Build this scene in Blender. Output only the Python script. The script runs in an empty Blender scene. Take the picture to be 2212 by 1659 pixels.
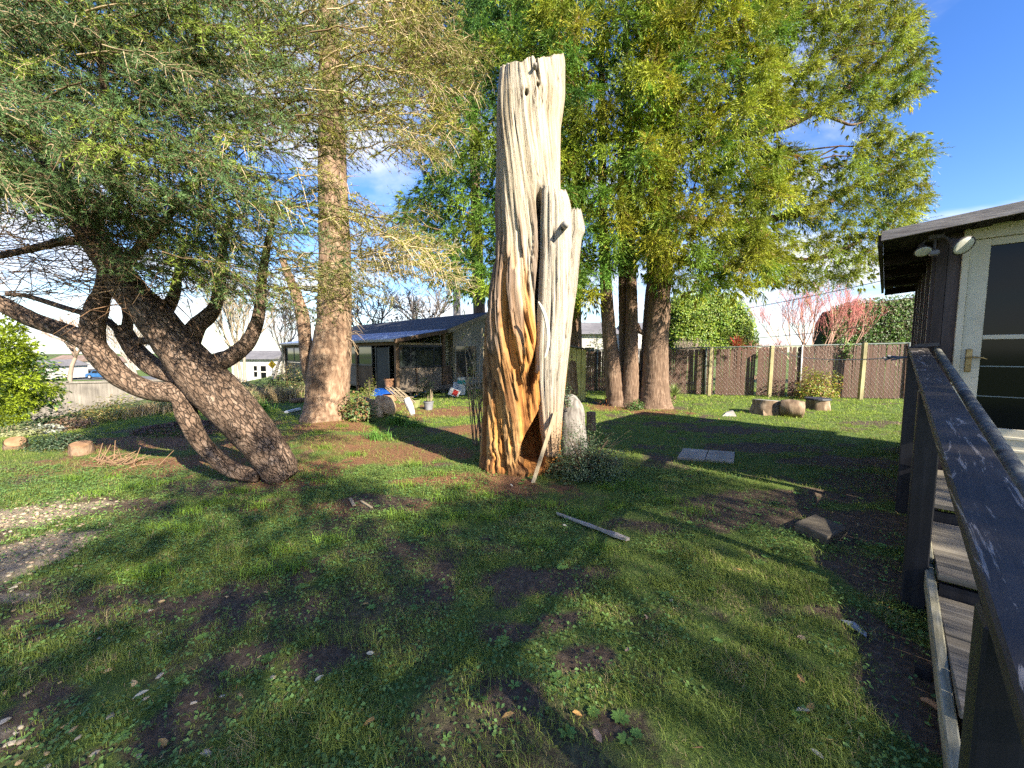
import bpy, math, random
import numpy as np
from mathutils import Vector, Matrix

SC = bpy.context.scene
COL = SC.collection
rng = np.random.default_rng(11)
random.seed(11)
R = math.radians

# ---------------------------------------------------------------- camera
EYE = 1.55
FPX, CPX, CPY = 848.0, 1106.0, 829.5      # focal length and centre, on a 2212 px wide picture
PIT = R(4.7)
cam_d = bpy.data.cameras.new('camera')
cam = bpy.data.objects.new('camera', cam_d)
COL.objects.link(cam)
cam.location = (0, 0, EYE)
cam.rotation_euler = (R(90) - PIT, 0, 0)
cam_d.sensor_fit = 'HORIZONTAL'
cam_d.sensor_width = 36
cam_d.lens = 36 * FPX / 2212
cam_d.clip_start = 0.05
cam_d.clip_end = 3000
SC.camera = cam

# ---------------------------------------------------------------- sky, sun, exposure
SUN_AZ, SUN_EL = R(139), R(31)            # clockwise from the view direction; behind, to the right
SKY_SEED = 3.7
world = bpy.data.worlds.new('World')
SC.world = world
world.use_nodes = True
wn = world.node_tree.nodes
wl = world.node_tree.links
wn.clear()
w_out = wn.new('ShaderNodeOutputWorld')
w_bg = wn.new('ShaderNodeBackground')
w_sky = wn.new('ShaderNodeTexSky')
w_sky.sky_type = 'NISHITA'
w_sky.sun_disc = False
w_sky.sun_elevation = SUN_EL
w_sky.sun_rotation = SUN_AZ
w_sky.air_density = 1.0
w_sky.dust_density = 0.4
w_sky.ozone_density = 2.5
w_hsv = wn.new('ShaderNodeHueSaturation')
w_hsv.inputs['Saturation'].default_value = 1.3
w_hsv.inputs['Value'].default_value = 0.43
w_hsv.inputs['Hue'].default_value = 0.515
wl.new(w_sky.outputs[0], w_hsv.inputs['Color'])
w_tc = wn.new('ShaderNodeTexCoord')
w_sep = wn.new('ShaderNodeSeparateXYZ')
wl.new(w_tc.outputs['Generated'], w_sep.inputs[0])
w_add = wn.new('ShaderNodeMath'); w_add.operation = 'ADD'; w_add.inputs[1].default_value = 0.16
wl.new(w_sep.outputs['Z'], w_add.inputs[0])
w_max = wn.new('ShaderNodeMath'); w_max.operation = 'MAXIMUM'; w_max.inputs[1].default_value = 0.05
wl.new(w_add.outputs[0], w_max.inputs[0])
w_dx = wn.new('ShaderNodeMath'); w_dx.operation = 'DIVIDE'
w_dy = wn.new('ShaderNodeMath'); w_dy.operation = 'DIVIDE'
wl.new(w_sep.outputs['X'], w_dx.inputs[0]); wl.new(w_max.outputs[0], w_dx.inputs[1])
wl.new(w_sep.outputs['Y'], w_dy.inputs[0]); wl.new(w_max.outputs[0], w_dy.inputs[1])
w_cmb = wn.new('ShaderNodeCombineXYZ')
wl.new(w_dx.outputs[0], w_cmb.inputs[0]); wl.new(w_dy.outputs[0], w_cmb.inputs[1])
w_cmb.inputs[2].default_value = SKY_SEED
w_ns = wn.new('ShaderNodeTexNoise')
w_ns.inputs['Scale'].default_value = 1.1
w_ns.inputs['Detail'].default_value = 9
w_ns.inputs['Roughness'].default_value = 0.55
w_ns.inputs['Distortion'].default_value = 0.35
wl.new(w_cmb.outputs[0], w_ns.inputs['Vector'])
w_low = wn.new('ShaderNodeMapRange')       # clouds gather towards the horizon
w_low.inputs['From Min'].default_value = 0.06
w_low.inputs['From Max'].default_value = 0.56
w_low.inputs['To Min'].default_value = 0.135
w_low.inputs['To Max'].default_value = -0.02
wl.new(w_sep.outputs['Z'], w_low.inputs['Value'])
w_sum = wn.new('ShaderNodeMath'); w_sum.operation = 'ADD'
wl.new(w_ns.outputs['Fac'], w_sum.inputs[0]); wl.new(w_low.outputs[0], w_sum.inputs[1])
w_rmp = wn.new('ShaderNodeMapRange'); w_rmp.interpolation_type = 'SMOOTHSTEP'
w_rmp.inputs['From Min'].default_value = 0.50
w_rmp.inputs['From Max'].default_value = 0.74
w_rmp.inputs['To Max'].default_value = 0.9
wl.new(w_sum.outputs[0], w_rmp.inputs['Value'])
w_mix = wn.new('ShaderNodeMix'); w_mix.data_type = 'RGBA'
wl.new(w_rmp.outputs[0], w_mix.inputs['Factor'])
wl.new(w_hsv.outputs[0], w_mix.inputs[6])
w_mix.inputs[7].default_value = (2.0, 2.02, 2.12, 1)
wl.new(w_mix.outputs[2], w_bg.inputs['Color'])
w_bg.inputs['Strength'].default_value = 0.15
wl.new(w_bg.outputs[0], w_out.inputs['Surface'])

sun_d = bpy.data.lights.new('sun', 'SUN')
sun = bpy.data.objects.new('sun', sun_d)
COL.objects.link(sun)
sun_d.energy = 3.4
sun_d.angle = R(0.55)
sun_d.color = (1.0, 0.90, 0.74)
sun_from = Vector((math.sin(SUN_AZ) * math.cos(SUN_EL), math.cos(SUN_AZ) * math.cos(SUN_EL), math.sin(SUN_EL)))
sun.rotation_euler = sun_from.to_track_quat('Z', 'Y').to_euler()
sun.location = sun_from * 60

SC.view_settings.view_transform = 'Standard'
SC.view_settings.look = 'None'
SC.view_settings.exposure = 2.25
SC.view_settings.gamma = 1
SC.view_settings.use_curve_mapping = False
SC.render.engine = 'CYCLES'
SC.cycles.max_bounces = 7
SC.cycles.diffuse_bounces = 2
SC.cycles.glossy_bounces = 3
SC.cycles.transmission_bounces = 4
SC.cycles.transparent_max_bounces = 6
SC.cycles.caustics_reflective = False
SC.cycles.caustics_refractive = False
SC.cycles.use_denoising = False
SC.cycles.use_adaptive_sampling = True
SC.cycles.adaptive_threshold = 0.02

# ---------------------------------------------------------------- picture <-> place
_F = np.array([0, math.cos(PIT), -math.sin(PIT)])
_U = np.array([0, math.sin(PIT), math.cos(PIT)])
_C = np.array([0, 0, EYE])


def ray(px, py):
    return _F + (px - CPX) / FPX * np.array([1., 0, 0]) + (CPY - py) / FPX * _U


def G(px, py, z=0.0):
    d = ray(px, py)
    t = (z - EYE) / d[2]
    return _C + d * t


def D(px, py, y):
    d = ray(px, py)
    return _C + d * (y / d[1])


UV_U = np.array([math.sin(R(43.5)), math.cos(R(43.5)), 0])
UV_V = np.array([-math.cos(R(43.5)), math.sin(R(43.5)), 0])


def UV(u, v, z=0.0):
    return UV_U * u + UV_V * v + np.array([0, 0, z])


# ---------------------------------------------------------------- noise
def _hash(ix, iy, iz):
    h = (ix * 374761393 + iy * 668265263 + iz * 2147483647 + 1274126177) & 0xffffffff
    h = ((h ^ (h >> 13)) * 1274126177) & 0xffffffff
    h = ((h ^ (h >> 16)) * 2246822519) & 0xffffffff
    return ((h ^ (h >> 15)) & 0xffff) / 65535.0


def vnoise(x, y, z=0.0):
    x, y, z = np.broadcast_arrays(np.asarray(x, float), np.asarray(y, float), np.asarray(z, float))
    ix, iy, iz = np.floor(x).astype(np.int64), np.floor(y).astype(np.int64), np.floor(z).astype(np.int64)
    fx, fy, fz = x - ix, y - iy, z - iz
    fx, fy, fz = [f * f * (3 - 2 * f) for f in (fx, fy, fz)]
    r = 0
    for a in (0, 1):
        wx = fx if a else 1 - fx
        for b in (0, 1):
            wy = fy if b else 1 - fy
            for c in (0, 1):
                wz = fz if c else 1 - fz
                r = r + wx * wy * wz * _hash(ix + a, iy + b, iz + c)
    return r


def fbm(x, y, z=0.0, o=4):
    r, a, s = 0, 0.5, 0
    x, y, z = np.asarray(x, float), np.asarray(y, float), np.asarray(z, float)
    for i in range(o):
        k = 2.03 ** i
        r = r + a * vnoise(x * k + 17.3 * i, y * k + 5.1 * i, z * k + 9.7 * i)
        s += a
        a *= 0.5
    return r / s


def sstep(a, b, x):
    t = np.clip((np.asarray(x, float) - a) / (b - a), 0, 1)
    return t * t * (3 - 2 * t)


def unit(a):
    a = np.asarray(a, float)
    return a / np.maximum(np.linalg.norm(a, axis=-1, keepdims=True), 1e-9)


def inpoly(px, py, poly):
    px, py = np.asarray(px, float), np.asarray(py, float)
    r = np.zeros(px.shape, bool)
    n = len(poly)
    for i in range(n):
        x1, y1 = poly[i]
        x2, y2 = poly[(i + 1) % n]
        if y1 == y2:
            continue
        c = ((y1 > py) != (y2 > py)) & (px < (x2 - x1) * (py - y1) / (y2 - y1) + x1)
        r ^= c
    return r


def poisson(poly, rad, holes=(), tries=20000, limit=9999):
    xs = [p[0] for p in poly]; ys = [p[1] for p in poly]
    c = np.stack([rng.uniform(min(xs), max(xs), tries), rng.uniform(min(ys), max(ys), tries)], 1)
    ok = inpoly(c[:, 0], c[:, 1], poly)
    for (hx, hy, rx, ry) in holes:
        ok &= ((c[:, 0] - hx) / rx) ** 2 + ((c[:, 1] - hy) / ry) ** 2 > 1
    c = c[ok]
    keep = np.empty((0, 2))
    out = []
    for p in c:
        if len(out) and np.min(np.sum((np.array(out) - p) ** 2, 1)) < rad * rad:
            continue
        out.append(p)
        if len(out) >= limit:
            break
    return np.array(out)


# ---------------------------------------------------------------- materials
def mat_new(name):
    m = bpy.data.materials.new(name)
    m.use_nodes = True
    nt = m.node_tree
    return m, nt, nt.nodes['Principled BSDF']


def N(nt, typ, **kw):
    n = nt.nodes.new(typ)
    for k, v in kw.items():
        if k in n.inputs:
            n.inputs[k].default_value = v
        else:
            setattr(n, k, v)
    return n


def coords(nt, stretch, kind='Object', tilt=None):
    tc = N(nt, 'ShaderNodeTexCoord')
    mp = N(nt, 'ShaderNodeMapping')
    mp.inputs['Scale'].default_value = stretch
    if tilt is not None:
        mp.vector_type = 'TEXTURE'
        mp.inputs['Rotation'].default_value = (0, tilt, 0)
        mp.inputs['Scale'].default_value = tuple(1 / s for s in stretch)
    nt.links.new(tc.outputs[kind], mp.inputs['Vector'])
    return mp.outputs[0]


def ramp(nt, fac, stops):
    r = N(nt, 'ShaderNodeValToRGB')
    cr = r.color_ramp
    while len(cr.elements) < len(stops):
        cr.elements.new(0.5)
    for e, (p, c) in zip(cr.elements, stops):
        e.position = p
        e.color = (*c, 1)
    nt.links.new(fac, r.inputs[0])
    return r.outputs[0]


def nmat(name, stops, scale=6, detail=7, rough=0.8, bump=0.25, stretch=(1, 1, 1), spec=0.3, dist=0.01,
         kind='Object', nrough=0.6, voro=None, metal=0.0, distort=0.3, vmul=0.3, tilt=None):
    """noise-driven colour along stops, with matching relief"""
    m, nt, b = mat_new(name)
    v = coords(nt, stretch, kind, tilt)
    n = N(nt, 'ShaderNodeTexNoise', Scale=scale, Detail=detail, Roughness=nrough, Distortion=distort)
    nt.links.new(v, n.inputs['Vector'])
    c = ramp(nt, n.outputs['Fac'], stops)
    n2 = N(nt, 'ShaderNodeTexNoise', Scale=scale * 0.17, Detail=3)
    nt.links.new(v, n2.inputs['Vector'])
    mr = N(nt, 'ShaderNodeMapRange')
    mr.inputs['From Min'].default_value = 0.3
    mr.inputs['From Max'].default_value = 0.7
    mr.inputs['To Min'].default_value = 0.72
    mr.inputs['To Max'].default_value = 1.15
    nt.links.new(n2.outputs['Fac'], mr.inputs['Value'])
    mx = N(nt, 'ShaderNodeMix', data_type='RGBA', blend_type='MULTIPLY')
    mx.inputs['Factor'].default_value = 1
    nt.links.new(c, mx.inputs[6]); nt.links.new(mr.outputs[0], mx.inputs[7])
    nt.links.new(mx.outputs[2], b.inputs['Base Color'])
    b.inputs['Roughness'].default_value = rough
    b.inputs['Specular IOR Level'].default_value = spec
    b.inputs['Metallic'].default_value = metal
    if bump:
        bp = N(nt, 'ShaderNodeBump', Strength=bump, Distance=dist)
        h = n.outputs['Fac']
        if voro:
            vo = N(nt, 'ShaderNodeTexVoronoi', Scale=voro, feature='DISTANCE_TO_EDGE')
            nd = N(nt, 'ShaderNodeTexNoise', Scale=voro * 0.45, Detail=4)
            nt.links.new(v, nd.inputs['Vector'])
            vm_ = N(nt, 'ShaderNodeVectorMath', operation='MULTIPLY_ADD')
            nt.links.new(nd.outputs['Color'], vm_.inputs[0])
            vm_.inputs[1].default_value = (2.2 / voro,) * 3
            nt.links.new(v, vm_.inputs[2])
            nt.links.new(vm_.outputs[0], vo.inputs['Vector'])
            vr = N(nt, 'ShaderNodeMapRange')
            vr.inputs['From Max'].default_value = 0.11
            nt.links.new(vo.outputs['Distance'], vr.inputs['Value'])
            ad = N(nt, 'ShaderNodeMath', operation='ADD')
            nt.links.new(h, ad.inputs[0]); nt.links.new(vr.outputs[0], ad.inputs[1])
            h = ad.outputs[0]
            mv = N(nt, 'ShaderNodeMix', data_type='RGBA', blend_type='MULTIPLY')
            mv.inputs['Factor'].default_value = vmul
            nt.links.new(mx.outputs[2], mv.inputs[6]); nt.links.new(vr.outputs[0], mv.inputs[7])
            nt.links.new(mv.outputs[2], b.inputs['Base Color'])
        nt.links.new(h, bp.inputs['Height'])
        nt.links.new(bp.outputs[0], b.inputs['Normal'])
    return m


def leafmat(name, rough=0.55, trans=0.3, spec=0.25, sat=1.0):
    m, nt, b = mat_new(name)
    a = N(nt, 'ShaderNodeAttribute', attribute_name='col')
    nt.links.new(a.outputs['Color'], b.inputs['Base Color'])
    b.inputs['Roughness'].default_value = rough
    b.inputs['Specular IOR Level'].default_value = spec
    if trans:
        t = N(nt, 'ShaderNodeBsdfTranslucent')
        nt.links.new(a.outputs['Color'], t.inputs['Color'])
        mx = N(nt, 'ShaderNodeMixShader')
        mx.inputs[0].default_value = trans
        nt.links.new(b.outputs[0], mx.inputs[1]); nt.links.new(t.outputs[0], mx.inputs[2])
        nt.links.new(mx.outputs[0], nt.nodes['Material Output'].inputs['Surface'])
    return m


def plain(name, col, rough=0.6, spec=0.4, metal=0.0):
    return nmat(name, [(0.3, tuple(c * 0.86 for c in col)), (0.7, tuple(min(1, c * 1.08) for c in col))], scale=14, rough=rough,
                spec=spec, metal=metal, bump=0.08, dist=0.004)


# ---------------------------------------------------------------- objects
WL = {}


def wloc(o):
    return WL.get(o.name, np.zeros(3)) if o is not None else np.zeros(3)


def tag(o, label=None, cat=None, group=None, kind=None):
    if label: o['label'] = label
    if cat:
        o['category'] = cat
        kind = kind or 'thing'
    if group: o['group'] = group
    if kind: o['kind'] = kind
    return o


def thing(name, loc, label, cat, group=None):
    o = bpy.data.objects.new(name, None)
    COL.objects.link(o)
    o.empty_display_size = 0.1
    o.location = tuple(loc)
    WL[o.name] = np.array(loc, float)
    return tag(o, label, cat, group)


def link(name, me, parent=None, origin=None):
    o = bpy.data.objects.new(name, me)
    COL.objects.link(o)
    if parent is not None:
        o.parent = parent
        WL[o.name] = wloc(parent).copy()
    return o


def mesh(name, V, Fc, mat, parent=None, smooth=False, col=None):
    """V in world space"""
    V = np.asarray(V, float) - wloc(parent)
    me = bpy.data.meshes.new(name)
    me.from_pydata(V.tolist(), [], [tuple(int(i) for i in f) for f in Fc])
    if smooth:
        me.polygons.foreach_set('use_smooth', [True] * len(me.polygons))
    if mat is not None:
        me.materials.append(mat)
    if col is not None:
        a = me.color_attributes.new('col', 'FLOAT_COLOR', 'POINT')
        c = np.ones((len(V), 4), np.float32)
        c[:, :3] = col
        a.data.foreach_set('color', c.ravel())
    me.update()
    return link(name, me, parent)


def heavy(name, V, T, mat, parent=None, col=None, smooth=False):
    """many triangles (or quads) at once from arrays; V in world space"""
    V = np.asarray(V, np.float32) - wloc(parent).astype(np.float32)
    T = np.asarray(T, np.int32)
    k = T.shape[1]
    me = bpy.data.meshes.new(name)
    me.vertices.add(len(V))
    me.vertices.foreach_set('co', V.ravel())
    me.loops.add(T.size)
    me.loops.foreach_set('vertex_index', T.ravel())
    me.polygons.add(len(T))
    me.polygons.foreach_set('loop_start', np.arange(0, T.size, k, dtype=np.int32))
    me.polygons.foreach_set('loop_total', np.full(len(T), k, np.int32))
    if smooth:
        me.polygons.foreach_set('use_smooth', np.ones(len(T), bool))
    me.update(calc_edges=True)
    if mat is not None:
        me.materials.append(mat)
    if col is not None:
        a = me.color_attributes.new('col', 'FLOAT_COLOR', 'POINT')
        c = np.ones((len(V), 4), np.float32)
        c[:, :3] = col
        a.data.foreach_set('color', c.ravel())
    return link(name, me, parent)


class MB:
    def __init__(self):
        self.V, self.F, self.n = [], [], 0

    def add(self, V, F):
        V = np.asarray(V, float)
        self.V.append(V)
        self.F += [tuple(int(i) + self.n for i in f) for f in F]
        self.n += len(V)
        return self

    def box(self, c, ax, ay, az, bev=0.0):
        """box at centre c with half axis vectors"""
        c, ax, ay, az = [np.asarray(q, float) for q in (c, ax, ay, az)]
        if bev <= 0:
            s = [(-1, -1, -1), (1, -1, -1), (1, 1, -1), (-1, 1, -1), (-1, -1, 1), (1, -1, 1), (1, 1, 1), (-1, 1, 1)]
            V = [c + a * ax + b * ay + d * az for a, b, d in s]
            return self.add(V, [(0, 3, 2, 1), (4, 5, 6, 7), (0, 1, 5, 4), (1, 2, 6, 5), (2, 3, 7, 6), (3, 0, 4, 7)])
        la, lb, lc = [np.linalg.norm(q) for q in (ax, ay, az)]
        ka, kb, kc = 1 - bev / la, 1 - bev / lb, 1 - bev / lc
        V, idx = [], {}
        for a in (-1, 1):
            for b in (-1, 1):
                for d in (-1, 1):
                    for w, (p, q, r_) in enumerate(((1, kb, kc), (ka, 1, kc), (ka, kb, 1))):
                        idx[(a, b, d, w)] = len(V)
                        V.append(c + a * p * ax + b * q * ay + d * r_ * az)
        F = []
        I = lambda a, b, d, w: idx[(a, b, d, w)]
        for s in (-1, 1):
            q = [I(s, -1, -1, 0), I(s, 1, -1, 0), I(s, 1, 1, 0), I(s, -1, 1, 0)]; F.append(q if s > 0 else q[::-1])
            q = [I(-1, s, -1, 1), I(-1, s, 1, 1), I(1, s, 1, 1), I(1, s, -1, 1)]; F.append(q if s > 0 else q[::-1])
            q = [I(-1, -1, s, 2), I(1, -1, s, 2), I(1, 1, s, 2), I(-1, 1, s, 2)]; F.append(q if s > 0 else q[::-1])
        for a in (-1, 1):
            for b in (-1, 1):
                F.append([I(a, b, -1, 0), I(a, b, 1, 0), I(a, b, 1, 1), I(a, b, -1, 1)])
                F.append([I(a, -1, b, 0), I(a, 1, b, 0), I(a, 1, b, 2), I(a, -1, b, 2)])
                F.append([I(-1, a, b, 1), I(1, a, b, 1), I(1, a, b, 2), I(-1, a, b, 2)])
        for a in (-1, 1):
            for b in (-1, 1):
                for d in (-1, 1):
                    F.append([I(a, b, d, 0), I(a, b, d, 1), I(a, b, d, 2)])
        return self.add(V, F)

    def bar(self, p0, p1, w, h, up=(0, 0, 1), bev=0.0):
        p0, p1 = np.asarray(p0, float), np.asarray(p1, float)
        t = unit(p1 - p0)
        s = np.cross(t, up)
        if np.linalg.norm(s) < 1e-6:
            s = np.cross(t, (0, 1, 0))
        s = unit(s)
        n = np.cross(s, t)
        return self.box((p0 + p1) / 2, (p1 - p0) / 2, s * w / 2, n * h / 2, bev)

    def tube(self, pts, rad, sides=8, cap=True):
        V, F = tube(pts, rad, sides, cap)
        return self.add(V, F)

    def prism(self, poly, off):
        """closed polygon (3D points) pushed along off"""
        P = np.asarray(poly, float); n = len(P)
        V = np.vstack([P, P + np.asarray(off, float)])
        F = [tuple(range(n))[::-1], tuple(range(n, 2 * n))] + [(i, (i + 1) % n, n + (i + 1) % n, n + i) for i in range(n)]
        return self.add(V, F)

    def build(self, name, mat, parent=None, smooth=False, col=None):
        return mesh(name, np.vstack(self.V), self.F, mat, parent, smooth, col)


def frames(P):
    P = np.asarray(P, float)
    t = unit(np.gradient(P, axis=0))
    n = np.zeros_like(P)
    a = np.array([0, 0, 1.0]) if abs(t[0, 2]) < 0.9 else np.array([1.0, 0, 0])
    n[0] = unit(np.cross(np.cross(t[0], a), t[0]))
    for i in range(1, len(P)):
        n[i] = unit(n[i - 1] - t[i] * np.dot(n[i - 1], t[i]))
    return t, n, np.cross(t, n)


def tube(P, rad, sides=8, cap=True):
    P = np.asarray(P, float)
    rad = np.broadcast_to(np.asarray(rad, float), (len(P),))
    t, n, b = frames(P)
    a = np.linspace(0, 2 * np.pi, sides, endpoint=False)
    V = (P[:, None] + rad[:, None, None] * (n[:, None] * np.cos(a)[None, :, None] + b[:, None] * np.sin(a)[None, :, None])).reshape(-1, 3)
    F = []
    for i in range(len(P) - 1):
        for j in range(sides):
            k = (j + 1) % sides
            F.append((i * sides + j, i * sides + k, (i + 1) * sides + k, (i + 1) * sides + j))
    if cap:
        F.append(tuple(range(sides))[::-1])
        F.append(tuple(range((len(P) - 1) * sides, len(P) * sides)))
    return V, F


def catmull(P, n):
    P = np.asarray(P, float)
    Q = np.vstack([2 * P[0] - P[1], P, 2 * P[-1] - P[-2]])
    out = []
    ts = np.linspace(0, len(P) - 1, n)
    for t in ts:
        i = min(int(t), len(P) - 2)
        f = t - i
        a, b, c, d = Q[i], Q[i + 1], Q[i + 2], Q[i + 3]
        out.append(0.5 * ((2 * b) + (-a + c) * f + (2 * a - 5 * b + 4 * c - d) * f * f + (-a + 3 * b - 3 * c + d) * f ** 3))
    return np.array(out)


def bark_tube(P, rad, sides=28, step=0.05, amp=0.012, ridge=5.0, seed=0.0, lump=0.05, cap=True):
    """tube along a smoothed path with lumps and lengthwise bark ridges"""
    P = np.asarray(P, float)
    L = np.sum(np.linalg.norm(np.diff(P, axis=0), axis=1))
    n = max(6, int(L / step))
    Q = catmull(np.column_stack([P, rad]), n)
    P, rad = Q[:, :3], np.maximum(Q[:, 3], 0.004)
    t, nn, b = frames(P)
    a = np.linspace(0, 2 * np.pi, sides, endpoint=False)
    s = np.linspace(0, L, n)
    A, S = np.meshgrid(a, s)
    ca, sa = np.cos(A), np.sin(A)
    lum = fbm(ca * 1.3 + seed, sa * 1.3, S * 1.4, 3) - 0.5
    rid = np.abs(fbm(ca * ridge + seed * 2, sa * ridge, S * 4.5 + seed, 3) - 0.5) * 2
    rr = rad[:, None] * (1 + lump * 4 * lum) + amp * (1 - 2.2 * rid)
    V = P[:, None] + rr[..., None] * (nn[:, None] * ca[..., None] + b[:, None] * sa[..., None])
    V = V.reshape(-1, 3)
    F = []
    for i in range(n - 1):
        for j in range(sides):
            k = (j + 1) % sides
            F.append((i * sides + j, i * sides + k, (i + 1) * sides + k, (i + 1) * sides + j))
    if cap:
        F.append(tuple(range(sides))[::-1])
        F.append(tuple(range((n - 1) * sides, n * sides)))
    return V, F


def pxpath(rows):
    """rows of (px, py, depth, radius_px) -> points, radii in metres"""
    P = np.array([D(a, b, y) for a, b, y, r in rows])
    r = np.array([r * y / FPX for a, b, y, r in rows])
    return P, r


# ---------------------------------------------------------------- mass geometry
def seg_tubes(P0, P1, r0, r1, sides=3):
    """straight tapered prisms, all at once -> V, quads"""
    P0, P1 = np.asarray(P0, float), np.asarray(P1, float)
    n = len(P0)
    t = unit(P1 - P0)
    a = np.where(np.abs(t[:, 2:3]) < 0.9, np.array([[0, 0, 1.]]), np.array([[1., 0, 0]]))
    u = unit(np.cross(t, a)); w = np.cross(t, u)
    ang = np.arange(sides) * 2 * np.pi / sides
    ring = u[:, None] * np.cos(ang)[None, :, None] + w[:, None] * np.sin(ang)[None, :, None]
    r0 = np.broadcast_to(r0, (n,)); r1 = np.broadcast_to(r1, (n,))
    V = np.concatenate([P0[:, None] + ring * r0[:, None, None], P1[:, None] + ring * r1[:, None, None]], 1).reshape(-1, 3)
    j = np.arange(sides); k = (j + 1) % sides
    q = np.stack([j, k, sides + k, sides + j], 1)
    F = (np.arange(n)[:, None, None] * (2 * sides) + q[None]).reshape(-1, 4)
    return V, F


def rand_unit(n):
    return unit(rng.normal(size=(n, 3)))


def needles(pos, axis, n, length, width, col, spread=0.9, jitter=0.18):
    """thin triangles bursting from each point"""
    m = len(pos)
    P = np.repeat(pos, n, 0); A = np.repeat(axis, n, 0); C = np.repeat(col, n, 0)
    d = unit(A * 0.55 + rand_unit(m * n) * spread)
    L = length * rng.uniform(0.6, 1.25, (m * n, 1))
    s = unit(np.cross(d, rand_unit(m * n))) * (width * 0.5)
    V = np.stack([P - s, P + s, P + d * L], 1).reshape(-1, 3)
    T = np.arange(m * n * 3).reshape(-1, 3)
    C = C * rng.uniform(1 - jitter, 1 + jitter, (m * n, 1))
    return V, T, np.repeat(C, 3, 0)


def ropes(pos, dire, n, length, width, col, spread=0.5, sag=0.35, jitter=0.2):
    """drooping finger-like shoots: tapered two-piece blades from each point"""
    m = len(pos)
    P = np.repeat(pos, n, 0); A = np.repeat(dire, n, 0); C = np.repeat(col, n, 0)
    k = m * n
    d = unit(A + rand_unit(k) * spread)
    L = length * rng.uniform(0.55, 1.3, (k, 1))
    s = unit(np.cross(d, rand_unit(k))) * (width * 0.5)
    mid = P + d * L * 0.5
    tip = P + d * L + np.array([0, 0, -1.0]) * L * sag * rng.uniform(0.2, 1.2, (k, 1))
    V = np.stack([P, mid - s, tip, mid + s], 1).reshape(-1, 3)
    b = np.arange(k)[:, None] * 4
    T = np.concatenate([b + np.array([[0, 1, 2]]), b + np.array([[0, 2, 3]])], 0)
    C = C * rng.uniform(1 - jitter, 1 + jitter, (k, 1))
    return V, T, np.repeat(C, 4, 0)


def leaves(pos, nrm, length, width, col, fold=0.15, jitter=0.2):
    """diamond leaves folded along the midrib"""
    k = len(pos)
    nrm = unit(nrm)
    d = unit(np.cross(nrm, rand_unit(k)))
    s = np.cross(nrm, d)
    L = (length * rng.uniform(0.6, 1.3, (k, 1))); W = (width * rng.uniform(0.7, 1.2, (k, 1)))
    V = np.stack([pos, pos + d * L * .45 - s * W * .5 + nrm * L * fold, pos + d * L, pos + d * L * .45 + s * W * .5 + nrm * L * fold], 1).reshape(-1, 3)
    b = np.arange(k)[:, None] * 4
    T = np.concatenate([b + np.array([[0, 1, 2]]), b + np.array([[0, 2, 3]])], 0)
    C = np.asarray(col) * rng.uniform(1 - jitter, 1 + jitter, (k, 1))
    return V, T, np.repeat(C, 4, 0)


TRI = []


P8 = ((.0, 1), (.14, -1), (.28, 1), (.42, -1), (.56, 1), (.70, -1), (.80, 1), (.80, 0))
P13 = tuple((i / 13, 1 if i % 2 else -1) for i in range(12)) + ((.88, 0),)


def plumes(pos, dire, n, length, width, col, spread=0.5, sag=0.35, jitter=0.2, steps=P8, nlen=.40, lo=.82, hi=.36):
    """feathery shoots: short needles set along a drooping axis from each point"""
    m = len(pos)
    k = m * n
    P = np.repeat(pos, n, 0); A = np.repeat(dire, n, 0); C = np.repeat(col, n, 0)
    d = unit(A + rand_unit(k) * spread)
    L = length * rng.uniform(0.6, 1.3, (k, 1))
    s = unit(np.cross(d, rand_unit(k)))
    dn = np.array([0, 0, -1.0]) * L * sag * rng.uniform(0.2, 1.2, (k, 1))
    V, CC = [], []
    C = C * rng.uniform(1 - jitter, 1 + jitter, (k, 1))
    for t, sg in steps:
        b = P + d * L * t + dn * t * t
        nd = unit(d + s * (.62 * sg) + rand_unit(k) * .28 + np.array([0, 0, -.5]) * t * sag)
        nl = L * nlen * (1 - .3 * t)
        w = unit(np.cross(nd, rand_unit(k))) * width * .5
        V.append(np.stack([b - w, b + w, b + nd * nl], 1))
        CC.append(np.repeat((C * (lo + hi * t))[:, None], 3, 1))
    V = np.concatenate(V).reshape(-1, 3); CC = np.concatenate(CC).reshape(-1, 3)
    return V, np.arange(len(V)).reshape(-1, 3), CC


class Mass:
    """collects triangle clouds with colours"""
    def __init__(self):
        self.V, self.T, self.C, self.n = [], [], [], 0

    def add(self, V, T, C):
        if len(V) == 0: return
        if T.shape[1] == 4:
            T = np.concatenate([T[:, [0, 1, 2]], T[:, [0, 2, 3]]], 0)
        C = np.broadcast_to(np.asarray(C, float), (len(V), 3))
        self.V.append(V); self.T.append(T + self.n); self.C.append(C); self.n += len(V)

    def build(self, name, mat, parent=None, kind=None):
        TRI.append((parent.name if parent else '', name, sum(len(t) for t in self.T)))
        o = heavy(name, np.concatenate(self.V), np.concatenate(self.T), mat, parent, np.concatenate(self.C))
        if kind: o['kind'] = kind
        return o


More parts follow.
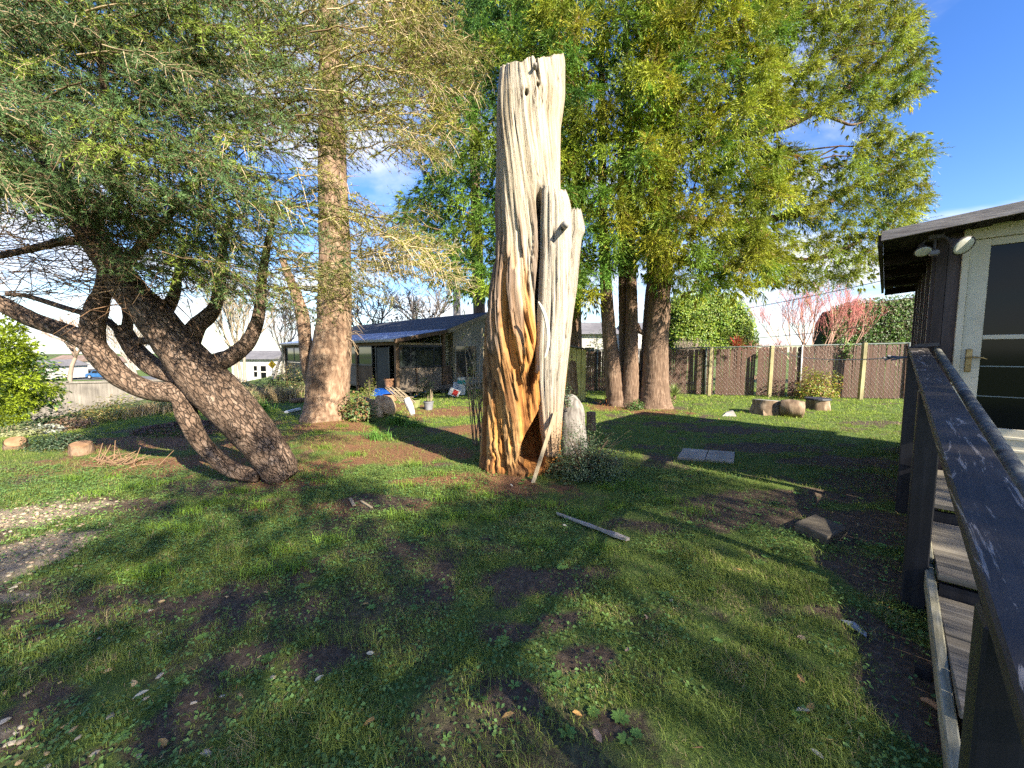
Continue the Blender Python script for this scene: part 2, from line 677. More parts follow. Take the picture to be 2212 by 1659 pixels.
def bare_tree(base, height, spread, lean=(0, 0, 0), levels=5, r0=0.08, kids=(2, 4), up=0.35, ratio=0.72, wig=0.25, seed=1):
    """branching skeleton -> segments list of (p0, p1, r0, r1, level)"""
    rs = random.Random(seed)
    S = []

    def grow(p, d, L, r, lev):
        n = 3
        q = np.array(p, float)
        d = np.array(d, float)
        for i in range(n):
            d2 = unit(d + np.array([rs.gauss(0, wig), rs.gauss(0, wig), rs.gauss(0, wig * .6)]) * 0.6 + np.array([0, 0, up * 0.15]))
            q2 = q + d2 * L / n
            ra, rb = r * (1 - 0.3 * i / n), r * (1 - 0.3 * (i + 1) / n)
            S.append((q, q2, ra, rb, lev))
            q, d = q2, d2
            if lev > 0 and lev < levels and i < n - 1 and rs.random() < 0.55:
                e = unit(d + np.array([rs.gauss(0, spread), rs.gauss(0, spread), rs.gauss(0.1, spread * .5)]))
                grow(q, e, L * ratio * 0.75, r * 0.45, lev + 1)
        if lev < levels:
            for j in range(rs.randint(*kids)):
                e = unit(d + np.array([rs.gauss(0, spread), rs.gauss(0, spread), rs.gauss(up * .3, spread * .5)]))
                grow(q, e, L * ratio * rs.uniform(.8, 1.15), r * 0.62, lev + 1)

    grow(base, unit(np.array([lean[0], lean[1], 1.0])), height, r0, 0)
    return S


def seg_mass(S, c0, c1, levels, sides=3):
    P0 = np.array([s[0] for s in S]); P1 = np.array([s[1] for s in S])
    a = np.array([s[2] for s in S]); b = np.array([s[3] for s in S])
    lv = np.array([s[4] for s in S]) / levels
    V, F = seg_tubes(P0, P1, a, b, sides)
    c = np.asarray(c0)[None] * (1 - lv[:, None]) + np.asarray(c1)[None] * lv[:, None]
    c = c * rng.uniform(.85, 1.15, (len(c), 1))
    return V, F, np.repeat(c, 2 * sides, 0)

# ================================================================ THE GROUND
def zt(x, y):
    x, y = np.asarray(x, float), np.asarray(y, float)
    z = 0.05 * (fbm(x * .5, y * .5) - .5) + 0.035 * (fbm(x * 2.4, y * 2.4, 3.) - .5)
    z = z * sstep(60, 20, np.hypot(x, y))
    z = z + 0.07 * np.exp(-((x - .1) ** 2 + (y - 5.1) ** 2) / .7) + 0.12 * np.exp(-((x + 3.9) ** 2 + (y - 8.4) ** 2) / 1.2)
    z = z + 0.10 * np.exp(-((x + 3.2) ** 2 + (y - 6.6) ** 2) / .5)
    q = -x - (0.62 - .22 * sstep(15, 28, y)) * y
    z = z - np.clip(0.19 * np.maximum(0, q - 3), 0, 3.2) * sstep(6, 10, y)
    return z


def zg(p):
    return float(zt(p[0], p[1]))


def GT(px, py):
    """point of the terrain under a picture position"""
    z = 0.0
    for i in range(4):
        p = G(px, py, z)
        z = zg(p)
    p[2] = z
    return p


# bare or littered patches: picture position, half width and half depth in metres, kind, weight
PATCH = [
    (684, 1431, .17, .10, 's', 1), (556, 1425, .14, .08, 's', .9), (256, 1327, .28, .10, 's', .8), (336, 1299, .30, .10, 's', .8),
    (1243, 1423, .20, .13, 's', 1.1), (1203, 1351, .14, .09, 's', 1), (1119, 1371, .20, .10, 's', .8), (1151, 1259, .52, .17, 's', 1.1),
    (1250, 1245, .35, .14, 's', .9), (1115, 1520, .13, .12, 's', .8), (835, 1087, .55, .24, 's', 1), (1611, 1115, .8, .28, 's', 1),
    (1511, 1087, .5, .22, 's', .9), (1391, 1139, .4, .2, 's', .8), (1762, 1075, .7, .28, 's', 1), (1882, 1135, .75, .5, 's', 1.1),
    (1935, 1260, .36, .5, 's', 1.1), (1950, 1400, .22, .4, 's', 1.1), (1985, 1540, .16, .25, 's', 1), (1556, 928, 1.1, .42, 's', .9),
    (1470, 920, .7, .3, 's', .6), (1640, 966, 1.0, .34, 's', 1), (1885, 913, .9, .4, 's', .8), (1825, 996, 1.1, .36, 's', 1),
    (1880, 1040, .7, .4, 's', .9), (500, 1050, .9, .4, 's', .8), (300, 1100, .9, .3, 's', .55), (1000, 1190, .7, .12, 's', .5),
    (420, 1000, 1.0, .7, 'l', 1), (300, 960, 1.3, .8, 'l', 1), (540, 960, .9, .8, 'l', 1), (650, 1010, .7, .8, 'l', .9),
    (200, 1000, 1.0, .4, 'l', .8), (520, 920, 1.0, .9, 'l', .9), (760, 960, 1.2, .9, 'l', .7), (900, 980, 1.2, .7, 'l', .9),
    (1000, 1040, .8, .5, 'l', .9), (960, 890, 1.4, 1.2, 'l', .9), (860, 880, 1.4, 1.2, 'l', .7), (1120, 1060, .7, .35, 'l', 1),
    (720, 930, 1.0, .8, 'l', 1), (1330, 880, .9, .8, 'l', .9), (1420, 890, .9, .7, 'l', .9), (1040, 930, .9, .9, 'l', .8),
    (120, 1020, .9, .3, 'l', .6), (1010, 1090, .9, .2, 'l', .5), (640, 1100, .7, .3, 'l', .6),
    (0, 1130, .52, .60, 'g', 1), (-40, 1220, .6, .5, 'g', 1), (30, 1290, .22, .10, 'g', .5), (-40, 1600, .12, .10, 'g', .5),
]
PATCH_W = [(*G(px, py)[:2], rx, ry, k, w) for px, py, rx, ry, k, w in PATCH]


def ground_masks(x, y):
    x, y = np.asarray(x, float), np.asarray(y, float)
    wob = (fbm(x * 3.1, y * 3.1, 1.) - .5) * 1.5 + (fbm(x * 11, y * 11, 4.) - .5) * .9
    soil = np.zeros_like(x); lit = np.zeros_like(x); gra = np.zeros_like(x)
    for cx, cy, rx, ry, k, w in PATCH_W:
        d = np.sqrt(((x - cx) / rx) ** 2 + ((y - cy) / ry) ** 2) + wob * .75
        m = w * sstep(1.35, .35, d)
        if k == 's': soil = np.maximum(soil, m * .9)
        elif k == 'l': lit = np.maximum(lit, m * .95)
        else: gra = np.maximum(gra, m)
    thin = sstep(.60, .72, fbm(x * 1.3, y * 1.3, 8.)) * .55 + sstep(.60, .75, fbm(x * 4.2, y * 4.2, 2.)) * .6
    grass = np.clip(1 - soil * 1.05 - lit * .82 - gra * 1.1 - thin, 0, 1)
    return grass, np.clip(lit, 0, 1), np.clip(gra, 0, 1)


def axis_points(a, b, step, far, grow=1.22):
    m = list(np.arange(a, b, step))
    s = step
    q = m[-1]
    while q < far:
        s *= grow
        q += s
        m.append(q)
    s = step
    q = m[0]
    while q > -far:
        s *= grow
        q -= s
        m.insert(0, q)
    return np.array(m)


gx = axis_points(-9.5, 10.5, .075, 900)
gy = axis_points(.9, 14.5, .065, 900)
GX, GY = np.meshgrid(gx, gy)
GZ = zt(GX, GY)
gr, li, gv = ground_masks(GX, GY)
nx_, ny_ = len(gx), len(gy)
ii = (np.arange(ny_ - 1)[:, None] * nx_ + np.arange(nx_ - 1)[None]).ravel()
gq = np.stack([ii, ii + 1, ii + nx_ + 1, ii + nx_], 1)


def ground_material():
    m, nt, b = mat_new('ground')
    L = nt.links.new
    v = coords(nt, (1, 1, 1))
    at = N(nt, 'ShaderNodeAttribute', attribute_name='col')
    sp = N(nt, 'ShaderNodeSeparateColor')
    L(at.outputs['Color'], sp.inputs[0])
    n1 = N(nt, 'ShaderNodeTexNoise', Scale=26, Detail=9, Roughness=.7); L(v, n1.inputs['Vector'])
    n2 = N(nt, 'ShaderNodeTexNoise', Scale=3.2, Detail=6); L(v, n2.inputs['Vector'])
    n3 = N(nt, 'ShaderNodeTexNoise', Scale=120, Detail=4, Roughness=.8); L(v, n3.inputs['Vector'])
    soil = ramp(nt, n1.outputs['Fac'], [(.3, (.045, .033, .024)), (.5, (.090, .066, .046)), (.72, (.18, .135, .092))])
    lit = ramp(nt, n3.outputs['Fac'], [(.3, (.055, .030, .018)), (.5, (.17, .085, .042)), (.68, (.34, .19, .10))])
    gra = ramp(nt, n1.outputs['Fac'], [(.3, (.055, .085, .020)), (.5, (.09, .14, .030)), (.7, (.17, .19, .06))])
    gvl = ramp(nt, n3.outputs['Fac'], [(.3, (.10, .08, .06)), (.5, (.26, .21, .15)), (.7, (.42, .35, .25))])

    def brk(o, lo, hi, amp):
        a1 = N(nt, 'ShaderNodeMath', operation='MULTIPLY_ADD')
        L(n1.outputs['Fac'], a1.inputs[0]); a1.inputs[1].default_value = amp; L(o, a1.inputs[2])
        r_ = N(nt, 'ShaderNodeMapRange', interpolation_type='SMOOTHSTEP')
        r_.inputs['From Min'].default_value = lo + amp * .5; r_.inputs['From Max'].default_value = hi + amp * .5
        L(a1.outputs[0], r_.inputs['Value'])
        return r_.outputs[0]

    def mix(f, a, c):
        x = N(nt, 'ShaderNodeMix', data_type='RGBA')
        L(f, x.inputs['Factor']); L(a, x.inputs[6]); L(c, x.inputs[7])
        return x.outputs[2]
    c = mix(brk(sp.outputs[1], .15, .7, .7), soil, lit)
    c = mix(brk(sp.outputs[0], .3, .8, .6), c, gra)
    c = mix(brk(sp.outputs[2], .2, .6, .5), c, gvl)
    L(c, b.inputs['Base Color'])
    b.inputs['Roughness'].default_value = .95
    b.inputs['Specular IOR Level'].default_value = .15
    ad = N(nt, 'ShaderNodeMath', operation='MULTIPLY_ADD')
    L(n3.outputs['Fac'], ad.inputs[0]); ad.inputs[1].default_value = .35; L(n1.outputs['Fac'], ad.inputs[2])
    bp = N(nt, 'ShaderNodeBump', Strength=.7, Distance=.03)
    L(ad.outputs[0], bp.inputs['Height']); L(bp.outputs[0], b.inputs['Normal'])
    return m


ground = heavy('ground', np.stack([GX, GY, GZ], -1).reshape(-1, 3), gq, ground_material(), None,
               np.stack([gr, li, gv], -1).reshape(-1, 3), smooth=True)
tag(ground, kind='structure')


# ---------------------------------------------------------------- grass, weeds, litter
def view_points(n, y0, y1, pad=1.06, extra=.4):
    """random ground points inside the picture, even per square metre"""
    y = np.sqrt(rng.uniform(y0 * y0, y1 * y1, n))
    x = rng.uniform(-1, 1, n) * (1.31 * y * pad + extra)
    return x, y


M_GRASS = leafmat('grass_blade', rough=.6, trans=.25)
M_WEED = leafmat('weed_leaf', rough=.5, trans=.2)
M_LITTER = leafmat('needle_litter', rough=.9, trans=0)


def blade_batch(x, y, h, w, hs, bend=.5, lean=.35, simple=False):
    n = len(x)
    z = zt(x, y) - .004
    P = np.stack([x, y, z], 1)
    a = rng.uniform(0, 2 * np.pi, n)
    o = np.stack([np.cos(a), np.sin(a), np.zeros(n)], 1)
    s = np.stack([-np.sin(a), np.cos(a), np.zeros(n)], 1)
    h = h[:, None]; w = w[:, None]
    l1 = rng.uniform(.1, lean, (n, 1)); l2 = l1 + rng.uniform(.1, bend + .6, (n, 1))
    mid = P + o * h * l1 * .5 + np.array([0, 0, 1.]) * h * .55
    tip = P + o * h * l2 + np.array([0, 0, 1.]) * h * rng.uniform(.6, 1.05, (n, 1))
    if simple:
        return np.stack([P - s * w * .55, P + s * w * .55, tip], 1).reshape(-1, 3), np.arange(n * 3).reshape(-1, 3)
    V = np.stack([P - s * w * .5, P + s * w * .5, mid + s * w * .4, mid - s * w * .4, tip], 1).reshape(-1, 3)
    b = np.arange(n)[:, None] * 5
    T = np.concatenate([b + np.array([[0, 1, 2]]), b + np.array([[0, 2, 3]]), b + np.array([[3, 2, 4]])], 0)
    return V, T


def grass_color(x, y, n):
    f = fbm(x * .9, y * .9, 12.)
    g = fbm(x * 5, y * 5, 22.)
    c = np.array([.128, .200, .028])[None] * (1 - f[:, None]) + np.array([.235, .30, .036])[None] * f[:, None]
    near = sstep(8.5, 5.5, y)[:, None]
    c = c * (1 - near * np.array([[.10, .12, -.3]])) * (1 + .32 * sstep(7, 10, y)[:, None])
    dry = (rng.random(n) < .05 + .40 * sstep(.58, .75, g))[:, None]
    return np.where(dry, np.array([.36, .29, .14])[None] * rng.uniform(.6, 1.2, (n, 1)), c * rng.uniform(.7, 1.35, (n, 1)))


gm = Mass()
for n, y0, y1, hh, ww in ((190000, 1.15, 3.0, (.02, .05), .0026), (230000, 3.0, 6.0, (.022, .055), .0040), (170000, 6.0, 10.5, (.025, .06), .0085),
                          (110000, 10.5, 16.5, (.03, .07), .015)):
    x, y = view_points(n, y0, y1)
    k, l_, g_ = ground_masks(x, y)
    clump = fbm(x * 6, y * 6, 31.)
    p = k * sstep(.22, .62, clump + .12) * 1.0 + .02 * (1 - g_)
    ok = rng.random(n) < p * .8
    ok &= ~((x < -8) & (y > 11))
    x, y, cl, k = x[ok], y[ok], clump[ok], k[ok]
    m = len(x)
    h = rng.uniform(*hh, m) * (.55 + 1.1 * sstep(.35, .8, cl))
    V, T = blade_batch(x, y, h, rng.uniform(.7, 1.3, m) * ww, m, simple=y0 > 2.5)
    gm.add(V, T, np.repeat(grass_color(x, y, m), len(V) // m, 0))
o = gm.build('grass', M_GRASS)
tag(o, 'short patchy lawn grass with worn bare spots', 'grass', kind='stuff')

# taller tussocks in the worn ground under the trees
tm = Mass()
TUS = [(1100, 1110), (1120, 1095), (1060, 1125), (1165, 1185), (1290, 1195), (980, 1120), (1000, 1060), (950, 1030), (880, 1055), (900, 1010), (770, 985),
       (700, 975), (830, 945), (810, 930), (690, 945), (740, 930), (520, 1065), (460, 1090), (400, 1110), (560, 1100), (360, 1145), (330, 1050), (280, 1060), (200, 1075),
       (240, 1035), (300, 1250), (340, 1240), (600, 1190), (640, 1230), (560, 1240), (720, 1170), (1045, 1080), (1190, 1100), (1260, 1120), (1330, 1100), (1310, 1060),
       (1390, 1065), (1450, 1090), (1500, 1110), (870, 1120), (930, 1150), (500, 1020), (160, 1040), (420, 1150), (700, 1040), (1350, 1050), (1290, 1040), (960, 1085)]
for px, py in TUS:
    p = G(px, py)
    n = 120
    a = rng.uniform(0, 6.28, n); r = np.abs(rng.normal(0, .06, n)) + rng.uniform(0, .03, n)
    x, y = p[0] + np.cos(a) * r * 1.8, p[1] + np.sin(a) * r
    h = rng.uniform(.04, .11, n)
    V, T = blade_batch(x, y, h, np.full(n, .0045), n, bend=.9, lean=.6)
    c = np.array([.16, .27, .03])[None] * rng.uniform(.6, 1.35, (n, 1))
    tm.add(V, T, np.repeat(c, 5, 0))
o = tm.build('grass_tussocks', M_GRASS)
tag(o, 'taller tufts of grass in the worn ground', 'grass', kind='stuff')

wm = Mass()
n = 110000
x, y = view_points(n, 1.15, 5.2)
k, l_, g_ = ground_masks(x, y)
cl = fbm(x * 2.3, y * 2.3, 41.)
side = sstep(.9, -.6, x) * .22
ok = rng.random(n) < sstep(.44, .62, cl + side) * (.25 + .75 * k) * .80
x, y = x[ok], y[ok]
n = len(x)
P = np.stack([x, y, zt(x, y) + rng.uniform(.004, .035, n)], 1)
nr = unit(rand_unit(n) * .55 + np.array([0, 0, 1.]))
hue = fbm(x * 1.7, y * 1.7, 51.)[:, None]
c = np.array([.075, .165, .055]) * (1 - hue) + np.array([.16, .25, .055]) * hue
wm.add(*leaves(P, nr, .021, .016, c, jitter=.4))
# rosettes of larger weeds
for i in range(260):
    yy = math.sqrt(rng.uniform(1.2 ** 2, 5.5 ** 2)); xx = rng.uniform(-1.3 * yy, 1.1 * yy)
    if i < 14:
        q = G(*[(1205, 1475), (1190, 1500), (1225, 1595), (1340, 1560), (1085, 1395), (1350, 1610), (740, 1525), (700, 1560), (1700, 1535), (1690, 1290), (1640, 1220),
                (1300, 1200), (1430, 1200), (1110, 1490)][i])
        xx, yy = q[0], q[1]
    m = rng.integers(5, 11)
    a = np.arange(m) * 2.4 + rng.uniform(0, 6)
    Ld = rng.uniform(.018, .042) * (1.25 if i < 14 else 1)
    d = np.stack([np.cos(a), np.sin(a), np.full(m, .35)], 1)
    s = np.stack([-np.sin(a), np.cos(a), np.zeros(m)], 1)
    B = np.array([xx, yy, float(zt(xx, yy)) + .006])
    w = Ld * .26
    V = np.stack([np.repeat(B[None], m, 0), B + d * Ld * .6 - s * w, B + d * Ld * np.array([1, 1, .6]), B + d * Ld * .6 + s * w], 1).reshape(-1, 3)
    b = np.arange(m)[:, None] * 4
    T = np.concatenate([b + np.array([[0, 1, 2]]), b + np.array([[0, 2, 3]])], 0)
    c = np.array([.14, .26, .06]) * rng.uniform(.6, 1.3)
    wm.add(V, T, np.broadcast_to(c, (len(V), 3)))
o = wm.build('weeds', M_WEED)
tag(o, 'low clover and broad-leaved weeds among the grass', 'weeds', kind='stuff')

lm = Mass()
n = 60000
x, y = view_points(n, 1.3, 13)
k, l_, g_ = ground_masks(x, y)
ok = rng.random(n) < (.10 + l_) * (1 - g_) * (1 - .6 * k)
x, y = x[ok], y[ok]; n = len(x)
P = np.stack([x, y, zt(x, y) + .006], 1)
a = rng.uniform(0, 6.28, n)
d = np.stack([np.cos(a), np.sin(a), rng.normal(0, .18, n)], 1); s = np.stack([-np.sin(a), np.cos(a), np.zeros(n)], 1)
Ln = rng.uniform(.015, .06, (n, 1)); w = (.0016 + .0007 * y)[:, None] * rng.uniform(.6, 1.6, (n, 1))
V = np.stack([P - s * w, P + s * w, P + d * Ln], 1).reshape(-1, 3)
c = np.array([.26, .13, .06]) * rng.uniform(.35, 1.6, (n, 1)) + np.array([.03, .03, .02]) * rng.random((n, 1))
lm.add(V, np.arange(n * 3).reshape(-1, 3), np.repeat(c, 3, 0))
o = lm.build('needle_litter', M_LITTER)
tag(o, 'fallen brown needles and bark bits under the trees', 'litter', kind='stuff')

# ---------------------------------------------------------------- gravel and loose pebbles
ICO_V, ICO_F = [], []
_ph = (1 + 5 ** .5) / 2
ICO_V = unit(np.array([(-1, _ph, 0), (1, _ph, 0), (-1, -_ph, 0), (1, -_ph, 0), (0, -1, _ph), (0, 1, _ph), (0, -1, -_ph), (0, 1, -_ph), (_ph, 0, -1), (_ph, 0, 1), (-_ph, 0, -1), (-_ph, 0, 1)], float))
ICO_F = np.array([(0, 11, 5), (0, 5, 1), (0, 1, 7), (0, 7, 10), (0, 10, 11), (1, 5, 9), (5, 11, 4), (11, 10, 2), (10, 7, 6), (7, 1, 8), (3, 9, 4), (3, 4, 2), (3, 2, 6), (3, 6, 8), (3, 8, 9), (4, 9, 5), (2, 4, 11), (6, 2, 10), (8, 6, 7), (9, 8, 1)])
M_STONE = leafmat('pebble_stone', rough=.85, trans=0)
vm = Mass()
n = 26000
x, y = view_points(n, 1.2, 5.2, pad=1.12)
k, l_, g_ = ground_masks(x, y)
ok = (rng.random(n) < g_ * .95 + .55 * sstep(.3, .02, np.abs(g_ - .12)) * (g_ > .01) * .18)
x, y = x[ok], y[ok]; n = len(x)
sz = rng.uniform(.006, .022, n)
ax = np.stack([sz, sz * rng.uniform(.6, .9, n), sz * rng.uniform(.3, .55, n)], 1)
a = rng.uniform(0, 6.28, n)
sv = ICO_V[None] * (1 + .35 * (rng.random((n, 12, 1)) - .5)) * ax[:, None]
X = sv[..., 0] * np.cos(a)[:, None] - sv[..., 1] * np.sin(a)[:, None]
Y = sv[..., 0] * np.sin(a)[:, None] + sv[..., 1] * np.cos(a)[:, None]
V = np.stack([X + x[:, None], Y + y[:, None], sv[..., 2] + (zt(x, y) + sz * .2)[:, None]], -1).reshape(-1, 3)
T = (np.arange(n)[:, None, None] * 12 + ICO_F[None]).reshape(-1, 3)
c = np.array([.33, .265, .18]) * rng.uniform(.35, 1.4, (n, 1)) * (1 + rng.normal(0, .06, (n, 3)))
vm.add(V, T, np.repeat(c, 12, 0))
o = vm.build('gravel', M_STONE)
tag(o, 'tan gravel spilling onto the grass at the left edge', 'gravel', kind='stuff')

M_PEB = [nmat('pale_pebble', [(.3, (.30, .25, .18)), (.7, (.54, .47, .37))], scale=30, rough=.85),
         nmat('ochre_pebble', [(.3, (.36, .24, .11)), (.7, (.58, .42, .22))], scale=30, rough=.85)]
PEBM = []
for q in range(6):
    me = bpy.data.meshes.new('pebble')
    v = ICO_V * np.array([1, rng.uniform(.5, .85), rng.uniform(.22, .4)]) * (1 + .75 * (rng.random((12, 1)) - .5))
    me.from_pydata(v.tolist(), [], ICO_F.tolist())
    me.materials.append(M_PEB[q % 2])
    PEBM.append(me)
PEB = [(60, 1500), (45, 1435), (28, 1272), (62, 1470), (315, 1510), (418, 1520), (155, 1582), (100, 1630), (205, 1630), (355, 1610), (345, 1462), (590, 1465), (305, 1497),
       (240, 1550), (170, 1595), (290, 1478), (350, 1300), (255, 1290), (325, 1320), (235, 1450), (445, 1630), (20, 1610), (10, 1560), (75, 1615), (35, 1585), (120, 1600),
       (90, 1460), (62, 1285), (20, 1370), (75, 1360), (230, 1448), (480, 1505), (520, 1505), (345, 1370), (275, 1400), (560, 1420), (100, 1660), (40, 1650), (10, 1500), (140, 1570),
       (215, 1380), (130, 1475), (300, 1635), (350, 1635), (30, 1320), (270, 1228), (235, 1240), (275, 1232), (450, 1215), (230, 1140), (200, 1120), (575, 1280), (490, 1290)]
for i, (px, py) in enumerate(PEB):
    p = GT(px, py)
    o = link('pebble', PEBM[rng.integers(0, 6)])
    s = rng.uniform(.010, .020) * (1.25 if i < 24 else .85)
    o.location = (p[0], p[1], p[2] + s * .30)
    o.scale = (s, s, s)
    o.rotation_euler = (rng.uniform(-.2, .2), rng.uniform(-.2, .2), rng.uniform(0, 6.28))
    tag(o, 'small pale pebble lying loose in the shaded grass at lower left', 'pebble', 'loose pebbles strewn through the grass')

# ================================================================ THE BROWN HOUSE ON THE RIGHT
def PUp(px, py, u):
    d = ray(px, py)
    return _C + d * (u / np.dot(d, UV_U))


WOODG = (0, 0, 1)
M_BROWN = nmat('brown_siding', [(.3, (.035, .024, .022)), (.7, (.060, .042, .038))], scale=9, stretch=(6, 6, .6), rough=.55, bump=.15)
M_BROWN2 = nmat('lighter_brown_siding', [(.3, (.055, .040, .038)), (.7, (.092, .068, .064))], scale=9, stretch=(6, 6, .6), rough=.5, bump=.15)  # same siding in a lighter brown
M_SOFFIT = nmat('soffit_boards', [(.3, (.016, .012, .011)), (.7, (.03, .023, .02))], scale=6, rough=.8)
M_FASCIA = nmat('weathered_fascia', [(.3, (.20, .17, .16)), (.55, (.33, .29, .27)), (.75, (.42, .38, .36))], scale=7, stretch=(1, 1, 9), rough=.8)
M_ROOFFELT = nmat('roof_felt', [(.3, (.05, .048, .05)), (.7, (.11, .10, .10))], scale=40, rough=.95)
M_DOORW = nmat('cream_door_paint', [(.3, (.60, .55, .42)), (.7, (.72, .67, .53))], scale=5, rough=.42, bump=.03, dist=.002)
M_DARKGLASS, _nt, _b = mat_new('dark_glass')
_b.inputs['Base Color'].default_value = (.006, .007, .008, 1); _b.inputs['Roughness'].default_value = .08; _b.inputs['Specular IOR Level'].default_value = .22
M_BRASS = nmat('old_brass', [(.3, (.30, .21, .09)), (.7, (.50, .37, .18))], scale=30, rough=.4, metal=.8)
M_GLASSW = nmat('frosted_lamp_glass', [(.3, (.48, .48, .40)), (.7, (.70, .70, .62))], scale=20, rough=.25)

hr = thing('brown_house', UV(5.5, -1.0, 0), 'dark brown board house with low roof and cream door at right', 'house')
m = MB()
for (v0, v1, mt) in ((-.30, -.368, M_BROWN), (-.372, -.455, M_BROWN2)):
    mb = MB(); mb.box(UV(5.53 + (.006 if mt is M_BROWN2 else 0), (v0 + v1) / 2, 1.28), UV_U * .03, UV_V * abs(v1 - v0) / 2, (0, 0, 1.36))
    mb.build('siding_board', mt, hr)
# wall over and right of the door
mb = MB(); mb.box(UV(5.56, -2.9, 1.28), UV_U * .03, UV_V * 1.45, (0, 0, 1.36)); mb.build('siding_board', M_BROWN, hr)
# side wall, seen at a grazing angle: posts, panels and windows
mb = MB(); mb.box(UV(7.35, -.36, 1.25), UV_U * 1.75, UV_V * .04, (0, 0, 1.34)); mb.build('side_wall', M_BROWN, hr)
for u in (5.62, 6.35, 7.1, 7.9, 8.7):
    mb = MB(); mb.box(UV(u, -.30, 1.25), UV_U * .04, UV_V * .025, (0, 0, 1.33)); mb.build('wall_batten', M_BROWN2, hr)
for u in (5.98, 6.72, 7.5):
    mb = MB(); mb.box(UV(u, -.308, 1.62), UV_U * .27, UV_V * .008, (0, 0, .55)); w = mb.build('window', M_DARKGLASS, hr)
    for du in (-.28, .28):
        q = MB(); q.box(UV(u + du, -.303, 1.62), UV_U * .015, UV_V * .014, (0, 0, .58)); q.build('frame', M_BROWN2, w)
# bulk of the house behind the annex
mb = MB(); mb.box(UV(7.6, -4.2, 1.25), UV_U * 1.45, UV_V * 3.6, (0, 0, 1.3)); mb.build('wall', M_BROWN, hr)


def roof_slab(u0, u1, v0, z0, v1, z1, th):
    P = [UV(u0, v0, z0), UV(u0, v1, z1), UV(u0, v1, z1 - th), UV(u0, v0, z0 - th)]
    return MB().prism(P, UV_U * (u1 - u0))


roof_slab(5.13, 9.3, .08, 2.655, -4.4, 3.03, .03).build('roof', M_ROOFFELT, hr)
# rake board along the near edge, soffit boards and rafter tails
roof_slab(5.095, 5.128, .09, 2.668, -4.4, 3.045, .088).build('fascia', M_FASCIA, hr)
roof_slab(5.13, 9.3, .112, 2.64, .082, 2.645, .10).build('fascia', M_SOFFIT, hr)
for k in range(9):
    v0 = .075 - k * .115
    roof_slab(5.13, 9.28, v0, 2.622 + k * .0097 - .012 * (k % 2), v0 - .113, 2.632 + k * .0097 - .012 * (k % 2), .02).build('soffit_board', M_SOFFIT, hr)
for u in (6.0, 7.0, 8.0, 9.1):
    roof_slab(u, u + .05, .07, 2.59, -.30, 2.62, .10).build('rafter', M_SOFFIT, hr)

# the door: frame, storm door with stiles, glass above and below a middle rail, kick panel
dr = MB(); dr.box(UV(5.49, -.478, 1.55), UV_U * .035, UV_V * .022, (0, 0, 1.12), .004)
dr.box(UV(5.49, -.93, 2.61), UV_U * .034, UV_V * .43, (0, 0, .06), .004)
dr.box(UV(5.49, -1.40, 1.55), UV_U * .035, UV_V * .03, (0, 0, 1.12), .004)
door = dr.build('door', M_DOORW, hr)
q = MB()
for v0, v1, z0, z1, du in ((-.502, -.622, .44, 2.548, 0), (-1.25, -1.37, .44, 2.548, 0), (-.6225, -1.2495, 2.485, 2.548, 0), (-.6225, -1.2495, 1.66, 1.70, .006),
                           (-.6225, -1.2495, .44, .87, 0)):
    q.box(UV(5.505 + du, (v0 + v1) / 2, (z0 + z1) / 2), UV_U * .018, UV_V * abs(v1 - v0) / 2, (0, 0, (z1 - z0) / 2), .003)
q.build('storm_door', M_DOORW, door)
q = MB()
for z in (.79, .68, .53):
    q.box(UV(5.484, -.93, z), UV_U * .007, UV_V * .42, (0, 0, .012), .003)
q.build('kick_panel', M_DOORW, door)
for z0, z1 in ((1.702, 2.483), (.872, 1.658)):
    q = MB(); q.box(UV(5.515, -.936, (z0 + z1) / 2), UV_U * .004, UV_V * .313, (0, 0, (z1 - z0) / 2)); q.build('pane', M_DARKGLASS, door)
M_LINE = plain('steel_trim', (.18, .22, .24), .35, metal=.4)
for z in (1.15, 1.42):
    q = MB(); q.box(UV(5.507, -.936, z), UV_U * .004, UV_V * .31, (0, 0, .004)); q.build('pane_joint', M_LINE, door)
q = MB(); q.box(UV(5.481, -.552, 1.47), UV_U * .006, UV_V * .02, (0, 0, .105), .005)
q.tube([UV(5.474, -.552, 1.50), UV(5.44, -.552, 1.50)], .009, 10)
q.tube([UV(5.44, -.548, 1.50), UV(5.436, -.58, 1.502), UV(5.44, -.63, 1.497), UV(5.445, -.655, 1.485)], [.009, .0085, .008, .006], 10)
q.build('handle', M_BRASS, door)

# flood light under the eave: two flared lamps and a sensor
fl = thing('flood_light', PUp(2020, 530, 5.3), 'twin flood light with sensor under the eave by the cream door', 'lamp')
M_LAMPB = nmat('dusty_lamp_shell', [(.3, (.05, .045, .042)), (.7, (.11, .10, .095))], scale=30, rough=.6)


def bell(c, d, r, L, name, parent):
    d = unit(d)
    prof = [(0, .30), (.25, .34), (.5, .5), (.75, .82), (.95, 1.0), (1.0, 1.02)]
    V, F = tube([c + d * L * s for s, _ in prof], [r * k for _, k in prof], 20)
    return mesh(name, V, F, M_LAMPB, parent, smooth=True)


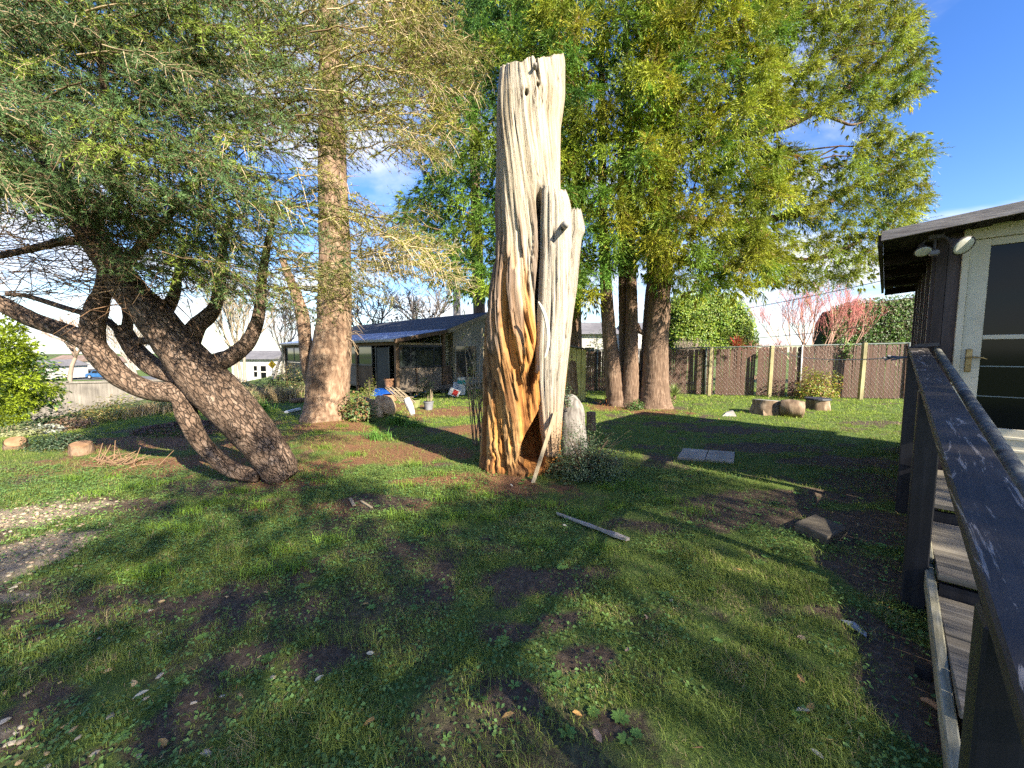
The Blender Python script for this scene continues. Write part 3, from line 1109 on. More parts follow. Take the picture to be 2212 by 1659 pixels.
cL, cR = PUp(1990, 528, 5.30), PUp(2054, 520, 5.22)
b1 = bell(cL, np.array([-.2, -.35, -.55]), .062, .10, 'lamp_head', fl)
b2 = bell(cR, np.array([-.02, -.62, -.42]), .082, .13, 'lamp_head', fl)
for b_, c_, d_, r_, L_ in ((b1, cL, unit([-.2, -.35, -.55]), .056, .10), (b2, cR, unit([-.02, -.62, -.42]), .074, .13)):
    prof = [(.985, 1.0), (1.01, .97), (1.03, .7), (1.04, .3), (1.042, .05)]
    V, F = tube([c_ + d_ * L_ * s for s, _ in prof], [r_ * k for _, k in prof], 20)
    mesh('lens', V, F, M_GLASSW, b_, smooth=True)
q = MB(); c_ = PUp(2018, 546, 5.28); q.box(c_, UV_V * .034, (0, 0, .026), UV_U * .03, .012); q.build('sensor', plain('sensor_plastic', (.16, .15, .15), .3), fl)
q = MB(); q.box(UV(5.3, -.27, 2.585), UV_U * .05, UV_V * .05, (0, 0, .02), .006)
for c_ in (cL, cR, PUp(2018, 540, 5.28)):
    q.tube([c_, (c_ + UV(5.3, -.27, 2.58)) / 2 + np.array([0, 0, .03]), UV(5.3, -.27, 2.58)], .011, 8)
q.build('bracket', M_LAMPB, fl)

# ================================================================ STEPPED RAMP WITH RAILING
M_DECK = nmat('weathered_deck', [(.25, (.13, .115, .09)), (.5, (.27, .245, .20)), (.75, (.40, .37, .31))], scale=5, stretch=(1, 1, 1), rough=.9, bump=.35, dist=.006, distort=1.2)
M_DECKU = None


def grainmat(name, stops, axis, scale=4, along=.35, across=9, rough=.85, bump=.3, chip=None, wear=.56):
    """wood whose grain runs along a given horizontal world direction (or 'z')"""
    m, nt, b = mat_new(name)
    tc = N(nt, 'ShaderNodeTexCoord')
    mp = N(nt, 'ShaderNodeMapping')
    if isinstance(axis, str):
        mp.inputs['Scale'].default_value = (across, across, along)
        nt.links.new(tc.outputs['Object'], mp.inputs['Vector'])
        vec = mp.outputs[0]
    else:
        mr = N(nt, 'ShaderNodeMapping'); mr.vector_type = 'TEXTURE'
        mr.inputs['Rotation'].default_value = (0, 0, math.atan2(axis[1], axis[0]))
        nt.links.new(tc.outputs['Object'], mr.inputs['Vector'])
        mp.inputs['Scale'].default_value = (along, across, across)
        nt.links.new(mr.outputs[0], mp.inputs['Vector'])
        vec = mp.outputs[0]
    n = N(nt, 'ShaderNodeTexNoise', Scale=scale, Detail=8, Roughness=.65, Distortion=.6)
    nt.links.new(vec, n.inputs['Vector'])
    c = ramp(nt, n.outputs['Fac'], stops)
    n2 = N(nt, 'ShaderNodeTexNoise', Scale=1.7, Detail=4)
    nt.links.new(tc.outputs['Object'], n2.inputs['Vector'])
    r2 = N(nt, 'ShaderNodeMapRange')
    r2.inputs['From Min'].default_value = .3; r2.inputs['From Max'].default_value = .7
    r2.inputs['To Min'].default_value = .65; r2.inputs['To Max'].default_value = 1.2
    nt.links.new(n2.outputs['Fac'], r2.inputs['Value'])
    mx = N(nt, 'ShaderNodeMix', data_type='RGBA', blend_type='MULTIPLY'); mx.inputs['Factor'].default_value = 1
    nt.links.new(c, mx.inputs[6]); nt.links.new(r2.outputs[0], mx.inputs[7])
    out = mx.outputs[2]
    hgt = n.outputs['Fac']
    if chip:
        n3 = N(nt, 'ShaderNodeTexNoise', Scale=scale * .8, Detail=9, Roughness=.72, Distortion=2.2)
        mp3 = N(nt, 'ShaderNodeMapping'); mp3.inputs['Scale'].default_value = (.8, .5, .5)
        nt.links.new(vec, mp3.inputs['Vector']); nt.links.new(mp3.outputs[0], n3.inputs['Vector'])
        r3 = N(nt, 'ShaderNodeMapRange'); r3.inputs['From Min'].default_value = wear; r3.inputs['From Max'].default_value = wear + .02
        nt.links.new(n3.outputs['Fac'], r3.inputs['Value'])
        m3 = N(nt, 'ShaderNodeMix', data_type='RGBA')
        nt.links.new(r3.outputs[0], m3.inputs['Factor']); nt.links.new(out, m3.inputs[6])
        cw = ramp(nt, n.outputs['Fac'], chip)
        nt.links.new(cw, m3.inputs[7])
        out = m3.outputs[2]
        sb = N(nt, 'ShaderNodeMath', operation='SUBTRACT')
        nt.links.new(hgt, sb.inputs[0]); nt.links.new(r3.outputs[0], sb.inputs[1]); hgt = sb.outputs[0]
    nt.links.new(out, b.inputs['Base Color'])
    b.inputs['Roughness'].default_value = rough
    b.inputs['Specular IOR Level'].default_value = .3
    bp = N(nt, 'ShaderNodeBump', Strength=bump, Distance=.004)
    nt.links.new(hgt, bp.inputs['Height']); nt.links.new(bp.outputs[0], b.inputs['Normal'])
    return m


_WD = [(.28, (.06, .052, .042)), (.5, (.145, .128, .10)), (.72, (.25, .225, .18))]
M_DECKV = grainmat('weathered_deck_board', _WD, UV_V, scale=4)
M_RAILP = grainmat('chipped_navy_paint', [(.3, (.034, .029, .026)), (.7, (.058, .051, .047))], UV_U, scale=4, rough=.6, chip=[(.3, (.13, .115, .10)), (.7, (.30, .27, .24))], wear=.57)
M_POSTP = grainmat('black_post_paint', [(.3, (.010, .010, .013)), (.7, (.026, .026, .031))], 'z', scale=3, rough=.5, bump=.25)
M_KICK = grainmat('mossy_kick_board', [(.3, (.13, .12, .075)), (.5, (.26, .24, .16)), (.7, (.38, .36, .27))], UV_U, scale=4)
M_TAN = grainmat('bare_wood', [(.3, (.22, .17, .10)), (.7, (.36, .29, .19))], 'z', scale=3)
M_PIPE = nmat('lichen_grey_pipe', [(.3, (.06, .058, .052)), (.5, (.13, .13, .115)), (.68, (.24, .25, .20))], scale=22, rough=.8, bump=.3, dist=.004)
rp = thing('porch_steps', UV(3.4, -.8, 0), 'weathered wooden steps with dark railing leading to the cream door', 'steps')
VR0, VR1 = -.285, -1.38
for (u0, u1, z, nb) in ((4.20, 5.47, .43, 9), (3.20, 4.19, .30, 7), (2.20, 3.19, .18, 7), (1.18, 2.19, .075, 7)):
    step = (u1 - u0) / nb
    for i in range(nb):
        uc = u0 + (i + .5) * step
        dz = rng.uniform(-.003, .003)
        q = MB(); q.box(UV(uc, (VR0 + VR1) / 2, z - .019 + dz), UV_U * (step / 2 - .004), UV_V * abs(VR1 - VR0) / 2, (0, 0, .019), .004)
        q.build('board', M_DECKV, rp)
    q = MB(); q.box(UV(u0 + .03, (VR0 + VR1) / 2, (z - .04) / 2 - .02), UV_U * .018, UV_V * (abs(VR1 - VR0) / 2 - .01), (0, 0, max(.02, (z - .04) / 2)))
    q.build('riser', M_POSTP, rp)
zrail = lambda u: 1.595 - .112 * (5.4 - u)
for u, zb in ((5.34, -.05), (3.36, -.05), (1.10, -.05)):
    zt_ = zrail(u) - .045
    q = MB(); q.box(UV(u, -.205, (zt_ + zb) / 2), UV_U * .052, UV_V * .052, (0, 0, (zt_ - zb) / 2), .006); q.build('post', M_POSTP, rp)
q = MB(); q.bar(UV(5.46, -.2195, zrail(5.46) - .02), UV(.55, -.2195, zrail(.55) - .02), .126, .042, bev=.006); tr = q.build('top_rail', M_RAILP, rp)
q = MB(); q.bar(UV(5.28, -.268, .72), UV(5.28, -.268, 1.50), .02, .09, up=UV_U); q.build('bare_upright', M_TAN, rp)
for (ua, za, ub, zb_) in ((5.28, .515, 3.42, .262), (3.40, .225, 1.10, -.06)):
    q = MB(); q.bar(UV(ua, -.262, za), UV(ub, -.262, zb_), .04, .10, bev=.006); q.build('kick_board', M_KICK, rp)
q = MB(); q.box(UV(2.62, -.215, .0), UV_U * .02, UV_V * .028, (0, 0, .05)); q.build('brace', M_POSTP, rp)
zp = lambda u: 1.562 - .131 * (5.35 - u)
q = MB(); q.tube([UV(u, -.345, zp(u)) for u in np.linspace(5.42, .9, 14)], .0265, 14)
hp = q.build('handrail', M_PIPE, rp, smooth=True)
for u in (5.25, 3.92, 2.52, 1.4):
    q = MB(); q.tube([UV(u, -.275, zp(u) - .045), UV(u, -.31, zp(u) - .05), UV(u, -.34, zp(u) - .045), UV(u, -.345, zp(u) - .02)], .006, 8); q.build('bracket', M_LAMPB, hp, smooth=True)
q = MB(); q.bar(UV(5.44, -.20, zrail(5.44) + .008), UV(5.44, -.36, zrail(5.44) + .02), .03, .03); q.build('rail_end', M_LAMPB, rp)

# ================================================================ CHAIN-LINK FENCE WITH BROWN SLATS
FA, FB = np.array([2.7, 15.53, 0]), np.array([12.9, 12.63, 0])
FT = unit(FB - FA); FL = np.linalg.norm(FB - FA); FNn = np.array([FT[1], -FT[0], 0])     # towards the camera
M_SLAT = nmat('brown_plastic_slat', [(.3, (.105, .060, .044)), (.7, (.160, .095, .072))], scale=8, stretch=(3, 3, .5), rough=.5, bump=.1)
M_WIRE = plain('galvanised_wire', (.34, .32, .29), .5, metal=.3)
M_RAILG = plain('grey_green_rail', (.12, .14, .13), .5, metal=.3)
M_PPOST = grainmat('pale_wood_post', [(.3, (.30, .26, .13)), (.7, (.48, .43, .24))], 'z', scale=3)
fe = thing('chain_link_fence', (FA + FB) / 2, 'long chain-link fence woven with brown slats behind the lawn', 'fence')
hgt = lambda s: 1.60 + .23 * s / FL
_sl = bpy.data.meshes.new('slat')
q = MB(); q.box((0, 0, .5), (.0352, 0, 0), (0, .004, 0), (0, 0, .5)); _sl.from_pydata(np.vstack(q.V).tolist(), [], q.F); _sl.materials.append(M_SLAT)
ns = int(FL / .0735)
for i in range(ns):
    s = (i + .5) * FL / ns
    if rng.random() < .012: continue
    o = link('slat', _sl, fe)
    p = FA + FT * (s + rng.normal(0, .003)) + np.array([0, 0, zg(FA + FT * s) + .02]) - wloc(fe)
    o.location = tuple(p)
    o.rotation_euler = (rng.normal(0, .006), rng.normal(0, .006), math.atan2(FT[1], FT[0]) + rng.normal(0, .05))
    o.scale = (rng.uniform(.90, 1.03), 1, hgt(s) - .05 - rng.uniform(0, .03))
P0, P1 = [], []
for sg in (1, -1):
    for k in np.arange(-1.4, FL + 1.4, .115):
        a, b = k, k + sg * 1.25
        z0, z1 = .03, 1.0
        pa = FA + FT * np.clip(a, 0, FL) + FNn * .012; pb = FA + FT * np.clip(b, 0, FL) + FNn * .012
        ta = (np.clip(a, 0, FL) - a) / (b - a); tb = (np.clip(b, 0, FL) - a) / (b - a)
        ha, hb = hgt(np.clip(a, 0, FL)), hgt(np.clip(b, 0, FL))
        if abs(tb - ta) < .02: continue
        P0.append(pa + np.array([0, 0, ha * ta])); P1.append(pb + np.array([0, 0, hb * tb]))
V, F = seg_tubes(P0, P1, .0019, .0019, 3)
o = heavy('wire_mesh', V, F, M_WIRE, fe); o['kind'] = 'stuff'
q = MB(); q.tube([FA + np.array([0, 0, hgt(0)]), FB + np.array([0, 0, hgt(FL)])], .022, 10); q.build('top_rail', M_RAILG, fe, smooth=True)
M_STEELP = plain('white_steel_post', (.55, .55, .52), .45, metal=.2)


def on_fence(px, off=0.0):
    d = ray(px, 800); d = d / d[1]
    a = FA + FNn * off
    # solve a + FT*s = lambda*d (horizontal)
    A_ = np.array([[FT[0], -d[0]], [FT[1], -d[1]]])
    s, l = np.linalg.solve(A_, -a[:2])
    return a + FT * s, s


for px in (1378, 1730):
    p, s = on_fence(px, .03)
    q = MB(); q.tube([p, p + np.array([0, 0, hgt(s) + .02])], .026, 10); q.build('steel_post', M_STEELP, fe, smooth=True)
for px, h_, ln in ((1533, 1.71, .02), (1664, 1.76, .015), (1862, 1.84, .02)):
    p, s = on_fence(px, .34)
    q = MB(); q.bar(p + np.array([0, 0, -.05]), p + FT * ln * h_ * .6 + np.array([0, 0, h_]), .15, .10, up=FT, bev=.008); q.build('wooden_post', M_PPOST, fe)
for px in (1524, 1290, 1960):
    p, s = on_fence(px, .05)
    q = MB(); q.tube([p, p + np.array([0, 0, hgt(s) + .01])], .03, 10); q.build('steel_post', M_RAILG, fe, smooth=True)
# slack rope from the middle wooden post to the porch rail
pa, _ = on_fence(1666, .40)
pa = pa + np.array([0, 0, 1.68]); pb = UV(5.36, -.15, 1.50)
t = np.linspace(0, 1, 30)
Pc = pa[None] * (1 - t[:, None]) + pb[None] * t[:, None]; Pc[:, 2] -= .16 * 4 * t * (1 - t)
q = MB(); q.tube(Pc, .006, 6)
o = q.build('clothesline', plain('pale_rope', (.5, .48, .44), .8)); tag(o, 'slack pale clothesline from a fence post to the dark railing', 'rope')
q = MB()
for k in range(5):
    q.tube([pb + np.array([-.02 * k, .02 * k, 0]), pb + np.array([-.12 - .02 * k, .03, -.03 + .02 * (k % 3)])], .008, 6)
o = q.build('rope_knot', plain('blue_grey_rope', (.22, .23, .25), .9)); tag(o, 'frayed blue-grey rope knot at the far end of the railing', 'rope')

# ================================================================ PORCH HOUSE IN THE MIDDLE DISTANCE
HC = np.array([-3.93, 13.4, 0.])


def H(t, s, z=0.):
    return HC + UV_U * t + UV_V * s + np.array([0, 0, z])


M_PWOOD = grainmat('porch_brown_wood', [(.3, (.075, .045, .026)), (.7, (.17, .11, .065))], 'z', scale=3, across=7)
M_PGREY = grainmat('porch_grey_planks', [(.3, (.13, .10, .075)), (.7, (.27, .22, .165))], 'z', scale=3, across=7)
M_CREAM = nmat('cream_siding', [(.3, (.23, .205, .155)), (.7, (.33, .30, .23))], scale=6, rough=.7, bump=.05)
M_SHINGLE = nmat('dark_shingle', [(.3, (.030, .034, .042)), (.5, (.055, .06, .07)), (.72, (.085, .085, .085))], scale=26, rough=.9, bump=.5)
M_CORR = nmat('blue_grey_sheet', [(.3, (.10, .14, .24)), (.7, (.19, .25, .38))], scale=6, rough=.35, spec=.5)
M_FRAME = plain('dark_window_frame', (.02, .021, .022), .45)
M_DIM = nmat('dim_house_siding', [(.3, (.22, .24, .22)), (.7, (.34, .36, .33))], scale=8, stretch=(.4, .4, 8), rough=.8)
M_WINGL, _nt, _b = mat_new('window_glass')
_b.inputs['Base Color'].default_value = (.02, .026, .026, 1); _b.inputs['Roughness'].default_value = .05; _b.inputs['Specular IOR Level'].default_value = .9
ph = thing('porch_house', H(0, 0), 'low porch house with blue-grey roof edge and brown plank skirts', 'house')
Hh = lambda a, b: (UV_U * a, UV_V * b)
# roofs
q = MB(); n_ = 40
for k in range(n_):                                     # ribbed sheet over the porch
    s0, s1 = -.28 + 12.0 * k / n_, -.28 + 12.0 * (k + 1) / n_
    w_ = (s1 - s0) * .5
    q.prism([H(-.22, s0, 1.965), H(-.22, s0 + w_, 1.965), H(-.22, s0 + w_, 1.985), H(-.22, s0 + w_ * .75, 2.0), H(-.22, s0 + w_ * .25, 2.0), H(-.22, s0, 1.985)], UV_U * 2.15 + np.array([0, 0, .40]))
    q.prism([H(-.22, s0 + w_, 1.965), H(-.22, s1, 1.965), H(-.22, s1, 1.978), H(-.22, s0 + w_, 1.978)], UV_U * 2.15 + np.array([0, 0, .40]))
pr = q.build('porch_roof', M_CORR, ph)
q = MB(); q.prism([H(1.88, -.32, 2.37), H(4.1, -.32, 3.17), H(6.9, -.32, 2.25), H(6.9, -.32, 2.17), H(4.1, -.32, 3.08), H(1.88, -.32, 2.28)], UV_V * 12.1); q.build('roof', M_SHINGLE, ph)
q = MB(); q.bar(H(-.24, -.30, 1.90), H(1.93, -.30, 2.30), .03, .13); q.build('rake_board', M_PWOOD, ph)
q = MB(); q.bar(H(1.93, -.335, 2.30), H(4.1, -.335, 3.09), .03, .14); q.build('rake_board', M_TAN, ph)
q = MB(); q.bar(H(-.25, -.30, 1.925), H(-.25, 11.7, 1.925), .05, .075); q.build('gutter', M_CREAM, ph)
# porch posts and beams
for (t_, s_) in ((0, 0), (0, 2.94), (0, 5.9), (0, 8.8), (0, 11.4), (1.95, 0)):
    q = MB(); q.bar(H(t_, s_, -.1), H(t_, s_, 1.94 + .19 * t_), .12, .12, up=UV_U); q.build('post', M_PWOOD, ph)
q = MB(); q.bar(H(.0, .065, 1.85), H(.0, 11.4, 1.85), .10, .15); q.build('beam', M_PWOOD, ph)
q = MB(); q.bar(H(.065, 0, 1.83), H(1.885, 0, 1.83), .09, .07); q.build('beam', M_TAN, ph)
q = MB(); q.bar(H(.05, -.0, 1.55), H(.30, -.0, 1.80), .04, .06); q.build('corner_brace', M_PWOOD, ph)
# floor and joist
q = MB(); q.box(H(.98, 5.7, .22), UV_U * .93, UV_V * 5.75, (0, 0, .04)); q.build('porch_floor', M_PGREY, ph)
q = MB(); q.bar(H(.06, -.075, .22), H(2.4, -.075, .22), .05, .16); q.build('joist', M_PGREY, ph)
for t_ in (.5, 1.9, 2.35):
    q = MB(); q.bar(H(t_, -.02, -.05), H(t_, -.02, .16), .09, .09, up=UV_U); q.build('foot_post', M_PGREY, ph)


def plank_panel(a, b, z0, z1, mat, n_, nrm):
    a, b = np.asarray(a), np.asarray(b)
    for k in range(n_):
        c0, c1 = a + (b - a) * (k + .02) / n_, a + (b - a) * (k + .98) / n_
        q = MB(); q.box((c0 + c1) / 2 + np.array([0, 0, (z0 + z1) / 2]) + nrm * rng.uniform(0, .006), (c1 - c0) / 2, nrm * .011, (0, 0, (z1 - z0) / 2))
        q.build('plank', mat, ph)


plank_panel(H(.07, 0), H(.72, 0), .18, .97, M_PGREY, 5, -UV_V)
plank_panel(H(.80, 0), H(1.88, 0), .30, .97, M_PGREY, 8, -UV_V)
plank_panel(H(0, 1.72), H(0, 2.87), .24, 1.0, M_PWOOD, 7, -UV_U)
plank_panel(H(0, 3.02), H(0, 5.82), .24, 1.0, M_PGREY, 12, -UV_U)
plank_panel(H(0, 5.98), H(0, 8.72), .24, 1.0, M_PGREY, 12, -UV_U)
plank_panel(H(0, 8.88), H(0, 11.33), .24, 1.0, M_PGREY, 12, -UV_U)
plank_panel(H(2.03, 0), H(2.32, 0), .32, 1.02, M_PWOOD, 2, -UV_V)
q = MB(); q.bar(H(.76, -.0, -.05), H(.76, -.0, .98), .07, .05, up=UV_V); q.build('stud', M_PWOOD, ph)


def window(a, b, z0, z1, nrm, splits):
    a, b = np.asarray(a), np.asarray(b)
    d = unit(b - a); L_ = np.linalg.norm(b - a)
    q = MB()
    fr = .035
    zz = np.array([0, 0, 1.])
    q.box((a + b) / 2 + zz * z0, d * L_ / 2, nrm * .025, zz * fr)
    q.box((a + b) / 2 + zz * z1, d * L_ / 2, nrm * .025, zz * fr)
    for f in [0] + splits + [1]:
        q.box(a + (b - a) * f + zz * (z0 + z1) / 2, d * .024, nrm * .022, zz * ((z1 - z0) / 2 - fr))
    w = q.build('window', M_FRAME, ph)
    fs = [0] + splits + [1]
    for f0, f1 in zip(fs[:-1], fs[1:]):
        q = MB(); q.box(a + (b - a) * (f0 + f1) / 2 + zz * (z0 + z1) / 2, d * (L_ * (f1 - f0) / 2 - .026), nrm * .004, zz * ((z1 - z0) / 2 - fr)); q.build('pane', M_WINGL, w)


window(H(.09, 0), H(1.88, 0), 1.01, 1.76, -UV_V, [.25, .80])
window(H(0, 1.72), H(0, 2.87), 1.05, 1.76, -UV_U, [])
window(H(0, 3.02), H(0, 5.82), 1.05, 1.76, -UV_U, [.5])
window(H(0, 5.98), H(0, 8.72), 1.05, 1.76, -UV_U, [.5])
window(H(0, 8.88), H(0, 11.33), 1.05, 1.76, -UV_U, [.5])
# screen door in the gap beside the corner post
q = MB(); q.box(H(.05, 1.02, .98), UV_U * .015, UV_V * .50, (0, 0, .72)); sd = q.build('screen_door', plain('dark_screen', (.028, .03, .03), .7), ph)
for s_ in (.54, 1.50): MB().box(H(.03, s_, .98), UV_U * .02, UV_V * .025, (0, 0, .75)).build('frame', M_FRAME, sd)
# house body behind the porch and its right-hand wall
q = MB(); q.box(H(4.2, 5.9, 1.15), UV_U * 2.18, UV_V * 5.6, (0, 0, 1.2)); q.build('wall', M_DIM, ph)
q = MB(); q.prism([H(2.42, -.0, .25), H(6.6, 0, .25), H(6.6, 0, 2.3), H(4.1, 0, 3.05), H(2.42, 0, 2.42)], UV_V * .28); q.build('gable_wall', M_CREAM, ph)
q = MB(); q.box(H(3.05, -.012, 1.15), UV_U * .52, UV_V * .012, (0, 0, .62)); w = q.build('window', M_WINGL, ph)
q = MB()
for a_, b_ in ((-.55, .03), (.55, .03)): q.box(H(3.05 + a_, -.02, 1.15), UV_U * b_, UV_V * .02, (0, 0, .66))
for z_ in (.50, 1.80): q.box(H(3.05, -.021, z_), UV_U * .52, UV_V * .02, (0, 0, .03))
q.build('frame', M_CREAM, w)
q = MB(); q.tube([H(-.10, 11.55, 1.9), H(-.10, 11.55, -.3)], .05, 8); q.build('downpipe', M_CREAM, ph)

# things on and round the porch
def pot_profile(name, base, prof, mat, label, cat, tilt=(0, 0), group=None, lip=True):
    t = thing(name, base, label, cat, group)
    V, F = tube([np.asarray(base) + np.array([tilt[0] * z, tilt[1] * z, z]) for r_, z in prof], [r_ for r_, z in prof], 20)
    mesh('body', V, F, mat, t, smooth=False)
    return t


M_TERRA = nmat('terracotta', [(.3, (.26, .13, .07)), (.7, (.40, .22, .13))], scale=12, rough=.85)
p = H(-.02, .36, .30); p = np.array([*D(841, 830, 13.5)[:2], .27])
t = pot_profile('flower_pot', p, [(.13, 0), (.155, .2), (.17, .30), (.185, .30), (.185, .36), (.165, .36), (.15, .30), (.02, .29)], M_TERRA, 'terracotta flower pot beside the porch screen door', 'flower pot')
q = MB(); q.tube([p + np.array([0, 0, .02]), p + np.array([.02, 0, .30])], .14, 12); q.build('soil', plain('potting_soil', (.03, .022, .016), .95), t)
M_TARP = nmat('blue_tarp', [(.3, (.006, .04, .20)), (.7, (.012, .08, .34))], scale=5, rough=.4, bump=.8, dist=.06)
a = D(803, 838, 13.2); gx_, gy_ = np.meshgrid(np.linspace(0, 1, 26), np.linspace(0, 1, 10))
TX = a[0] + gx_ * .82; TY = 13.05 + gy_ * .5 + .12 * gx_
TZ = .30 - .22 * (1 - gy_) ** 1.5 + .05 * (fbm(gx_ * 5, gy_ * 4, 3.) - .5) - .10 * sstep(.7, 1, gx_)
i_ = (np.arange(9)[:, None] * 26 + np.arange(25)[None]).ravel()
o = heavy('blue_tarp', np.stack([TX, TY, TZ], -1).reshape(-1, 3), np.stack([i_, i_ + 1, i_ + 27, i_ + 26], 1), M_TARP, None, None, True)
o.modifiers.new('s', 'SOLIDIFY').thickness = .008
tag(o, 'crumpled blue tarp spread at the porch edge below the flower pot', 'tarp')
a = D(905, 858, 13.1); TX = a[0] + (gx_ - .5) * .5; TY = 13.0 + gy_ * .4; TZ = .02 + .22 * gx_ * sstep(1, .2, gy_) + .05 * (fbm(gx_ * 6, gy_ * 4, 7.) - .5)
o = heavy('blue_tarp', np.stack([TX, TY, TZ], -1).reshape(-1, 3), np.stack([i_, i_ + 1, i_ + 27, i_ + 26], 1), M_TARP, None, None, True)
o.modifiers.new('s', 'SOLIDIFY').thickness = .008
tag(o, 'small scrap of blue tarp under the grey plank skirt', 'tarp')
q = MB(); p = D(865, 838, 13.9)
M_WHITE = plain('white_plastic', (.72, .72, .70), .4)
M_TEAL = plain('teal_label', (.04, .34, .33), .5)
p = np.array([*D(997, 842, 14.0)[:2], 0.02])
t = pot_profile('bucket', p, [(.13, 0), (.145, .30), (.15, .36), (.155, .36), (.155, .39), (.14, .39)], M_WHITE, 'white plastic bucket with teal lid band by the house wall', 'bucket')
V, F = tube([p + np.array([0, 0, .40]), p + np.array([0, 0, .52])], [.145, .15], 18); mesh('lid_band', V, F, M_TEAL, t)
V, F = tube([p + np.array([0, 0, .52]), p + np.array([0, 0, .62])], [.13, .135], 18); mesh('rim', V, F, M_WHITE, t)
p = np.array([*D(984, 840, 14.3)[:2], .02])
q = MB(); q.box(p + np.array([0, 0, .30]), (.08, 0, 0), (0, .08, 0), (0, 0, .12), .01); q.box(p + np.array([0, 0, .09]), (.10, 0, 0), (0, .1, 0), (0, 0, .085), .01)
o = q.build('plastic_crate', M_WHITE); tag(o, 'small pale plastic crate between porch post and white bucket', 'crate')
p = np.array([*D(981, 852, 13.6)[:2], .13])
q = MB(); q.box(p, (.16, .02, -.07), (-.02, .06, 0), (.06, 0, .12), .006)
rb = q.build('cardboard_box', M_WHITE); tag(rb, 'tilted red and white box lying near the porch post', 'box')
q = MB(); q.box(p + np.array([.05, -.065, .0]), (.08, .01, -.035), (-.001, .004, 0), (.045, 0, .09)); q.build('red_panel', plain('red_print', (.42, .03, .025), .5), rb)
# yellow shed behind the dead trunk
SCn = np.array([2.30, 12.25, 0.]); SA = unit(np.array([.34, 2.1, 0])); SB = unit(np.array([-1, .16, 0]))
M_YEL = grainmat('yellow_boards', [(.3, (.50, .44, .14)), (.7, (.66, .60, .24))], 'z', scale=3, across=6, bump=.1)
M_SHEDR = nmat('shed_roof', [(.3, (.10, .10, .095)), (.7, (.2, .2, .19))], scale=20, rough=.85)
sh = thing('yellow_shed', SCn, 'small yellow board shed just behind the bleached dead trunk', 'shed')
for k in range(8):
    c0 = SCn + SA * (2.2 * (k + .5) / 8)
    q = MB(); q.box(c0 + np.array([0, 0, .80]), SA * (2.2 / 16 - .006), SB * .012, (0, 0, .80)); q.build('board', M_YEL, sh)
for k in range(7):
    c0 = SCn + SB * (1.0 * (k + .5) / 7); h_ = .80 + .10 * (k + .5) / 7
    q = MB(); q.box(c0 - SA * .002 + np.array([0, 0, h_]), SB * (1.0 / 14 - .006), SA * .012, (0, 0, h_)); q.build('board', M_YEL, sh)
q = MB(); q.prism([SCn - SA * .12 - SB * .10 + np.array([0, 0, 1.60]), SCn - SA * .12 + SB * 1.1 + np.array([0, 0, 1.83]), SCn - SA * .12 + SB * 1.1 + np.array([0, 0, 1.87]), SCn - SA * .12 - SB * .10 + np.array([0, 0, 1.64])], SA * 2.4); q.build('roof', M_SHEDR, sh)

# ================================================================ TREES
M_BARKL = nmat('plated_conifer_bark', [(.28, (.060, .038, .025)), (.46, (.15, .098, .066)), (.60, (.25, .175, .125)), (.76, (.36, .28, .22))], scale=12, stretch=(1.5, 1.5, .55), rough=.9, bump=1.0, dist=.03, voro=19, vmul=.4, tilt=R(-37), distort=.8)
M_BARKT = nmat('tan_flaky_bark', [(.28, (.08, .046, .028)), (.45, (.20, .126, .08)), (.6, (.30, .205, .135)), (.75, (.41, .305, .215))], scale=16, stretch=(1, 1, .38), rough=.9, bump=.9, dist=.03)
M_BARKR = nmat('stringy_red_bark', [(.28, (.065, .040, .027)), (.5, (.17, .11, .073)), (.74, (.33, .235, .165))], scale=5, stretch=(7, 7, .7), rough=.95, bump=.9, dist=.02)
M_TWIG = leafmat('bare_twig', rough=.85, trans=0)
M_NEEDLE = leafmat('conifer_needle', rough=.5, trans=.22)
M_SHOOT = leafmat('cedar_shoot', rough=.5, trans=.28)
M_LEAF = leafmat('broad_leaf', rough=.42, trans=.3, spec=.4)

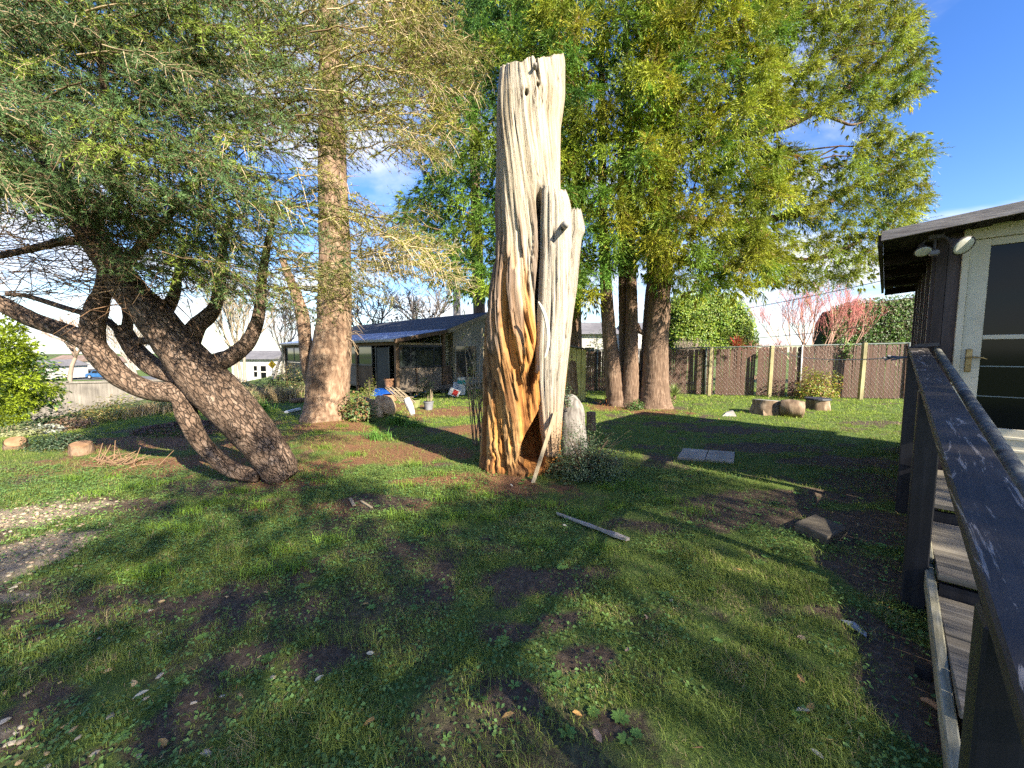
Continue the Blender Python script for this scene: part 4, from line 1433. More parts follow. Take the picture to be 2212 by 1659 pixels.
# ---------------------------------------------------------------- leaning conifer on the left
lt = thing('leaning_conifer', GT(603, 1035), 'leaning rough-barked conifer with a forked curving trunk at left', 'tree')
y0 = 4.62
trunk_rows = [(622, 1034, y0, 30), (608, 1018, y0, 43), (585, 985, y0, 47), (558, 948, y0, 50), (505, 885, y0 - .02, 55), (447, 826, y0 - .04, 57), (388, 757, y0 - .06, 47), (328, 680, y0 - .1, 42), (280, 627, y0 - .14, 37),
              (237, 562, y0 - .18, 32), (203, 516, y0 - .2, 28), (165, 465, y0 - .25, 24), (118, 390, y0 - .25, 18), (75, 290, y0 - .2, 13), (40, 170, y0 - .2, 9)]
P, r = pxpath(trunk_rows)
r = r * .80
V, F = bark_tube(P, r, 36, .028, .010, 4.5, 1.3, .045)
mesh('trunk', V, F, M_BARKL, lt, smooth=True)
LIMBS = [
    [(560, 1028, 4.55, 16), (516, 1020, 4.52, 19), (478, 1000, 4.5, 20), (430, 950, 4.48, 21), (404, 898, 4.48, 23), (388, 852, 4.5, 26), (322, 843, 4.5, 24), (262, 816, 4.48, 25), (218, 770, 4.46, 26), (190, 738, 4.45, 24), (133, 712, 4.4, 19), (67, 688, 4.35, 19), (0, 655, 4.3, 18), (-90, 610, 4.2, 15)],
    [(205, 752, 4.46, 22), (200, 705, 4.47, 24), (212, 656, 4.5, 22), (222, 625, 4.52, 16), (226, 560, 4.6, 12), (215, 480, 4.7, 8)],
    [(440, 838, 4.62, 24), (385, 812, 4.66, 24), (333, 793, 4.7, 22), (292, 757, 4.72, 20), (274, 728, 4.72, 19), (262, 706, 4.72, 17)],
    [(272, 722, 4.72, 12), (276, 697, 4.74, 10.5), (275, 676, 4.76, 9), (262, 620, 4.85, 7), (250, 560, 4.95, 5)],
    [(345, 735, 4.58, 12), (318, 737, 4.66, 9), (285, 734, 4.72, 9), (258, 715, 4.75, 8), (225, 690, 4.8, 7), (150, 668, 4.85, 6), (60, 640, 4.9, 5), (15, 636, 4.95, 4)],
    [(440, 815, 4.62, 26), (470, 785, 4.62, 24), (500, 770, 4.62, 20), (533, 743, 4.62, 18), (553, 703, 4.62, 15), (563, 652, 4.62, 12), (566, 600, 4.6, 10), (580, 520, 4.5, 7), (600, 440, 4.4, 5)],
    [(400, 752, 4.68, 26), (425, 705, 4.74, 20), (447, 686, 4.76, 18), (466, 660, 4.78, 14), (474, 616, 4.8, 12), (480, 550, 4.8, 9), (500, 460, 4.7, 6)],
    [(345, 690, 4.7, 18), (375, 640, 4.8, 12), (385, 590, 4.85, 9), (400, 520, 4.9, 6)],
    [(250, 580, 4.5, 16), (300, 540, 4.3, 11), (360, 470, 4.1, 8), (420, 400, 3.9, 6), (500, 330, 3.7, 4)],
    [(215, 530, 4.45, 14), (150, 520, 4.3, 10), (60, 540, 4.1, 8), (-40, 560, 3.9, 6)],
    [(180, 490, 4.4, 12), (260, 420, 4.1, 9), (240, 300, 3.6, 8), (220, 150, 3.3, 7), (195, 20, 3.1, 5)],
    [(150, 440, 4.4, 12), (60, 420, 4.3, 9), (-60, 420, 4.2, 6)],
    [(120, 395, 4.4, 10), (200, 300, 4.5, 7), (330, 200, 4.7, 5), (450, 120, 4.9, 3)],
    [(90, 330, 4.4, 9), (0, 260, 4.3, 6), (-60, 200, 4.2, 4)],
]
for i, L_ in enumerate(LIMBS):
    P, r = pxpath(L_)
    r = r * .84
    V, F = bark_tube(P, r, 22 if r.max() > .08 else 12, .04, .006, 4, 2.1 + i, .05)
    mesh('limb', V, F, M_BARKL, lt, smooth=True)
# knots and a cut stub
for px, py, rr in ((463, 853, 11), (520, 938, 10)):
    c = D(px, py, y0 - .225)
    d = unit(np.array([-.1, -1, .1]))
    prof = [(0.05, .9), (.02, 1.1), (-.01, 1.0), (-.025, .7), (-.01, .45), (.01, .3), (.02, .05)]
    V, F = tube([c - d * s for s, _ in prof], [rr * y0 / FPX * k for _, k in prof], 14)
    mesh('knot', V, F, M_BARKL, lt, smooth=True)

POLY_L = [(-90, -80), (1010, -80), (960, 10), (1000, 55), (1050, 85), (1065, 110), (1050, 180), (985, 225), (1010, 255), (985, 330), (900, 330), (860, 255), (800, 300), (765, 350), (770, 480), (860, 490), (950, 485),
          (1005, 545), (1020, 590), (930, 560), (850, 600), (800, 645), (740, 660), (600, 665), (500, 650), (420, 630), (330, 590), (260, 540), (200, 480), (0, 455), (-90, 455)]
tpos, taxis, tcol = [], [], []
tw0, tw1, twr, twc = [], [], [], []


def bough(P0, P1, ntw, twl, sag, tuft, green, bare=0.0, twig=(.24, .17, .09), thick=.007):
    """one branch with side twigs set with needle tufts"""
    n = 8
    t = np.linspace(0, 1, n)
    C = P0[None] * (1 - t[:, None]) + P1[None] * t[:, None]
    C[:, 2] += sag * (t * (1 - t)) * 4 * .35 - sag * t ** 2 * .5
    C += rng.normal(0, .012, C.shape)
    rr = thick * (1 - .75 * t)
    for i in range(n - 1):
        tw0.append(C[i]); tw1.append(C[i + 1]); twr.append((rr[i], rr[i + 1])); twc.append(twig)
    tang = unit(P1 - P0)
    sd = unit(np.cross(tang, [0, 0, 1.]))
    upv = np.cross(sd, tang)
    roll = rng.normal(0, .5)
    sd, upv = sd * math.cos(roll) + upv * math.sin(roll), upv * math.cos(roll) - sd * math.sin(roll)
    for k in range(ntw):
        s = .12 + .88 * (k + rng.random()) / ntw
        f = s * (n - 1); i = min(int(f), n - 2); b = C[i] + (C[i + 1] - C[i]) * (f - i)
        sg = 1 if k % 2 else -1
        d = unit(tang * rng.uniform(.45, .95) + sd * sg * rng.uniform(.5, 1.0) + upv * rng.normal(0, .3) + np.array([0, 0, -.12]))
        L = twl * (1.1 - .65 * s) * rng.uniform(.55, 1.15)
        m_ = b + d * L * .5 + np.array([0, 0, .02]) * rng.normal()
        e = b + d * L + np.array([0, 0, -.16 * L]) + rng.normal(0, .015, 3)
        tw0.append(b); tw1.append(m_); twr.append((.0036, .0028)); twc.append(twig)
        tw0.append(m_); tw1.append(e); twr.append((.0028, .0014)); twc.append(twig)
        nt_ = max(2, int(L / tuft))
        q = (np.arange(nt_) + rng.random(nt_)) / nt_
        q = q[rng.random(nt_) > bare]
        for v in q:
            pt = b + (m_ - b) * (v * 2) if v < .5 else m_ + (e - m_) * (v * 2 - 1)
            tpos.append(pt); taxis.append(d); tcol.append(green)
    for v in rng.random(10):
        f = v * (n - 1); i = min(int(f), n - 2)
        tpos.append(C[i] + (C[i + 1] - C[i]) * (f - i)); taxis.append(tang); tcol.append(green)


HOLE_L = [(650, 370, 40, 75), (740, 330, 30, 60), (300, 30, 30, 26), (40, 40, 30, 22), (560, 560, 24, 20), (300, 500, 22, 18), (120, 540, 60, 40)]
pts = poisson(POLY_L, 37, HOLE_L, 16000)
heart = D(130, 400, 4.4)
for k, (px, py) in enumerate(pts):
    for layer in range(2 if px > 700 else 3):
        qx, qy = px + rng.normal(0, 14), py + rng.normal(0, 14)
        f = np.clip(px / 1000, 0, 1)
        dep = (rng.uniform(2.9, 5.8) if layer else rng.uniform(2.7, 3.9)) if px < 620 else (rng.uniform(3.5, 4.8))
        if py > 450: dep = rng.uniform(3.4, 5.4)
        tip = D(qx, qy, dep)
        away = unit(tip - heart)
        # boughs sweep to the right and slightly down, with some running at the viewer
        d = unit(away * .55 + np.array([.75, rng.normal(-.12, .35), rng.normal(-.28 if px < 640 else .02, .22)]))
        L = rng.uniform(.55, 1.0) * (1.0 if px < 700 else .85)
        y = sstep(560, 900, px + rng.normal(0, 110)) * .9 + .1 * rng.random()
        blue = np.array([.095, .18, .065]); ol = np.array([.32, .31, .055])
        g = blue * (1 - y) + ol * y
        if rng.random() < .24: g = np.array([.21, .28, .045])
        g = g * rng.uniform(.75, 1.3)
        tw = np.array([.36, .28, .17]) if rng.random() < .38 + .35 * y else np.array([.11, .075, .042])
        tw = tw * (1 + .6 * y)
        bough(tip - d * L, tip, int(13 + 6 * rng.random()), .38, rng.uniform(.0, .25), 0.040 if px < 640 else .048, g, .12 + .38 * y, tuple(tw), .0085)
# the long pale sprays that reach right across the dead trunk and the house roof
for (a, b, dep) in (((740, 560), (1020, 585), 3.9), ((760, 540), (985, 500), 4.0), ((700, 600), (905, 560), 3.8), ((720, 520), (950, 470), 4.2), ((780, 580), (1000, 620), 4.0), ((650, 610), (840, 640), 3.9),
                    ((820, 90), (1062, 110), 3.9), ((800, 160), (1050, 150), 4.0), ((820, 230), (1040, 190), 4.1), ((790, 60), (1010, 40), 3.9), ((800, 260), (1005, 300), 4.1), ((840, 280), (980, 330), 4.0), ((750, 20), (990, 90), 3.8)):
    for j in range(2):
        A_, B_ = D(a[0] + rng.normal(0, 12), a[1] + rng.normal(0, 12), dep + .25), D(b[0] + rng.normal(0, 14), b[1] + rng.normal(0, 14), dep - .15)
        bough(A_, B_, 20, .34, .06, .034, np.array([.20, .20, .05]) * rng.uniform(.8, 1.2), .45, (.46, .37, .22), .007)
# dead brown twigs inside the crown, low on the left
for k in range(620):
    px, py = rng.uniform(-60, 420), rng.uniform(430, 690)
    if py > 640 + .05 * px: continue
    a = D(px, py, rng.uniform(3.9, 5.4))
    d = unit(np.array([rng.normal(-.3, .7), rng.normal(0, .5), rng.normal(.0, .28)]))
    L = rng.uniform(.3, .9)
    m_ = a + d * L * .5 + np.array([0, 0, rng.normal(.02, .04)]); e = a + d * L + np.array([0, 0, rng.normal(.06, .08)])
    c = (.17, .10, .055) if rng.random() < .6 else (.30, .19, .10)
    tw0 += [a, m_]; tw1 += [m_, e]; twr += [(.006, .004), (.004, .0018)]; twc += [c, c]
    for j in range(3):
        s_ = a + (e - a) * rng.random(); e2 = s_ + unit(d + rng.normal(0, .6, 3)) * rng.uniform(.08, .25)
        tw0.append(s_); tw1.append(e2); twr.append((.0025, .001)); twc.append(c)
lm_ = Mass()
tp = np.array(tpos)
V, T, C = needles(tp, np.array(taxis), 10, .043, .0047, np.array(tcol), spread=.85, jitter=.3)
lm_.add(V, T, C)
o = lm_.build('crown', M_NEEDLE, lt, kind='stuff'); n_left = len(T)
tm_ = Mass()
rr = np.array(twr)
V, F = seg_tubes(tw0, tw1, rr[:, 0], rr[:, 1], 3)
tm_.add(V, F, np.repeat(np.array(twc, float) * rng.uniform(.8, 1.2, (len(twc), 1)), 6, 0))
tm_.build('twigs', M_TWIG, lt, kind='stuff')
print('left conifer tufts', len(tp), 'tris', n_left, 'twigs', len(twc))

# ---------------------------------------------------------------- straight tan trunk behind it
st = thing('tall_conifer', GT(705, 915), 'tall straight conifer with a broad tan trunk and ivy at its foot', 'tree')
ys = 8.45
P, r = pxpath([(705, 925, ys, 66), (706, 905, ys, 56), (708, 870, ys, 49), (710, 820, ys, 46), (716, 760, ys, 42), (722, 680, ys, 36), (724, 560, ys, 32), (720, 440, ys, 30), (718, 340, ys, 28), (716, 240, ys, 25), (712, 120, ys, 21), (708, -40, ys, 16), (706, -250, ys, 8)])
V, F = bark_tube(P, r * .92, 40, .05, .020, 6, 5.2, .03)
mesh('trunk', V, F, M_BARKT, st, smooth=True)
P, r = pxpath([(690, 880, ys + .25, 16), (682, 850, ys + .25, 15), (668, 800, ys + .2, 14), (660, 740, ys + .2, 13), (655, 690, ys + .2, 13), (645, 650, ys + .2, 11), (630, 610, ys + .2, 8), (610, 560, ys + .2, 6)])
V, F = bark_tube(P, r, 16, .05, .010, 5, 8.2, .04)
mesh('side_stem', V, F, M_BARKT, st, smooth=True)
tpos, taxis, tcol = [], [], []
tw0, tw1, twr, twc = [], [], [], []
POLY_S = [(470, -80), (920, -80), (910, 180), (860, 240), (780, 260), (640, 260), (560, 330), (500, 250)]
for (px, py) in poisson(POLY_S, 34, (), 5000):
    tip = D(px, py, rng.uniform(6.8, 9.5)); c = D(714, py - 40, ys)
    d = unit((tip - c) * np.array([1, 1, .4]) + rng.normal(0, .3, 3))
    g = np.array([.13, .15, .035]) * rng.uniform(.6, 1.2)
    bough(tip - d * 1.1, tip, 14, .45, .25, .05, g, .15, (.26, .19, .11), .012)
for (a, b) in (((760, 640), (680, 640)), ((765, 560), (900, 620)), ((750, 420), (850, 500))):
    for j in range(4):
        A_, B_ = D(a[0] + rng.normal(0, 10), a[1] + rng.normal(0, 20), ys - .3), D(b[0] + rng.normal(0, 30), b[1] + rng.normal(0, 25), ys - 1.0)
        bough(A_, B_, 14, .4, .2, .05, np.array([.13, .16, .035]), .3, (.3, .22, .12), .012)
ms = Mass()
ms.add(*needles(np.array(tpos), np.array(taxis), 6, .055, .0085, np.array(tcol), spread=.85, jitter=.3))
ms.build('crown', M_NEEDLE, st, kind='stuff')
mt_ = Mass(); rr = np.array(twr)
V, F = seg_tubes(tw0, tw1, rr[:, 0], rr[:, 1], 3); mt_.add(V, F, np.repeat(np.array(twc, float), 6, 0))
# dry aerial twigs on the trunk's right side
S_ = []
for k in range(26):
    a = D(rng.uniform(748, 758), rng.uniform(640, 770), ys - .15); e = a + np.array([rng.uniform(.05, .42), rng.uniform(-.25, .1), rng.uniform(-.35, .12)])
    m_ = (a + e) / 2 + np.array([0, 0, .06]); S_ += [(a, m_, .006, .005, 0), (m_, e, .005, .002, 0)]
V, F, C = seg_mass(S_, (.36, .27, .17), (.36, .27, .17), 1); mt_.add(V, F, C)
mt_.build('twigs', M_TWIG, st, kind='stuff')

# ---------------------------------------------------------------- feathery cedars (several stems) behind the dead trunk
def crown_blobs(poly, holes, rad, depth, layers, axis_px, tones, parent, nspray=30, nrope=15, rlen=.19, rwid=.019, branch=.25, taxis_y=11.2, bark=(.13, .08, .05), fill=.95, spread=.42, nfrond=85):
    """foliage masses over a picture outline, standing round a tree axis: tufts of hanging shoots on the skin of each mass"""
    mm = Mass(); bb = []
    for layer in range(layers):
        last = layer == layers - 1 and layers > 1
        for (px, py) in poisson(poly, rad * (.85 if last else .92 if layer == 0 else 1.0), holes, 7000):
            dp = depth(px, py, layer) + rng.normal(0, .35)
            c = D(px, py, dp)
            ax = np.array([D(axis_px, py, taxis_y)[0], taxis_y, c[2] + .2])
            out = unit((c - ax) * np.array([1, 1, .25]) + rng.normal(0, .15, 3))
            rb = rad * dp / FPX * rng.uniform(.7, 1.15) * fill
            n = int(nspray * rng.uniform(.7, 1.3) * (.7 if last else 1))
            q = rand_unit(n) * (rng.random((n, 1)) ** .3) * rb * np.array([1.0, 1.0, .9])
            pos = c + q
            dire = unit(out * .35 + q / rb * .75 + np.array([0, 0, -.45]) + rand_unit(n) * .2)
            a_, b_, w_ = tones[rng.integers(0, len(tones))]
            f = rng.random()
            col = np.array(a_) * (1 - f) + np.array(b_) * f
            col = np.repeat(col[None], n, 0) * rng.uniform(.7, 1.25, (n, 1)) * rng.uniform(.65, 1.4)
            base_col = col[:1].copy()
            br = rng.random(n) < .02
            col[br] = np.array([.26, .16, .045])
            if layer == 0:
                nf = int(nfrond * rng.uniform(.75, 1.25))
                hd = unit(rand_unit(nf) * np.array([1, 1, .8]) + out * .35 + np.array([0, -.25, -.25]))
                p0 = c + rand_unit(nf) * rb * .40 * rng.random((nf, 1)) ** .5 + np.array([0, 0, rb * .2])
                cf = np.repeat(base_col, nf, 0) * rng.uniform(.75, 1.25, (nf, 1))
                bf = rng.random(nf) < .03
                cf[bf] = np.array([.30, .20, .05])
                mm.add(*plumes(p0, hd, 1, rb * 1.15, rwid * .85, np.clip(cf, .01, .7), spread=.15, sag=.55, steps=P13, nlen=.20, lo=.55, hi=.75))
            else:
                mm.add(*ropes(pos, dire, 8, rlen, rwid * 1.25, np.clip(col, .01, .6), spread=spread, sag=.35))
            if rng.random() < branch:
                a0 = ax + (c - ax) * rng.uniform(.35, .6) + np.array([rng.normal(0, .2), 0, -.35 + rng.normal(0, .2)])
                m0 = (a0 + c) / 2 + np.array([0, 0, rng.normal(.12, .12)])
                bb += [(a0, m0, .025, .018, 0), (m0, c, .018, .006, 0)]
    mm.build('crown', M_SHOOT, parent, kind='stuff')
    if bb:
        tm2 = Mass(); tm2.add(*seg_mass(bb, bark, bark, 1, 4)); tm2.build('branches', M_TWIG, parent, kind='stuff')
    return mm


T_YG = [((.26, .29, .022), (.36, .35, .035), 1), ((.19, .27, .025), (.32, .35, .03), 1), ((.115, .225, .026), (.22, .30, .03), 1)]
T_G = [((.075, .18, .03), (.16, .28, .035), 1), ((.05, .12, .03), (.11, .21, .03), 1), ((.16, .26, .03), (.28, .34, .035), 1)]
T_OL = [((.20, .26, .030), (.31, .34, .04), 1), ((.14, .22, .030), (.25, .30, .035), 1), ((.25, .29, .035), (.36, .36, .045), 1)]

ca = thing('cedar_tree', GT(1345, 872), 'feathery green cedar with two slim leaning stems beside the yellow shed', 'tree')
for rows, sd_ in (([(1336, 885, 11.3, 36), (1334, 872, 11.3, 27), (1329, 840, 11.3, 22), (1322, 780, 11.3, 17), (1314, 700, 11.3, 15), (1309, 620, 11.3, 13), (1303, 480, 11.3, 10), (1300, 300, 11.3, 8), (1300, 100, 11.3, 5)], 1.),
                  ([(1362, 885, 11.15, 34), (1362, 870, 11.15, 24), (1363, 830, 11.15, 20), (1364, 760, 11.15, 15), (1365, 690, 11.15, 13), (1364, 600, 11.15, 11), (1360, 450, 11.15, 9), (1355, 200, 11.15, 6), (1350, -50, 11.15, 4)], 2.),
                  ([(1350, 868, 11.7, 12), (1350, 800, 11.7, 12), (1349, 720, 11.7, 12), (1347, 640, 11.7, 11), (1345, 520, 11.7, 9), (1340, 300, 11.7, 6)], 3.)):
    P, r = pxpath(rows); V, F = bark_tube(P, r * .9, 26, .06, .016, 6, sd_ * 3, .03); mesh('trunk', V, F, M_BARKR, ca, smooth=True)
POLY_A = [(1180, -80), (1440, -80), (1450, 120), (1430, 300), (1420, 470), (1400, 560), (1360, 580), (1320, 560), (1290, 640), (1255, 660), (1215, 600), (1180, 400)]
crown_blobs(POLY_A, [(1285, 160, 12, 25), (1330, 330, 16, 30), (1320, 180, 10, 20)], 38, lambda x, y, l: (9.6, 10.5, 11.8)[l], 3, 1340, T_YG + T_G[:1], ca, taxis_y=11.3)

cb = thing('cedar_tree', GT(1415, 885), 'feathery yellow-green cedar with the thickest shaggy reddish trunk at the fence', 'tree')
for rows, sd_ in (([(1414, 896, 11.0, 56), (1414, 882, 11.0, 44), (1414, 860, 11.0, 36), (1415, 820, 11.0, 31), (1417, 760, 11.0, 28), (1420, 700, 11.0, 25), (1422, 640, 11.0, 23), (1425, 560, 11.0, 20), (1435, 440, 11.0, 17), (1442, 360, 11.0, 14), (1455, 240, 11.0, 11), (1470, 60, 11.0, 8), (1480, -100, 11, 5)], 4.),
                  ([(1395, 880, 11.35, 14), (1394, 820, 11.35, 12), (1398, 740, 11.35, 12), (1404, 660, 11.35, 12), (1408, 600, 11.35, 11), (1405, 500, 11.35, 8)], 5.),
                  ([(1437, 700, 11.25, 10), (1439, 640, 11.25, 8), (1444, 600, 11.25, 7), (1450, 520, 11.25, 6)], 6.)):
    P, r = pxpath(rows); V, F = bark_tube(P, r * .88, 34, .05, .022, 8, sd_ * 3, .03); mesh('trunk', V, F, M_BARKR, cb, smooth=True)
P, r = pxpath([(1376, 700, 11.15, 5), (1382, 715, 11.1, 5), (1392, 722, 11.1, 5), (1397, 740, 11.2, 4)]); V, F = bark_tube(P, r, 8, .05, .004, 4, 1, .02); mesh('limb', V, F, M_BARKR, cb, smooth=True)
POLY_B = [(1400, -80), (1680, -80), (1690, 100), (1650, 180), (1700, 235), (1640, 280), (1650, 330), (1700, 350), (1690, 420), (1650, 440), (1640, 520), (1680, 560), (1660, 620), (1560, 635), (1450, 615), (1400, 560), (1380, 400)]
POLY_C = [(1640, -80), (1965, -80), (1945, 5), (1985, 50), (1990, 185), (1950, 230), (1860, 268), (1810, 240), (1740, 250), (1650, 250)]
POLY_D = [(1640, 335), (1690, 320), (1740, 345), (1830, 352), (1860, 310), (1885, 268), (1930, 290), (1970, 300), (2003, 330), (1995, 400), (2000, 430), (1975, 490), (1905, 535), (1900, 590), (1860, 612), (1800, 600), (1740, 620), (1690, 605), (1640, 612), (1600, 560)]
crown_blobs(POLY_B, [(1480, 110, 14, 30), (1560, 60, 10, 20), (1475, 420, 10, 30), (1560, 490, 14, 14), (1520, 540, 22, 12)], 38, lambda x, y, l: (9.3, 10.4, 11.9)[l], 3, 1440, T_YG, cb, taxis_y=11.0)
# limbs carrying the wind-swept right-hand masses
for rows in ([(1450, 330, 11.0, 8), (1540, 300, 10.9, 8), (1640, 285, 10.8, 8), (1720, 262, 10.7, 7), (1800, 215, 10.6, 6), (1880, 150, 10.6, 4), (1940, 90, 10.6, 2.5)], [(1450, 470, 11.0, 8), (1560, 480, 10.8, 8), (1680, 470, 10.7, 7), (1780, 440, 10.6, 6), (1870, 390, 10.6, 4), (1950, 360, 10.6, 2.5)],
             [(1450, 560, 11, 7), (1560, 580, 10.6, 7), (1650, 560, 10.5, 6), (1760, 560, 10.4, 5), (1860, 520, 10.4, 3)], [(1470, 100, 11, 7), (1600, 60, 10.8, 6), (1720, 40, 10.7, 5), (1850, 10, 10.7, 3)], [(1560, 60, 10.8, 5), (1650, 120, 10.6, 4), (1740, 170, 10.5, 3)],
             [(1760, 240, 10.6, 3), (1815, 262, 10.5, 2.5), (1840, 270, 10.4, 2), (1870, 262, 10.4, 1.2)]):
    P, r = pxpath(rows); V, F = bark_tube(P, r, 10, .12, .006, 4, rows[0][1], .04); mesh('limb', V, F, M_BARKR, cb, smooth=True)
crown_blobs(POLY_C, [(1722, 110, 32, 36), (1792, 145, 28, 22), (1700, 170, 22, 18), (1845, 240, 30, 20), (1762, 215, 26, 18), (1785, 15, 24, 24)], 27, lambda x, y, l: (10.1, 10.8)[l], 2, 1560, T_OL, cb, nspray=24, nrope=12, rlen=.13, rwid=.017, branch=.05, nfrond=80, taxis_y=11.0)
crown_blobs(POLY_D, [(1660, 470, 32, 50), (1735, 505, 30, 20), (1770, 400, 22, 16), (1880, 590, 22, 22), (1720, 548, 30, 18), (1850, 470, 20, 16), (1640, 580, 20, 16)], 27, lambda x, y, l: (10.1, 10.8)[l], 2, 1560, T_OL, cb, nspray=24, nrope=12, rlen=.13, rwid=.017, branch=.05, nfrond=80, taxis_y=11.0)

cc = thing('cedar_tree', GT(1243, 850), 'deep green feathery cedar showing left of and behind the dead trunk', 'tree')
P, r = pxpath([(1236, 850, 12.6, 24), (1238, 700, 12.6, 17), (1242, 500, 12.6, 13), (1248, 400, 12.6, 12), (1240, 200, 12.6, 9), (1230, -60, 12.6, 5)])
V, F = bark_tube(P, r, 24, .08, .016, 6, 14., .03); mesh('trunk', V, F, M_BARKT, cc, smooth=True)
POLY_E = [(868, 455), (930, 400), (925, 345), (955, 300), (950, 230), (985, 170), (1000, 60), (1040, -60), (1190, -80), (1240, 200), (1250, 560), (1230, 640), (1080, 640), (1000, 640), (945, 580), (880, 510)]
crown_blobs(POLY_E, [(1010, 130, 12, 22)], 38, lambda x, y, l: (10.2, 11.2, 12.6)[l], 3, 1130, T_G, cc, taxis_y=12.2)

# dark tall tree far behind, filling the top between the conifers
cd = thing('dark_spruce', np.array([-1.6, 17.0, 0.]), 'dark spruce far behind, seen between the pale twigs and the dead trunk', 'tree')
P, r = pxpath([(1040, 840, 17, 14), (1030, 500, 17, 11), (1020, 200, 17, 8), (1010, -150, 17, 4)]); V, F = bark_tube(P, r, 14, .3, .01, 5, 3., .03); mesh('trunk', V, F, M_BARKR, cd, smooth=True)
crown_blobs([(850, -90), (1200, -90), (1190, 130), (1090, 170), (1010, 140), (960, 200), (900, 150), (860, 60)], [(930, 30, 20, 20), (1080, 25, 20, 18), (1000, 90, 10, 12)], 38, lambda x, y, l: (15.2, 17.)[l], 2, 1020, [((.018, .04, .022), (.035, .07, .03), 1)], cd, nspray=18, nrope=8, rlen=.34, rwid=.05, taxis_y=17)

# ================================================================ BLEACHED DEAD TRUNK
sg = thing('dead_trunk', GT(1125, 1020), 'tall bleached dead trunk, hollow at its rotten orange foot', 'dead tree')
SY = 5.12


def prof_rows(rows, y):
    z, cx, hw = [], [], []
    for py, xl, xr in rows:
        a, b = D(xl, py, y), D(xr, py, y)
        z.append(a[2]); cx.append((a[0] + b[0]) / 2); hw.append((b[0] - a[0]) / 2)
    o_ = np.argsort(z)
    return np.array(z)[o_], np.array(cx)[o_], np.array(hw)[o_]


M_SNAG, nt, b = mat_new('bleached_wood')
at = N(nt, 'ShaderNodeAttribute', attribute_name='col')
ga = N(nt, 'ShaderNodeAttribute', attribute_name='grain')
mp = N(nt, 'ShaderNodeMapping'); mp.inputs['Scale'].default_value = (9, 9, .55)
nt.links.new(ga.outputs['Vector'], mp.inputs['Vector'])
n1 = N(nt, 'ShaderNodeTexNoise', Scale=3.2, Detail=9, Roughness=.7, Distortion=.25)
nt.links.new(mp.outputs[0], n1.inputs['Vector'])
f1 = ramp(nt, n1.outputs['Fac'], [(.28, (.42, .36, .30)), (.42, (.80, .76, .70)), (.55, (1.0, 1.0, 1.0)), (.75, (1.1, 1.08, 1.02))])
mp2 = N(nt, 'ShaderNodeMapping'); mp2.inputs['Scale'].default_value = (22, 22, .8)
nt.links.new(ga.outputs['Vector'], mp2.inputs['Vector'])
n2 = N(nt, 'ShaderNodeTexNoise', Scale=3.0, Detail=6, Roughness=.6)
nt.links.new(mp2.outputs[0], n2.inputs['Vector'])
f2 = ramp(nt, n2.outputs['Fac'], [(.30, (.30, .25, .20)), (.37, (.92, .90, .88)), (.5, (1, 1, 1))])
m1 = N(nt, 'ShaderNodeMix', data_type='RGBA', blend_type='MULTIPLY'); m1.inputs['Factor'].default_value = 1
m2 = N(nt, 'ShaderNodeMix', data_type='RGBA', blend_type='MULTIPLY'); m2.inputs['Factor'].default_value = .8
nt.links.new(at.outputs['Color'], m1.inputs[6]); nt.links.new(f1, m1.inputs[7])
nt.links.new(m1.outputs[2], m2.inputs[6]); nt.links.new(f2, m2.inputs[7])
mp3 = N(nt, 'ShaderNodeMapping'); mp3.inputs['Scale'].default_value = (7, 7, .42)
nt.links.new(ga.outputs['Vector'], mp3.inputs['Vector'])
n3 = N(nt, 'ShaderNodeTexNoise', Scale=3.4, Detail=3, Roughness=.5, Distortion=.5)
nt.links.new(mp3.outputs[0], n3.inputs['Vector'])
sb3 = N(nt, 'ShaderNodeMath', operation='SUBTRACT'); nt.links.new(n3.outputs['Fac'], sb3.inputs[0]); sb3.inputs[1].default_value = .5
ab3 = N(nt, 'ShaderNodeMath', operation='ABSOLUTE'); nt.links.new(sb3.outputs[0], ab3.inputs[0])
lc3 = ramp(nt, ab3.outputs[0], [(.0, (.10, .075, .055)), (.011, (.22, .17, .13)), (.026, (1, 1, 1))])
n4 = N(nt, 'ShaderNodeTexNoise', Scale=2.1, Detail=3); nt.links.new(ga.outputs['Vector'], n4.inputs['Vector'])
mk4 = N(nt, 'ShaderNodeMapRange'); mk4.inputs['From Min'].default_value = .46; mk4.inputs['From Max'].default_value = .62
nt.links.new(n4.outputs['Fac'], mk4.inputs['Value'])
m5 = N(nt, 'ShaderNodeMix', data_type='RGBA', blend_type='MULTIPLY')
nt.links.new(mk4.outputs[0], m5.inputs['Factor']); nt.links.new(m2.outputs[2], m5.inputs[6]); nt.links.new(lc3, m5.inputs[7])
nt.links.new(m5.outputs[2], b.inputs['Base Color'])
b.inputs['Roughness'].default_value = .85; b.inputs['Specular IOR Level'].default_value = .2
ad = N(nt, 'ShaderNodeMath', operation='ADD'); nt.links.new(n1.outputs['Fac'], ad.inputs[0]); nt.links.new(n2.outputs['Fac'], ad.inputs[1])
bp = N(nt, 'ShaderNodeBump', Strength=.9, Distance=.02); nt.links.new(ad.outputs[0], bp.inputs['Height']); nt.links.new(bp.outputs[0], b.inputs['Normal'])

CREAM, ORANGE, GREYB, RUST = np.array([.47, .415, .325]), np.array([.50, .245, .07]), np.array([.22, .165, .125]), np.array([.16, .055, .018])


